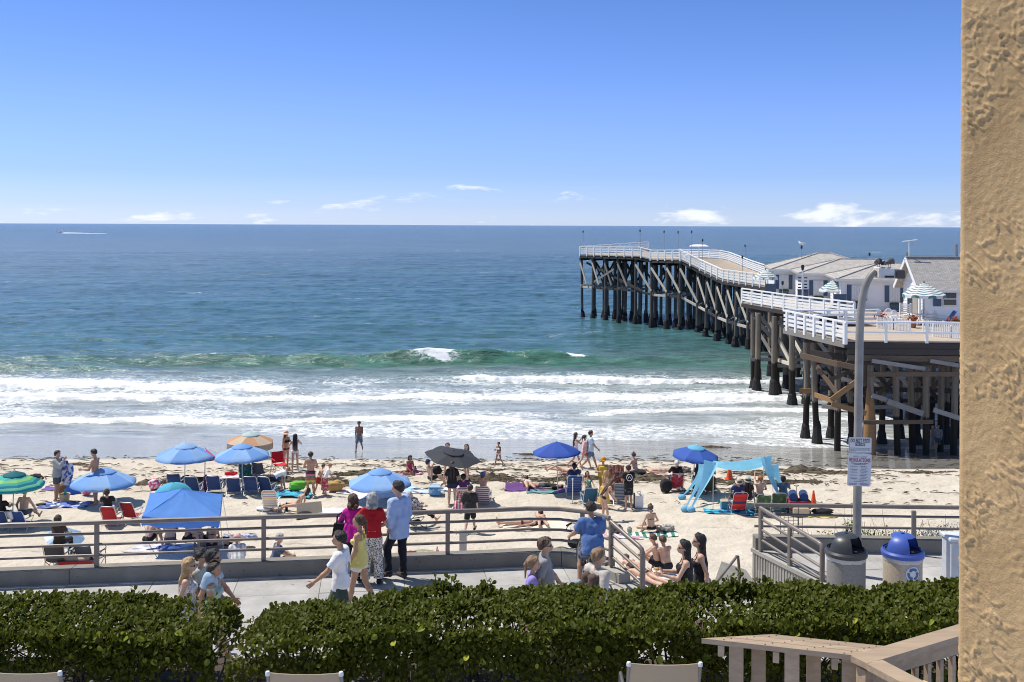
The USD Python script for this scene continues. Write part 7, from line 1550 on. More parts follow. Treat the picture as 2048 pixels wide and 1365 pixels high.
# navy chairs in the middle left
for i, (px, py, rz, lab, m) in enumerate([(352, 981, 4, 'navy beach chair under the pale blue umbrella, leftmost of the row', navy_f2), (390, 988, -4, 'low navy beach chair right of the pale umbrella pole', navy_f), (431, 985, 2, 'tall navy beach chair below the pink umbrella', navy_f2), (469, 990, 8, 'navy beach chair at the left end of the front row', navy_f), (505, 987, 0, 'navy backpack beach chair in the middle under the blue umbrella', navy_f2), (537, 988, -14, 'navy beach chair beside the child in white', navy_f)]):
    low_chair(lab, px, py, rz, m, STEEL, hgt=.66, pillow=navy_f if i in (0, 4) else None)
low_chair('green patterned beach chair behind the navy ones', 493, 962, 6, pattern('green_chair', [(.02, .10, .09), (.04, .18, .14), (.02, .07, .12)], 14), STEEL, hgt=.72)
camp_chair('chair with a grey towel draped over its back', 524, 962, -20, FAB('grey_towel', (.16, .155, .16)))
camp_chair('red camp chair beside the woman in the straw hat', 559, 946, -150, FAB('bright_red', (.52, .02, .03)))
lump('towel', 'white towel hanging on the chair beside the grey one', 'towel', 512, 960, (.4, .3, .6), wht, 13)
lump('red_cup', 'two small red beach toys behind the navy chairs', 'toy', 462, 952, (.55, .2, .22), FAB('bright_red', (.5, .02, .03)), 14)
towel('pale towel behind the navy chair row', 449, 957, 1.6, .7, pattern('pale_towel_pink', [(.62, .62, .64), (.55, .30, .36), (.66, .66, .68)], 5), 4)
lump('bag', 'purple bag between the two left navy chairs', 'bag', 411, 985, (.22, .22, .75), FAB('purple_dark', (.10, .03, .12)), 15)
x, W, s = sit('child in a white shirt bending down beside the navy chairs', 551, 985, -60, dict(hips=((60, 3, 0), (50, 3, 0)), knees=(50, 46), lean=70, arms=(((70, 6, 0), (60, 0, 0)), ((70, 6, 0), (60, 0, 0)))), h=1.45, skin='light', hair=('short', 'ginger'), wear=[('shirt', wht, dict(sleeve=.7, fit=.03)), ('shorts', FAB('blue_chair', (.03, .07, .23)), dict(leg=.7))])
towel('turquoise and navy towels in a heap behind the surf shorts man', 586, 990, 1.5, .9, pattern('turq_heap', [(.06, .38, .48), (.03, .06, .14), (.10, .46, .56), (.05, .26, .42)], 6), 0, .09)
lump('bag', 'bright green bag on the turquoise towel heap', 'bag', 595, 985, (.75, .45, .42), FAB('lime', (.13, .42, .05)), 16, dz=.06)
low_chair('white beach chair with rainbow stripes near the black bottle', 543, 1021, 2, stripes('rainbow_chair', [(.68, .62, .52), (.60, .30, .22), (.68, .64, .55), (.62, .50, .16), (.66, .62, .55), (.40, .28, .42), (.68, .62, .52), (.30, .42, .44)], 'z', 2.6), POLE_W, hgt=.74)
bottle('tall black bottle standing right of the rainbow striped chair', 573, 1023, .34, .055, blk)
lump('towel', 'white towel crumpled left of the rainbow striped chair', 'towel', 528, 1021, (.6, .4, .15), wht, 17)
bottle('small grey cup beside the rainbow striped chair', 561, 1024, .16, .05, FAB('cup_grey', (.3, .28, .26)))
sit('woman with dark hair lying back beside a beige backrest', 594, 1026, 80, SIT, skin='light', sex='f', hair=('bob', 'black'), lean=-40, wear=[('bikini_top', FAB('beige_top', (.5, .36, .27))), ('bikini_bottom', FAB('beige_top', (.5, .36, .27)))])
t = thing('backrest', 'beige folding backrest and black bag behind the reclining woman', 'backrest', onsand(619, 1034), 20)
part(t, 'panel', MB().box((0, 0, .26), (.95, .06, .62), rotm('x', -38), b=.02), FAB('taupe_panel', (.30, .26, .21))); lm = trimesh.creation.icosphere(2); part(t, 'bag', (np.array(lm.vertices) * [.34, .2, .17] + [-.25, -.30, .15], lm.faces), blk, smooth=True)
towel('white towel on the sand beyond the magenta top', 661, 1026, 1.9, .9, FAB('white_towel', (.72, .72, .74)), 0, .05)
stand('woman in a straw hat and dark bikini, facing the one with her back turned', 572, 938, 865, -130, skin='tan', sex='f', hair=('long', 'brown'), hat=('sun', FAB('straw_pink', (.62, .38, .26))), arms=(((8, 16, 0), (20, 10, 0)), ((30, 14, 0), (80, 0, -10))), wear=[('bikini_top', blk), ('bikini_bottom', FAB('dark_red', (.16, .02, .03)))])
stand('woman with long dark hair and white bikini bottom seen from behind', 590, 943, 871, 12, skin='light', sex='f', hair=('long', 'black'), arms=(((40, 40, 0), (140, 20, -30)), ((30, 30, 0), (70, 20, 0))), wear=[('bikini_bottom', wht)])
stand('bare backed man in pink, black and yellow striped swim shorts', 621, 994, 907, 5, skin='tan', hair=('short', 'dark'), arms=(((14, 18, 0), (80, 0, -35)), ((14, 18, 0), (80, 0, -35))), wear=[('swim_shorts', stripes('surf_shorts', [(.06, .05, .05), (.50, .50, .10), (.45, .12, .12), (.10, .22, .10), (.60, .14, .26), (.07, .05, .06)], 'z', 1.9), dict(leg=.85, flare=.04, fit=.02))])
stand('person in a white shirt wrapped in a red patterned sarong', 650, 991, 928, -70, skin='light', sex='f', hair=('short', 'ginger'), lean=24, arms=(((40, 10, 0), (80, 0, -20)), ((40, 10, 0), (80, 0, -20))), wear=[('shirt', wht, dict(sleeve=.6)), ('sarong', pattern('red_print', [(.45, .04, .06), (.55, .20, .20), (.50, .06, .08), (.62, .42, .38)], 16), dict(leg=1.6, flare=.03))])
stand('child leaning against the person in the red sarong', 638, 992, 936, -60, h=1.3, skin='light', hair=('short', 'brown'), lean=20, hips=((20, 3, 0), (-14, 3, 0)), wear=[('swim_shorts', FAB('red_chair', (.36, .02, .02)), dict(leg=.6))])
lump('bag', 'tan straw bag right of the red sarong', 'bag', 670, 984, (.75, .4, .5), FAB('straw', (.40, .26, .10)), 18)
for px, py, w, d, lab, m in ((710, 985, 1.5, .7, 'pale towel with pink stripes behind the magenta top', pattern('pale_towel_pink', [], 5)), (752, 992, 1.9, .8, 'white towel under the blue umbrella near the grey haired woman', FAB('white_towel', (.72, .72, .74))), (834, 984, 2.3, .9, 'long pale blue and white towel near the blue cool box', stripes('blue_towel_st', [(.62, .66, .72), (.28, .45, .66), (.60, .66, .74), (.36, .52, .70)], 'y', 2.2)), (893, 982, 1.3, .7, 'white towel beneath the sitting man with the cap', FAB('white_towel', (.72, .72, .74)))): towel(lab, px, py, w, d, m, 0)
lump('bag', 'pale pink bag on the striped towel', 'bag', 723, 984, (.55, .4, .36), pattern('pale_pink_bag', [(.55, .42, .42), (.62, .5, .48)], 8), 19, dz=.05)
lump('bag', 'navy bag with straps left of the man in the pale blue shirt', 'bag', 777, 984, (.6, .4, .3), navy_f, 20, dz=.05)
cooler('small blue and white cool box right of the long towel', 870, 989, (.46, .34, .36), pattern('cool_box', [(.10, .28, .55), (.40, .55, .68), (.14, .34, .60)], 7), FAB('pale_blue_lid', (.35, .5, .66)))
stand('bare chested man in grey shorts wading out of the shallow water', 718, 904, 850, 176, skin='brown', hair=('buzz', 'black'), h=1.74, fat=.01, wear=[('swim_shorts', FAB('grey_blue_shorts', (.15, .17, .22)), dict(leg=.9, flare=.04, fit=.02))], **{**WALK, 'head': (14, 0)})
sit('girl in pink sitting on a pink towel at the far side', 819, 948, -160, CROSS, skin='brown', sex='f', h=1.5, hair=('bob', 'dark'), wear=[('top', FAB('deep_pink', (.48, .05, .14)), dict(sleeve=0, neck=.38, straps=True)), ('bikini_bottom', FAB('deep_pink', (.48, .05, .14)))])
towel('pink towel under the girl at the far side', 816, 949, 1.3, .7, FAB('pink_towel', (.60, .28, .34)), 0)
bottle('tall purple bottle beside the girl on the pink towel', 831, 948, .35, .06, FAB('purple_bottle', (.24, .12, .36)))
sit('bare backed man in a dark cap and shorts reclining, looking at his phone', 862, 974, -55, SITK, skin='light', hair=('short', 'dark'), hat=('cap', navy_f), lean=-14, hips=((100, 4, 6), (84, 4, 6)), knees=(70, 30), arms=(((-22, 20, 0), (-12, 10, 0)), ((60, 14, 0), (140, 0, -10))), wear=[('swim_shorts', blk, dict(leg=.6))])
lump('backpack', 'black wire framed bag behind the reclining man', 'bag', 874, 951, (.45, .3, .45), blk, 21)
stand('woman in a pale swimsuit behind the dark grey umbrella, left one', 895, 962, 887, 175, skin='light', sex='f', hair=('bun', 'brown'), wear=[('bikini_top', wht), ('bikini_bottom', FAB('beige_top', (.5, .36, .27)))], **WALK)
stand('woman in a white bikini top walking behind the dark grey umbrella', 933, 964, 888, 170, skin='light', sex='f', hair=('wavy', 'brown'), wear=[('bikini_top', wht), ('bikini_bottom', wht)], **WALK2)
stand('woman with long dark hair in a black T-shirt and navy shorts under the dark umbrella', 904, 1015, 926, 8, skin='light', sex='f', hair=('long', 'dark'), arms=(((10, 24, 0), (96, -20, -40)), ((10, 24, 0), (96, -20, -40))), wear=[('shirt', blk, dict(sleeve=.8, fit=.03)), ('shorts', FAB('navy_shorts', (.03, .03, .08)), dict(leg=.45, flare=.06))])
rs = stripes('red_white_stripe', [(.42, .05, .06), (.66, .60, .58), (.10, .08, .12), (.62, .56, .54)], 'z', 5.5)
low_chair('red and white striped beach chair behind the bags, left of the pair', 925, 1014, 6, rs, STEEL, hgt=.72)
sit('person with cropped dark hair in the left striped chair', 926, 1011, 6, CHAIR, skin='tan', hair=('short', 'black'), wear=[('shirt', FAB('purple_dark', (.10, .03, .12)), dict(sleeve=.6)), ('shorts', blk, dict(leg=.7))])
low_chair('red and white striped beach chair, right of the pair', 967, 1010, -6, rs, STEEL, hgt=.72)
sit('person in a blue cap resting both hands behind the head in the right striped chair', 967, 1007, -6, CHAIR, skin='light', hair=('short', 'brown'), hat=('cap', FAB('royal_cap', (.05, .12, .42))), arms=(((150, 40, 0), (230, -10, -60)), ((150, 40, 0), (230, -10, -60))), wear=[('swim_shorts', blk, dict(leg=.7))])
x, W, s = stand('person in black shirt and shorts walking away with two striped bags', 940, 1067, 971, -8, skin='light', hair=('short', 'dark'), fat=.035, wear=[('shirt', FAB('faded_black', (.028, .028, .03)), dict(sleeve=.95, bottom=-.16, fit=.04)), ('shorts', blk, dict(leg=.95, flare=.05)), ('shoes', FAB('black_shoe', (.02, .02, .02)))], **{**WALK, 'arms': (((0, 12, 0), (10, 6, 0)), ((4, 22, 0), (10, 16, 0)))})
t = lump('tote_bag', 'pair of red and white striped bags slung at the side of the person in black', 'bag', 0, 0, (.52, .36, .52), stripes('tote_stripe', [(.50, .05, .10), (.60, .56, .54), (.36, .06, .12), (.55, .50, .48)], 'x', 4.5), 22, loc=W['hdL'] + [-.03, -.02, -.16]); bag_straps(t, .4, .55, FAB('red_chair', (.36, .02, .02)))
stand('small girl in a pale swimsuit walking on the open sand', 997, 933, 885, 150, skin='brown', sex='f', hair=('bun', 'black'), wear=[('bikini_top', wht), ('bikini_bottom', wht)], **{**WALK, 'arms': (((30, 10, 0), (110, 0, -10)), ((10, 10, 0), (80, 0, -20)))})
x, W, s = sit('person wrapped in zebra cloth in a low dark seat right of the pale blue shirt', 832, 1054, -60, CHAIR, skin='light', sex='f', hair=('bun', 'grey'), wear=[('shirt', pattern('zebra', [(.55, .52, .52), (.06, .05, .06), (.5, .48, .48), (.09, .07, .09)], 12, kind='noise'), dict(sleeve=1.6, fit=.05)), ('trousers', blk, dict(leg=1.7))])
low_chair('dark beach chair under the person in zebra cloth', 832, 1057, -60, FAB('dark_green2', (.03, .045, .03)), TUBE_DK)
# middle right
sit('person lying on the back with raised knees left of the walking trio', 1128, 948, 78, SUP, skin='light', sex='f', hair=('bob', 'brown'), wear=[('bikini_top', FAB('coral', (.60, .22, .16))), ('bikini_bottom', FAB('coral', (.60, .22, .16)))])
sit('woman lying face down on a purple towel under the royal blue umbrella', 1056, 976, 8, PRONE, skin='light', sex='f', hair=('bun', 'dark'), wear=[('bikini_bottom', wht), ('bikini_top', wht)])
towel('dark purple towel under the woman lying face down', 1050, 979, 1.7, 1.5, FAB('purple_dark2', (.12, .045, .18)), 0)
sit('person with black hair lying flat on a green towel', 1090, 978, 80, SUP, skin='tan', hips=((2, 4, 0), (2, 4, 0)), knees=(3, 3), hair=('bob', 'black'), wear=[('shirt', blk, dict(sleeve=.5)), ('shorts', FAB('slate_shorts', (.08, .09, .10)), dict(leg=.6))])
towel('green and blue towel under the black haired person', 1084, 982, 1.3, .8, stripes('green_towel', [(.10, .26, .20), (.20, .38, .46), (.08, .20, .16)], 'y', 4), 0)
towel('purple blanket left of the blue striped chair', 1115, 982, 1.6, .9, FAB('purple_blanket', (.20, .09, .26)), 0)
bst = stripes('blue_stripe_chair', [(.03, .055, .20), (.14, .22, .45), (.03, .05, .17), (.10, .16, .36)], 'z', 6)
low_chair('blue striped beach chair right of the royal blue umbrella pole', 1147, 990, 4, bst, POLE_W, hgt=.78, wid=.62)
sit('person with black hair sitting low in the blue striped chair', 1147, 988, 4, CHAIR, skin='tan', hair=('short', 'black'), h=1.75, wear=[('shirt', navy_f, dict(sleeve=.6)), ('shorts', blk, dict(leg=.6))])
t = thing('umbrella_pole', 'bare white umbrella pole stuck in the sand in front of the blue striped chair', 'pole', onsand(1145, 1007)); part(t, 'pole', MB().tube([(0, 0, -.2), (0, 0, .98)], .022, 8), POLE_W); part(t, 'collar', MB().tube([(0, 0, .94), (0, 0, 1.0)], .03, 8), POLE_W)
x, W, s = sit('sunbather with dark hair lying on the back near the grey shower post', 1044, 1052, 100, SUP, skin='light', sex='f', hips=((4, 4, 0), (6, 4, 0)), knees=(4, 6), hair=('wavy', 'black'), wear=[('bikini_top', pattern('pale_print', [(.62, .52, .48), (.55, .30, .28), (.66, .6, .55)], 20)), ('bikini_bottom', FAB('dark_red', (.16, .02, .03)))])
sit('sunbather lying face down beyond the curve of the railing', 1083, 1050, 4, PRONE, skin='light', sex='f', hair=('bun', 'dark'), wear=[('bikini_bottom', FAB('tan_bikini', (.40, .20, .12)))])
towel('pale towel under the two sunbathers beyond the railing curve', 1070, 1052, 2.4, 1.5, FAB('sand_towel', (.66, .60, .50)), 4)
towel('heap of black lace cloth on the sand beyond the railing curve', 1126, 1106, 1.5, .6, pattern('black_lace', [(.02, .02, .022), (.18, .18, .18), (.03, .03, .03)], 30), 0, .07)
bottle('pale bottle standing beside the black lace cloth', 1139, 1094, .28, .045, FAB('pale_bottle', (.55, .52, .56)))
lump('bikini_top', 'black swimsuit top hung to dry left of the cyclist', 'swimwear', 1150, 1096, (.5, .15, .3), blk, 23)
stand('woman in a white top raising her phone, left of the walking trio', 1151, 935, 865, -75, skin='tan', sex='f', hair=('long', 'dark'), wear=[('dress', FAB('white_pink', (.68, .60, .60)), dict(sleeve=0, neck=.40, bottom=-.16, straps=True))], **{**WALK2, 'arms': (((50, 10, 0), (130, 0, -10)), ((60, 20, 0), (140, 0, 0)))})
stand('woman in a pink shirt and red shorts in the middle of the walking trio', 1169, 939, 871, -82, skin='light', sex='f', hair=('pony', 'black'), wear=[('shirt', FAB('pale_pink_shirt', (.66, .42, .44)), dict(sleeve=.6, bottom=-.10, fit=.03)), ('shorts', FAB('coral_red', (.56, .07, .09)), dict(leg=.45, flare=.06))], **WALK)
stand('man in a pale blue and white shirt at the right of the walking trio', 1181, 939, 861, -80, skin='tan', hair=('short', 'dark'), wear=[('shirt', FAB('pale_blue_white', (.50, .60, .68)), dict(sleeve=.6, bottom=-.1, fit=.025)), ('shorts', FAB('slate_blue', (.12, .16, .22)), dict(leg=.8))], **WALK2)
stand('person in an orange cap with a yellow towel at the neck, behind the yellow sarong', 1206, 1001, 918, 178, skin='tan', hair=('short', 'brown'), hat=('cap', FAB('orange_cap', (.70, .28, .02))), arms=(((20, 30, 0), (100, 0, -40)), ((20, 30, 0), (100, 0, -40))), wear=[('cape', FAB('yellow_cloth', (.62, .46, .05)), dict(span=(.44, .02), name='towel')), ('swim_shorts', FAB('gold_shorts', (.42, .24, .04)), dict(leg=.6))])
stand('blonde woman in a pink bikini top and long yellow sarong', 1208, 1018, 944, -50, skin='light', sex='f', hair=('wavy', 'blond'), lean=8, arms=(((40, 10, 0), (90, 0, -10)), ((40, 10, 0), (90, 0, -10))), wear=[('bikini_top', FAB('pink_print', (.60, .22, .36))), ('sarong', FAB('yellow_sarong', (.64, .42, .08)), dict(leg=1.6, flare=.06))])
stand('dark haired woman in a small dark bikini bending forward behind the cyclist', 1206, 1042, 976, -72, h=1.66, skin='light', sex='f', hair=('long', 'brown'), lean=34, hips=((16, 3, 0), (8, 3, 0)), knees=(10, 8), arms=(((50, 10, 0), (70, 0, -10)), ((50, 10, 0), (70, 0, -10))), wear=[('bikini_top', FAB('dark_red', (.16, .02, .03))), ('bikini_bottom', FAB('dark_brown', (.05, .035, .025)))])
b = onsand(1233, 1008); tw = thing('hanging_towel', 'brown floral towel hanging beside the yellow sarong', 'towel', b)
g = np.array([[(u * .30, .08 * math.sin(6 * u + 2 * v) + .1 * v, 1.55 - 1.15 * v) for u in np.linspace(-1, 1, 12)] for v in np.linspace(0, 1, 12)]); part(tw, 'cloth', MB().sheet(g, .02), pattern('floral_brown', [(.28, .10, .07), (.55, .40, .34), (.20, .07, .05), (.40, .18, .12)], 12), smooth=50)
low_chair('blue chair under the girl beside the yellow sarong', 1177, 1010, 10, FAB('teal_blue', (.03, .10, .18)), STEEL)
sit('girl with dark hair in a green floral top in the small blue chair', 1177, 1006, -170, CHAIR, lift=.2, h=1.45, skin='tan', sex='f', hair=('long', 'black'), wear=[('top', pattern('green_floral', [(.12, .26, .16), (.50, .54, .46), (.14, .30, .20)], 18), dict(sleeve=0, neck=.4)), ('shorts', FAB('teal_blue', (.03, .10, .18)), dict(leg=.5))])
low_chair('blue and grey striped beach chair left of the man with the ring on his shirt', 1243, 1006, -8, stripes('grey_blue_chair', [(.10, .14, .22), (.28, .32, .38)], 'z', 7), STEEL, hgt=.74)
x, W, s = stand('man in a black T-shirt with a white ring emblem and dark patterned shorts', 1257, 1019, 934, 6, skin='tan', hair=('short', 'dark'), fat=.015, arms=(((16, 14, 0), (70, 0, -10)), ((16, 14, 0), (70, 0, -10))), wear=[('shirt', blk, dict(sleeve=.65, bottom=-.10, fit=.025)), ('swim_shorts', pattern('dark_floral', [(.03, .03, .035), (.10, .10, .11), (.02, .02, .025)], 16), dict(leg=.85, flare=.05))])
a = np.linspace(0, 2 * PI, 25); part(x, 'emblem', MB().tube([(.11 * math.cos(q), -.150, 1.28 + .13 * math.sin(q)) for q in a], .012, 5, cap=False).tube([(-.05, -.152, 1.25), (.0, -.155, 1.33), (.05, -.152, 1.25)], .012, 5), wht)
t = thing('backpack', 'white hard shelled backpack standing on the sand beside the man in black', 'backpack', onsand(1278, 1017), -10); part(t, 'shell', MB().box((0, 0, .30), (.34, .20, .56), b=.07), M('shell_white', (.66, .66, .66), rough=.4)); part(t, 'back_pad', MB().box((-.19, 0, .30), (.06, .22, .56), b=.02), blk); part(t, 'handle', MB().tube([(-.06, 0, .57), (-.05, 0, .66), (.05, 0, .66), (.06, 0, .57)], .012, 6), blk)
sit('woman in a dark bikini with tied up hair sitting far back on the sand', 1271, 950, 40, CROSS, skin='light', sex='f', hair=('topbun', 'brown'), wear=[('bikini_top', blk), ('bikini_bottom', blk)])
lump('bag', 'black bag below the woman sitting far back', 'bag', 1276, 953, (.75, .4, .28), blk, 24)
sit('sunbather lying on a patterned towel right of the far back woman', 1318, 947, -85, SUP, skin='light', hips=((2, 4, 0), (2, 4, 0)), knees=(3, 3), hair=('short', 'brown'), wear=[('swim_shorts', pattern('tan_print', [(.40, .28, .20), (.55, .42, .34)], 10), dict(leg=.7))])
towel('pale patterned towel under the far sunbather', 1318, 951, 2.0, .8, pattern('pale_print', [], 20), 0)
lump('towel_heap', 'heap of dark clothes right of the far sunbather', 'clothes', 1363, 947, (.9, .5, .35), pattern('dark_clothes', [(.06, .06, .07), (.20, .16, .14), (.10, .09, .10), (.35, .30, .26)], 12), 25)
sit('woman in a black bikini sitting with her back turned on a green and white towel', 1302, 1066, 14, CROSS, skin='light', sex='f', hair=('topbun', 'brown'), lean=4, wear=[('bikini_top', blk), ('bikini_bottom', blk)], arms=(((10, 30, 0), (70, 0, -20)), ((-6, 30, 0), (10, 16, 0))))
towel('green and white striped towel under the woman in the black bikini', 1302, 1070, 1.8, .75, stripes('green_white', [(.05, .20, .13), (.62, .64, .60)], 'x', 4.0, distort=.4), -3)
lump('bag', 'pale woven bag right of the green and white towel', 'bag', 1333, 1063, (.6, .4, .26), pattern('woven_bag', [(.42, .38, .32), (.20, .19, .18), (.5, .46, .4)], 14), 26)
towel('white and pink towel behind the left stair rail', 1240, 1076, 1.5, .7, pattern('pale_towel_pink', [], 5), 0)
lump('bag', 'black and white round bag on the towel behind the left stair rail', 'bag', 1231, 1068, (.5, .3, .36), pattern('dark_clothes', [], 12), 27)
bottle('clear plastic jar behind the left stair rail', 1259, 1067, .26, .09, M('clear_jar', (.55, .52, .46), rough=.15, trans=.5), FAB('jar_lid', (.6, .58, .55)))
low_chair('red patterned beach chair holding the white haired person', 1351, 982, 2, pattern('red_pattern_chair', [(.34, .04, .06), (.50, .40, .40), (.30, .03, .05), (.42, .06, .08)], 9), STEEL, hgt=.70)
sit('white haired person sitting in the red patterned chair', 1351, 980, 2, CHAIR, skin='light', hair=('short', 'white'), wear=[('shirt', blk, dict(sleeve=1.7)), ('trousers', blk, dict(leg=1.8))])
lump('backpack', 'black backpack on the sand left of the red patterned chair', 'backpack', 1332, 986, (.5, .4, .6), blk, 28, jag=.2)
low_chair('dark chair under the aqua topped umbrella', 1398, 985, -10, blk, TUBE_DK, hgt=.66)
sit('person in dark clothes in the shade under the aqua topped umbrella', 1397, 983, -10, CHAIR, skin='brown', sex='f', hair=('wavy', 'black'), wear=[('shirt', FAB('dark_brown', (.05, .035, .025)), dict(sleeve=.6)), ('shorts', blk, dict(leg=.7))])
low_chair('olive chair in the shade right of the umbrella pole', 1418, 986, -12, FAB('olive', (.07, .07, .04)), TUBE_DK, hgt=.66)
sit('person in an olive shirt in the shaded chair', 1418, 984, -12, CHAIR, skin='tan', hair=('short', 'brown'), wear=[('shirt', FAB('olive_shirt', (.16, .13, .07)), dict(sleeve=.6)), ('shorts', blk, dict(leg=.7))])
low_chair('red and navy beach chair under the pale blue sunshade', 1474, 1025, 4, stripes('red_navy', [(.03, .04, .12), (.45, .03, .03), (.40, .03, .03), (.5, .04, .04)], 'z', 2.4), STEEL, hgt=.74)
sit('person in a pale sun hat in the red and navy chair', 1474, 1022, 4, CHAIR, skin='tan', hair=('short', 'brown'), h=1.72, hat=('bucket', FAB('pale_hat', (.55, .47, .40))), wear=[('shirt', navy_f, dict(sleeve=.7)), ('shorts', blk, dict(leg=.7))])
sit('person in a sage bucket hat sitting under the sunshade', 1496, 1022, -12, SIT, lift=.2, skin='tan', sex='f', hair=('wavy', 'dark'), hat=('bucket', FAB('sage_hat', (.34, .42, .37))), wear=[('shirt', FAB('dark_brown', (.05, .035, .025)), dict(sleeve=.5)), ('trousers', FAB('denim_mid', (.10, .16, .27)), dict(leg=1.8))])
x, W, s = sit('ginger haired person holding up a phone under the sunshade', 1519, 1019, 0, SIT, lift=.22, skin='fair', hair=('short', 'ginger'), arms=(((20, 20, 0), (60, 6, -10)), ((100, 20, 0), (140, 10, 0))), wear=[('swim_shorts', blk, dict(leg=.6))])
grn = pattern('green_web', [(.06, .11, .06), (.10, .16, .09), (.05, .09, .05)], 10)
low_chair('green beach chair under the sunshade, nearer the middle', 1525, 1026, -6, grn, STEEL, hgt=.66); low_chair('green beach chair under the sunshade, nearest the red wagon', 1556, 1022, -8, grn, STEEL, hgt=.66)
sit('person in a dark cap slumped in the right green chair', 1566, 1016, -14, CHAIR, skin='tan', hair=('short', 'black'), hat=('cap', blk), wear=[('shirt', FAB('faded_blue', (.10, .16, .24)), dict(sleeve=.6)), ('shorts', blk, dict(leg=.7))])
cooler('small white and blue cooler left of the red and navy chair', 1449, 1018, (.30, .26, .34), FAB('cooler_teal', (.10, .28, .38)), FAB('cooler_tan', (.5, .42, .3)))
towel('teal and navy towel in the shade of the sunshade', 1462, 1024, 2.0, .8, pattern('turq_heap', [], 6), 0)
wg = thing('wagon', 'red beach wagon loaded with two rolled navy mats right of the sunshade', 'wagon', onsand(1597, 1030), 0)
part(wg, 'tub', MB().raw([(-.40, -.26, .30), (.40, -.26, .30), (.40, .26, .30), (-.40, .26, .30), (-.42, -.28, .58), (.42, -.28, .58), (.42, .28, .58), (-.42, .28, .58)], _BOXF), FAB('maroon', (.24, .025, .04))); part(wg, 'side_bag', MB().box((0, -.31, .24), (.62, .16, .28), b=.05), FAB('sand_cloth', (.50, .40, .28)))
for q in (-.2, .2): part(wg, 'rolled_mat', MB().tube([(q - .05, -.20, .72), (q + .05, .26, .74)], .17, 12), navy_f)
for a_, c_ in ((-.34, -.2), (.34, -.2), (-.34, .24), (.34, .24)): part(wg, 'wheel', MB().tube([(a_ - .05, c_, .13), (a_ + .05, c_, .13)], .13, 12), TUBE_DK)
part(wg, 'handle', MB().tube([(0, .28, .5), (0, .30, 1.0), (-.1, .30, 1.06), (.1, .30, 1.06), (0, .30, 1.0)], .013, 6), TUBE_DK)
CONE = M('cone_orange', (.75, .10, .02), rough=.5)
def cone(label, px, py, h=.75):
    t = thing('traffic_cone', label, 'cone', onsand(px, py), 0, group='orange cones on the sand'); part(t, 'base', MB().box((0, 0, .02), (.40 * h / .75, .40 * h / .75, .05), b=.01), CONE); part(t, 'cone_body', MB().lathe([(.15 * h / .75, .04), (.03, h), (.02, h + .01), (0, h + .01)], 18), CONE, smooth=40)
cone('orange cone seen through the pale blue sunshade', 1459, 959); cone('orange cone on the sand right of the red wagon', 1627, 1016, .68)
towel('yellow towel with black gear right of the orange cone', 1643, 1033, 1.1, .6, FAB('yellow_towel', (.62, .48, .04)), 0); lump('bag', 'black gear heaped on the yellow towel', 'bag', 1645, 1031, (.8, .35, .22), blk, 30, dz=.05)
# at the foot of the stairs
sit('bare backed man in black shorts sitting near the foot of the stairs', 1333, 1156, 24, SITK, skin='light', hair=('short', 'brown'), fat=.015, lean=16, wear=[('swim_shorts', blk, dict(leg=.6))])
sit('man in sunglasses facing left beside the bare backed man near the stairs', 1316, 1150, 70, SITK, skin='light', hair=('short', 'brown'), glasses=True, wear=[('swim_shorts', blk, dict(leg=.6))])
towel('pink and white towel under the two men near the stairs', 1325, 1158, 1.7, 1.0, pattern('pale_towel_pink', [], 5), 0)
sit('sunbather lying face down behind the left stair rail', 1271, 1148, 20, PRONE, skin='light', sex='f', hair=('short', 'brown'), wear=[('bikini_top', FAB('coral', (.60, .22, .16)))])
bottle('purple bottle beside the sunbather behind the left stair rail', 1256, 1133, .26, .05, FAB('purple_bottle', (.24, .12, .36)))
sit('person with dark hair lying low just beyond the left stair rail', 1290, 1166, 30, PRONE, skin='light', sex='f', hair=('bob', 'dark'), wear=[('bikini_bottom', blk)])
sit('person lying down in the strip of sand behind the man in the pale blue shirt', 815, 1120, -80, SUP, skin='light', hair=('short', 'dark'), hips=((2, 4, 0), (2, 4, 0)), knees=(3, 3), wear=[('swim_shorts', FAB('dark_red', (.16, .02, .03)), dict(leg=.6))])
lump('bag', 'dull green bag on the sand behind the first railing post right of the group', 'bag', 848, 1113, (.7, .4, .2), FAB('olive_grey', (.26, .25, .17)), 31); lump('towel_heap', 'pink cloth on the sand right of the dull green bag', 'towel', 880, 1112, (.8, .4, .12), FAB('pink_towel', (.6, .28, .34)), 32)
# under the pier
sit('person in a dim shirt standing under the pier beside the right timbers', 1876, 905, 160, dict(), skin='tan', h=1.68, hair=('short', 'brown'), wear=[('shirt', FAB('grey_tee', (.26, .265, .28)), dict(sleeve=.6)), ('shorts', FAB('slate_shorts', (.08, .09, .10)), dict(leg=.8))], **WALK)
sit('second person under the pier, with long reddish hair', 1866, 903, 170, dict(), skin='light', sex='f', h=1.62, hair=('long', 'ginger'), wear=[('dress', FAB('grey_pattern', (.32, .32, .34)), dict(bottom=-.3, sleeve=0, neck=.4, straps=True))], **WALK2)
GALV = M('galvanised', (.27, .25, .225), rough=.5, metal=.12, var=.22, vscale=3.0)
LY = 19.2
lb = np.array([(1716 - 1024) / FPX * LY, LY, PROM_Z]); z = lambda y: at(1720, y, LY)[2]; X = lambda px: (px - 1024) / FPX * LY
lp = thing('street_lamp', 'grey metal lamp post curving at its top to a floodlight where two birds perch', 'street lamp')
pts = [(X(1716), LY, PROM_Z), (X(1718), LY, z(850)), (X(1720), LY, z(660)), (X(1723), LY, z(610)), (X(1730), LY, z(575)), (X(1739), LY, z(555)), (X(1751), LY, z(542))]
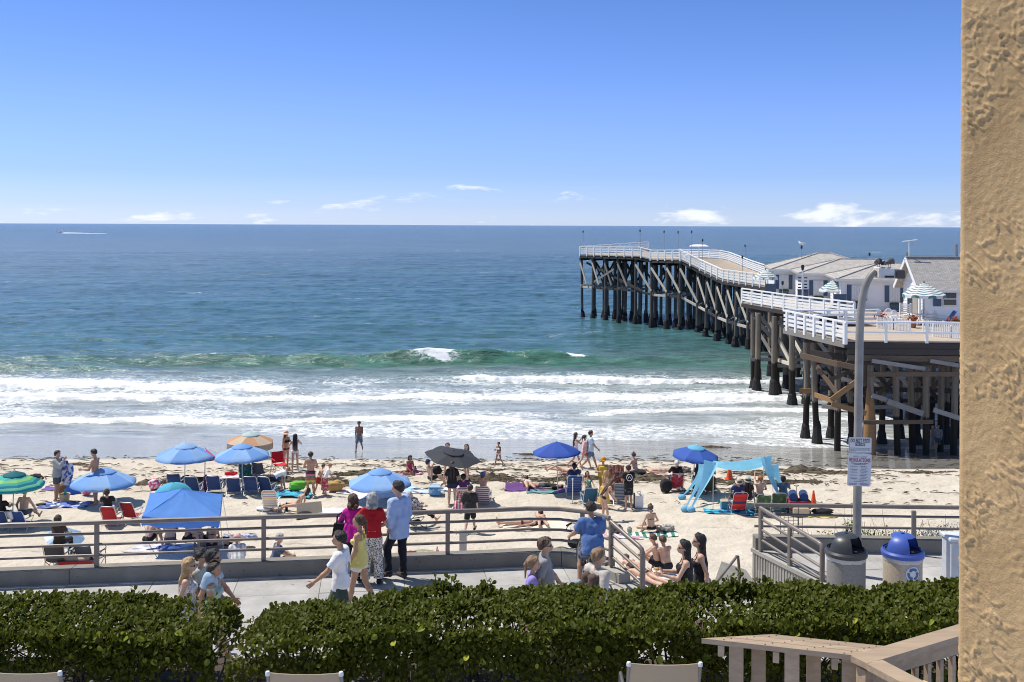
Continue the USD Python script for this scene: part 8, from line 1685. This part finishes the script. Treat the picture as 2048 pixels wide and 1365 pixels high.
part(lp, 'pole', MB().tube(smoothline(pts, 2), [.082] * 1 + list(np.linspace(.082, .064, len(smoothline(pts, 2)) - 1)), 14), GALV, smooth=60)
part(lp, 'lamp_housing', MB().box((X(1768), LY, z(546)), (X(1783) - X(1752), .30, z(535) - z(558)), rotm('y', 2), b=.02), M('housing_grey', (.56, .54, .50), rough=.5, var=.2))
part(lp, 'vent_slot', MB().box((X(1773), LY - .155, z(553)), (.17, .02, .035)), BLACKP); part(lp, 'lamp_glass', MB().box((X(1795.5), LY - .02, z(548)), (.165, .30, z(539) - z(557)), b=.02), M('lamp_brown', (.07, .055, .05), rough=.3))
part(lp, 'hinge', MB().box((X(1785), LY, z(547)), (.04, .26, .16)), GALV)
def bird(label, px, py, rz, col):
    b = at(px, py, LY); t = thing('bird', label, 'bird', b, rz, group='birds perched on the street lamp'); F = Field(.008, .02)
    F.bone((0, -.05, .10), (0, .05, .12), .052, .058).bone((0, -.07, .09), (0, -.20, .05), .030, .012).bone((0, .07, .13), (0, .10, .10), .040, .028).bone((0, .09, .11), (0, .115, .085), .030, .026)
    v, f = F.mesh(); part(t, 'body', (v, f), col, smooth=True)
    for s in (-1, 1):
        part(t, 'wing', MB().sheet(np.array([[(s * (.052 - .012 * u), .06 - .24 * v_, .15 - .06 * u - .05 * v_) for u in (0, .5, 1)] for v_ in np.linspace(0, 1, 6)]), .008), col, smooth=50); part(t, 'leg', MB().tube([(s * .022, 0, .06), (s * .022, .005, 0), (s * .022, .03, .0)], .005, 5), M('bird_leg', (.30, .08, .06)))
    part(t, 'beak', MB().tube([(0, .13, .075), (0, .155, .055)], [.009, .002], 6), BLACKP)
zt = z(534)
bird('dark bird standing on the left of the street lamp head', 1757, 535, 170, M('bird_dark', (.035, .033, .035), rough=.6, var=.8, vscale=25)); bird('speckled dark bird bending down on the right of the street lamp head', 1779, 535, -60, M('bird_speckled', (.10, .09, .09), rough=.6, var=.9, vscale=30))
def seagull(px, py, Y):
    b = at(px, py, Y); t = thing('seagull', 'white seagull on top of the pole left of the cottages', 'bird', b, 60); F = Field(.03, .06).bone((0, -.15, .22), (0, .15, .26), .10, .11).bone((0, -.2, .22), (0, -.45, .20), .06, .02).bone((0, .18, .32), (0, .24, .42), .07, .07)
    part(t, 'body', F.mesh(), M('gull_white', (.74, .74, .74), rough=.7), smooth=True); part(t, 'wings', MB().box((0, -.12, .30), (.26, .5, .06), b=.03), M('gull_grey', (.35, .36, .38))); part(t, 'leg', MB().tube([(0, 0, .14), (0, 0, 0)], .03, 5), M('gull_leg', (.5, .35, .1)))
deck_lamp(1603, 492, 545, 100, 'pole lamp carrying the seagull left of the cottages'); seagull(1603, 492, 100)
# signs strapped to the lamp post
def sign(name, label, px0, px1, y0, y1, lean_):
    w = (px1 - px0) / FPX * LY; h = (y1 - y0) / FPX * LY; c = at((px0 + px1) / 2, (y0 + y1) / 2, LY - .12)
    t = thing(name, label, 'sign', c, 0); return t, w, h
SIGNW = M('sign_white', (.66, .635, .62), rough=.4, var=.05); INKB = M('ink_black', (.02, .02, .02), rough=.5); INKR = M('ink_red', (.36, .02, .03), rough=.5); INKG = M('ink_grey', (.20, .19, .20), rough=.5); INKBL = M('ink_blue', (.14, .16, .36))
def plate(t, w, h, R):
    m = shapely.box(-w / 2, -h / 2, w / 2, h / 2).buffer(-.03).buffer(.03); part(t, 'plate', MB().prism(list(m.exterior.coords)[:-1], 0, .004, R), SIGNW)
def ink(t, name, txt, hgt, cx, cy, mat, R, maxw=None, bold=True):
    m = meshkit.text_mesh(txt, hgt, .002, bold); v = np.array(m.vertices); wd = v[:, 0].max() - v[:, 0].min(); v[:, 0] -= (v[:, 0].max() + v[:, 0].min()) / 2
    if maxw and wd > 0: v[:, 0] *= maxw / wd
    v = v + [cx, cy, .0045]; part(t, name, (v @ R.T, m.faces), mat)
def lines(t, R, rows, mat):
    r = np.random.default_rng(5); m = MB()
    for x0, x1, y, hh in rows:
        x = x0
        while x < x1 - .004:
            q = min(r.uniform(.012, .035), x1 - x); m.box(((x + x + q) / 2, y, .0055), (q, hh, .002)); x += q + .006
    v, f = m.get(); part(t, 'small_print', (v @ R.T, f), mat)
RX = rotm('x', 90)
t, w, h = sign('sign', 'white sign reading DO NOT FEED BIRDS strapped to the lamp post', 1697.5, 1743.5, 875.5, 906.5, 0); R = rotm('y', 1.0) @ RX
plate(t, w, h, R); m = MB()
for a, b_, c, d in ((0, h / 2 - .012, w - .03, .004), (0, -h / 2 + .012, w - .03, .004), (-w / 2 + .012, 0, .004, h - .03), (w / 2 - .012, 0, .004, h - .03)): m.box((a, b_, .005), (c, d, .002))
v, f = m.get(); part(t, 'border', (v @ R.T, f), INKB)
ink(t, 'lettering', 'DO NOT FEED', .064, 0, .055, INKB, R, w * .84); ink(t, 'lettering', 'BIRDS', .062, 0, -.012, INKB, R, w * .42)
lines(t, R, [(-w * .43, w * .43, -.055, .007), (-w * .43, w * .43, -.078, .005), (-w * .43, w * .43, -.095, .005), (-w * .43, -w * .2, -.112, .005)], INKB)
part(t, 'bolt', MB().lathe([(0, .012), (.01, .010), (.012, .004)], 8, (0, h * .42, 0)).add(MB().lathe([(0, .012), (.01, .010), (.012, .004)], 8, (0, -h * .42, 0))), GALV)
t, w, h = sign('sign', 'white sign headed REGULATIONS in red below the bird sign', 1695.5, 1742, 908, 972.5, 0); R = rotm('y', 2.5) @ RX
plate(t, w, h, R); ink(t, 'lettering', 'REGULATIONS', .068, 0, .155, INKR, R, w * .90)
lines(t, R, [(-w * .3, -w * .08, .262, .007), (w * .06, w * .3, .262, .007), (-w * .3, w * .3, .246, .006)], INKG)
lines(t, R, [(-w * .38, w * .38, .125, .011), (-w * .26, w * .26, .105, .009)], INKB)
for k in range(5): lines(t, R, [(-w * .40, -w * .08, .065 - k * .056, .011)] + ([(-w * .32, -w * .10, .048 - k * .056, .009)] if k in (1, 4) else []), INKG)
for k in range(10): lines(t, R, [(w * .02 if k % 3 == 0 else w * .06, w * (.36 if k % 2 else .30), .07 - k * .029, .009)], INKG if k % 3 else INKB)
lines(t, R, [(-w * .22, w * .22, -.225, .010), (-w * .42, -w * .05, -.262, .011), (-w * .40, -w * .08, -.285, .010)], INKG); lines(t, R, [(w * .05, w * .38, -.255, .008), (w * .02, w * .42, -.270, .008), (w * .08, w * .40, -.285, .008)], INKBL)
# litter bins
def bin_(label, px, ytop, lidm, bodym, slot_rz, recycle):
    Y = 18.0; b = ((px - 1024) / FPX * Y, Y, PROM_Z); t = thing('litter_bin', label, 'litter bin', b, 0); r = .335
    part(t, 'body', MB().lathe([(0, 0), (r - .03, 0), (r, .03), (r, .80), (r - .02, .80), (r - .02, .05), (0, .05)], 36), bodym, smooth=40)
    v, f = MB().lathe([(r + .006, .725), (r + .012, .75), (r + .010, .80), (r - .02, .815)], 48).get(); a = np.arctan2(v[:, 1], v[:, 0]); v[:, 2] += np.where(v[:, 2] < .74, .008 * np.sin(a * 7) + .005 * np.sin(a * 19), 0); part(t, 'liner', (v, f), M('liner_plastic', (.74, .74, .74), rough=.3, trans=.3, bump=.8, bscale=20), smooth=60)
    part(t, 'lid_rim', MB().lathe([(r - .03, .80), (r + .035, .80), (r + .04, .86), (r + .01, .895), (r - .03, .895)], 36), lidm, smooth=40)
    m = MB(); NA, NE = 64, 16; g = np.zeros((NE, NA + 1), int); V = []; ok = np.zeros((NE, NA + 1), bool)
    for i, e in enumerate(np.linspace(0, PI / 2 * .97, NE)):
        for j, a in enumerate(np.linspace(0, 2 * PI, NA + 1)):
            g[i, j] = len(V); V.append((r * math.cos(a) * math.cos(e) ** .75, r * math.sin(a) * math.cos(e) ** .75, .885 + .30 * math.sin(e)))
            d = math.cos(a - rad(slot_rz)); ok[i, j] = not (abs(d) > .62 and 0.12 < e < .98)
    F = [[g[i, j], g[i, j + 1], g[i + 1, j + 1], g[i + 1, j]] for i in range(NE - 1) for j in range(NA) if ok[i, j] and ok[i, j + 1] and ok[i + 1, j] and ok[i + 1, j + 1]]
    V = np.array(V); inn = V * [.955, .955, 1] - [0, 0, .012]; F = np.array(F); part(t, 'lid', MB().raw(np.vstack([V, inn]), np.vstack([F, F[:, ::-1] + len(V)])), lidm, smooth=40)
    part(t, 'inner_pan', MB().lathe([(0, .87), (r - .03, .875), (r - .03, .86), (0, .855)], 24), M('bin_inside', (.03, .03, .035), rough=.6))
    if recycle:
        ra = rad(-80); cz = .56; m = MB(); wm = MB()
        def wrap(p):                                      # flat emblem point -> on the bin's curved side
            a = ra + p[:, 0] / (r + .004); return np.stack([(r + .002 + p[:, 2]) * np.cos(a), (r + .002 + p[:, 2]) * np.sin(a), cz + p[:, 1]], -1)
        ring = shapely.Point(0, 0).buffer(.150, 32); v, f = MB().prism(list(ring.exterior.coords)[:-1], 0, .002).get(); mm = trimesh.Trimesh(v, f).subdivide_to_size(.04); part(t, 'emblem_disc', (wrap(np.array(mm.vertices)), mm.faces), M('emblem_white', (.60, .60, .60)))
        rg = shapely.Point(0, 0).buffer(.143, 32).difference(shapely.Point(0, 0).buffer(.134, 32)); mm = trimesh.creation.extrude_polygon(rg, .002, engine='earcut').subdivide_to_size(.04); part(t, 'emblem_ring', (wrap(np.array(mm.vertices) + [0, 0, .003]), mm.faces), INKBL)
        for k in range(3):
            q = rad(120 * k + 90); mid = []
            for a in np.linspace(-48, 26, 8): mid.append(((.085) * math.cos(q + rad(a)), .085 * math.sin(q + rad(a))))
            band = shapely.LineString(mid).buffer(.022, cap_style='flat'); e = q + rad(27); tip = q + rad(58)
            head = shapely.Polygon([(.125 * math.cos(e), .125 * math.sin(e)), (.045 * math.cos(e), .045 * math.sin(e)), (.088 * math.cos(tip), .088 * math.sin(tip))]); mm = trimesh.creation.extrude_polygon(band.union(head.buffer(.001)), .002, engine='earcut').subdivide_to_size(.03); part(t, 'emblem_arrow', (wrap(np.array(mm.vertices) + [0, 0, .004]), mm.faces), M('emblem_blue', (.06, .13, .30)))
    return t
aggr = lambda n, c: M(n, c, rough=.85, var=.3, vscale=55, bump=.5, bscale=90)
bin_('grey concrete litter bin with a black domed lid beside the stair rail', 1695, 1075, M('lid_black', (.045, .047, .05), rough=.38, var=.2), aggr('bin_grey', (.24, .225, .205)), -38, False)
bin_('beige litter bin with a blue domed lid and recycling emblem', 1808, 1074, M('lid_blue', (.05, .095, .36), rough=.4, var=.1), aggr('bin_beige', (.44, .37, .28)), -38, True)
t = thing('utility_box', 'white box at the edge of the stucco wall, right of the bins', 'box', ((1912 - 1024) / FPX * 18.6, 18.6, PROM_Z)); part(t, 'cabinet', MB().box((.1, 0, .45), (.5, .4, .9), b=.02), M('cabinet_white', (.52, .53, .55), rough=.4)); part(t, 'cabinet_lid', MB().box((.1, 0, .94), (.56, .46, .08), b=.02), M('cabinet_lid', (.55, .57, .60)))
# shower post on the sand
t = thing('shower_post', 'square grey shower post on the sand behind the railing', 'post', onsand(926, 1117)); hh = .0; b = onsand(926, 1117); hh = at(926, 1062, b[1])[2] - b[2]
part(t, 'column', MB().box((0, 0, hh / 2), (.22, .22, hh), b=.01), M('post_grey', (.32, .31, .30), rough=.7, var=.1)); part(t, 'spout', MB().tube([(-.11, 0, hh - .10), (-.17, 0, hh - .06), (-.22, 0, hh - .12)], .02, 6).tube([(.11, 0, hh - .10), (.17, 0, hh - .06), (.22, 0, hh - .12)], .02, 6), STEEL)
# framed notice and plants beyond the right curb
nb = onsand(1849, 1096); t = thing('notice_board', 'framed notice with a dark picture among the plants behind the right railing', 'sign', (nb[0], 22.0, 0)); zz = lambda y: at(1849, y, 22.0)[2]; sx_ = 22.0 / FPX
part(t, 'board', MB().box((-.25, 0, (zz(1030) + zz(1072)) / 2), (.31, .03, zz(1028) - zz(1072)), rotm('y', 3)), M('notice_pale', (.50, .50, .50))); part(t, 'picture', MB().box((-.25, -.018, zz(1043)), (.25, .006, .20), rotm('y', 3)), pattern('notice_picture', [(.08, .03, .03), (.16, .07, .05), (.04, .03, .03)], 30)); part(t, 'frame', MB().tube([(-.42, 0, zz(1073)), (-.41, 0, zz(1028)), (-.09, 0, zz(1030)), (-.08, 0, zz(1072)), (-.42, 0, zz(1073))], .012, 5), TUBE_DK); part(t, 'stake', MB().tube([(-.25, 0, zz(1072)), (-.25, 0, 4.6)], .02, 6), TUBE_DK)
t = thing('notice', 'small pale notice fixed at the corner of the right stair wall', 'sign', at(1521, 1082, 20.75)); part(t, 'board', MB().box((0, 0, 0), (.11, .02, .30), rotm('z', 20)), M('notice_pale', (.5, .5, .5))); part(t, 'print', MB().box((0, -.012, .07), (.08, .004, .08), rotm('z', 20)), M('notice_pink', (.55, .30, .28)))
def shrub(label, px, ytop, Y, w, h, col, tall=False, seed=0, leaf=.055, n=700, name='plant'):
    r = np.random.default_rng(seed + 40); zt = at(px, ytop, Y)[2]; x0 = (px - 1024) / FPX * Y; zb = zt - h; t = thing(name, label, 'plant', (x0, Y, zb))
    p = r.normal(0, 1, (n, 3)); p /= np.linalg.norm(p, axis=1, keepdims=True); p *= r.uniform(.55, 1.05, n)[:, None] * (.75 + .5 * fbm(p * 1.8 + seed, 2, seed))[:, None]; nn = p / np.linalg.norm(p, axis=1, keepdims=True); p = p * [w / 2, w / 2.4, h / 2] + [0, 0, h / 2]
    nn[:, 2] += .4; nn /= np.linalg.norm(nn, axis=1, keepdims=True); part(t, 'foliage', leaves(p, nn, leaf, r), col, kind='stuff')
    m = MB()
    for k in range(14): a = r.normal(0, 1, 2) * w * .22; m.tube([(a[0] * .4, a[1] * .4, -.3), (a[0], a[1], h * .45), (a[0] * 1.5, a[1] * 1.5, h * r.uniform(.7, 1.25))], [.012, .008, .003], 4)
    part(t, 'stems', m, TWIG_M)
GRN = M('succulent_green', (.12, .17, .03), rough=.5, trans=.2, rand=.1, var=.35, vscale=9); SILV = M('silver_leaf', (.30, .32, .29), rough=.7, var=.3, vscale=14); OLV = M('olive_leaf', (.20, .18, .06), rough=.6, var=.4, vscale=10)
shrub('green and yellow succulents behind the grey litter bin', 1655, 1068, 22.0, 1.2, .75, OLV, seed=1); shrub('tall green shrub beside the foot of the lamp post', 1704, 1042, 22.2, .5, 1.1, GRN, seed=2); shrub('low green succulents right of the lamp post', 1742, 1064, 22.0, 1.1, .75, GRN, seed=3); shrub('sparse dry shrub between the two bins behind the railing', 1795, 1056, 22.4, 1.3, .8, OLV, seed=4, n=420); shrub('silver leaved plant under the framed notice', 1862, 1054, 21.9, 1.0, .9, SILV, seed=5, n=1100, leaf=.045); shrub('silver leaved plant next to the stucco wall edge', 1902, 1048, 22.0, 1.0, .95, SILV, seed=6, n=1100, leaf=.045)
# wire trolley on the sand by the right railing
t = thing('wire_trolley', 'folding wire trolley on the sand behind the right stair rail', 'trolley', (at(1583, 1060, 24.0)[0], 24.0, at(1583, 1098, 24.0)[2])); m = MB()
for k in range(5): m.tube([(-.22 + k * .11, -.15, 0), (-.22 + k * .11, -.15, .85)], .007, 4)
for k in range(6): m.tube([(-.22, -.15, k * .16), (.22, -.15, k * .16)], .006, 4); m.tube([(-.22, .15, k * .16), (.22, .15, k * .16)], .006, 4)
part(t, 'wire_frame', m, TUBE_DK); part(t, 'handle', MB().tube([(-.22, .15, 0), (-.22, .2, 1.0), (.22, .2, 1.0), (.22, .15, 0)], .01, 6), TUBE_DK)
for i, (px, py, L, W, H, rz, lab) in enumerate([(212 + 88, 968, 1.6, .7, .3, 4, 'kelp mound left of the teal dome tent'), (385, 962, 2.4, .8, .35, 0, 'kelp mound behind the pale blue umbrella pole'), (590, 960, 4.2, .9, .22, -3, 'long kelp strand behind the surf shorts man'), (716, 949, 2.4, .7, .36, 6, 'dark kelp mound left of the middle blue umbrella'), (828, 946, 1.0, .5, .2, 0, 'small kelp clump left of the pink towel'), (966, 958, 3.3, 1.2, .42, -3, 'broad kelp mound right of the dark grey umbrella'),
    (985, 941, 2.6, .4, .14, 0, 'thin kelp line below the small walking girl'), (1080, 961, 3.2, .5, .2, 2, 'kelp line left of the royal blue umbrella'), (1185, 958, 2.8, .9, .34, 0, 'kelp mound behind the orange cap'), (1287, 957, 2.9, 1.0, .4, -4, 'kelp mound right of the man with the ring emblem'), (1520, 950, 2.0, .6, .22, 3, 'kelp clump right of the far orange cone'), (1545, 966, 4.2, .7, .24, 3, 'kelp ridge behind the sunshade'), (1606, 944, 2.0, 1.1, .55, 0, 'tallest kelp mound, left of the lamp post'), (1662, 948, 3.2, .9, .3, 0, 'kelp ridge behind the lamp post'), (1607, 964, 2.6, .5, .16, 2, 'low kelp strip under the tallest mound'), (1840, 946, 1.8, .6, .2, 0, 'small kelp clump near the stucco wall'),
    (1424, 895, 1.6, .6, .2, 0, 'kelp left on the wet sand above the aqua topped umbrella'), (1055, 910, .9, .5, .2, 0, 'lone kelp clump on the wet sand right of the small girl'), (1386, 920, 1.0, .5, .22, 0, 'dark kelp clump under the aqua topped umbrella'), (715, 972, 2.2, .5, .2, 4, 'kelp strand beside the middle blue umbrella'), (660, 965, 1.8, .5, .16, 10, 'thin kelp strand right of the red sarong'), (1440, 961, 1.6, .4, .15, 0, 'kelp wisp left of the far orange cone')]): kelp(lab, px, py, L, W, H, rz, i)
m = MB(); kr = np.random.default_rng(77)                 # the uncountable scraps
for k in range(1700):
    band = kr.choice([921, 932, 944, 955, 966, 985, 1010], p=[.24, .2, .18, .14, .12, .08, .04]); p = onsand(kr.uniform(-20, 1930), band + kr.normal(0, 3.5)); a = kr.uniform(-.5, .5); L = kr.gamma(1.6, .09) + .04
    if float(fbm(np.array([p[0] * .25, p[1] * .5, 0]), 2, 81)) < .47: continue
    d = np.array([math.cos(a), math.sin(a), 0]) * L; zc = p + [0, 0, .045]; m.tube([zc - d, zc + [0, kr.normal(0, .03), .03], zc + d], [.008, kr.uniform(.012, .032), .008], 4)
part(None, 'kelp_scraps', m, KELP_M, kind='stuff')
by_ = onz(121, 466, 0); t = thing('motor_boat', 'small white motor boat far out on the left', 'boat', by_, 90)
hull = [(-1.3, -4.2, .2), (1.3, -4.2, .2), (1.5, 1.5, .3), (0, 4.8, .6), (-1.5, 1.5, .3)]; top = [(-1.5, -4.2, 1.5), (1.5, -4.2, 1.5), (1.7, 1.5, 1.7), (0, 5.4, 2.1), (-1.7, 1.5, 1.7)]
part(t, 'hull', MB().raw(hull + top, [[0, 1, 6], [0, 6, 5], [1, 2, 7], [1, 7, 6], [2, 3, 8], [2, 8, 7], [3, 4, 9], [3, 9, 8], [4, 0, 5], [4, 5, 9], [5, 6, 7], [5, 7, 9], [7, 8, 9], [0, 2, 1], [0, 4, 2], [2, 4, 3]]), WHITEP); part(t, 'cabin', MB().box((0, -.3, 2.5), (2.2, 2.6, 1.8), b=.3), WHITEP); part(t, 'cabin_window', MB().box((0, -.3, 2.9), (2.24, 2.2, .6)), GLASS); part(t, 'mast', MB().tube([(0, -1, 3.3), (0, -1, 6.0)], .10, 5), WHITEP)
FOAMW = M('wake_foam', (.82, .84, .85), rough=.9, var=.06)
a, b_ = onz(128, 466.5, .5), onz(208, 466.5, .5); rr = np.random.default_rng(2); g = np.array([[a + (b_ - a) * u + np.array([0, (v - .5) * (14 + 10 * u) * (1 + .5 * rr.random()), .75 * (1 - u) * (1 - abs(2 * v - 1)) - .2 - .35 * rr.random() * u]) for v in np.linspace(0, 1, 7)] for u in np.linspace(0, 1, 40)]); single('wake', 'white wake streaming behind the far motor boat', 'wake', MB().sheet(g, .1), FOAMW, kind='stuff')
kw = onz(911, 716, .45); lm = trimesh.creation.icosphere(3); v = np.array(lm.vertices); v = v * (1 + .7 * (fbm(v * 2.5, 3, 4) - .5))[:, None] * [.62, .3, .22] + kw + [0, .3, .12]; single('floating_kelp', 'dark kelp clump riding in the face of the green wave', 'kelp', (v, lm.faces), KELP_M, smooth=True)
dup = {k: v for k, v in LABELS.items() if len(v) > 1}
if dup: print('SHARED LABELS', dup)
print('LONG', [k for k in LABELS if len(k.split()) > 16])
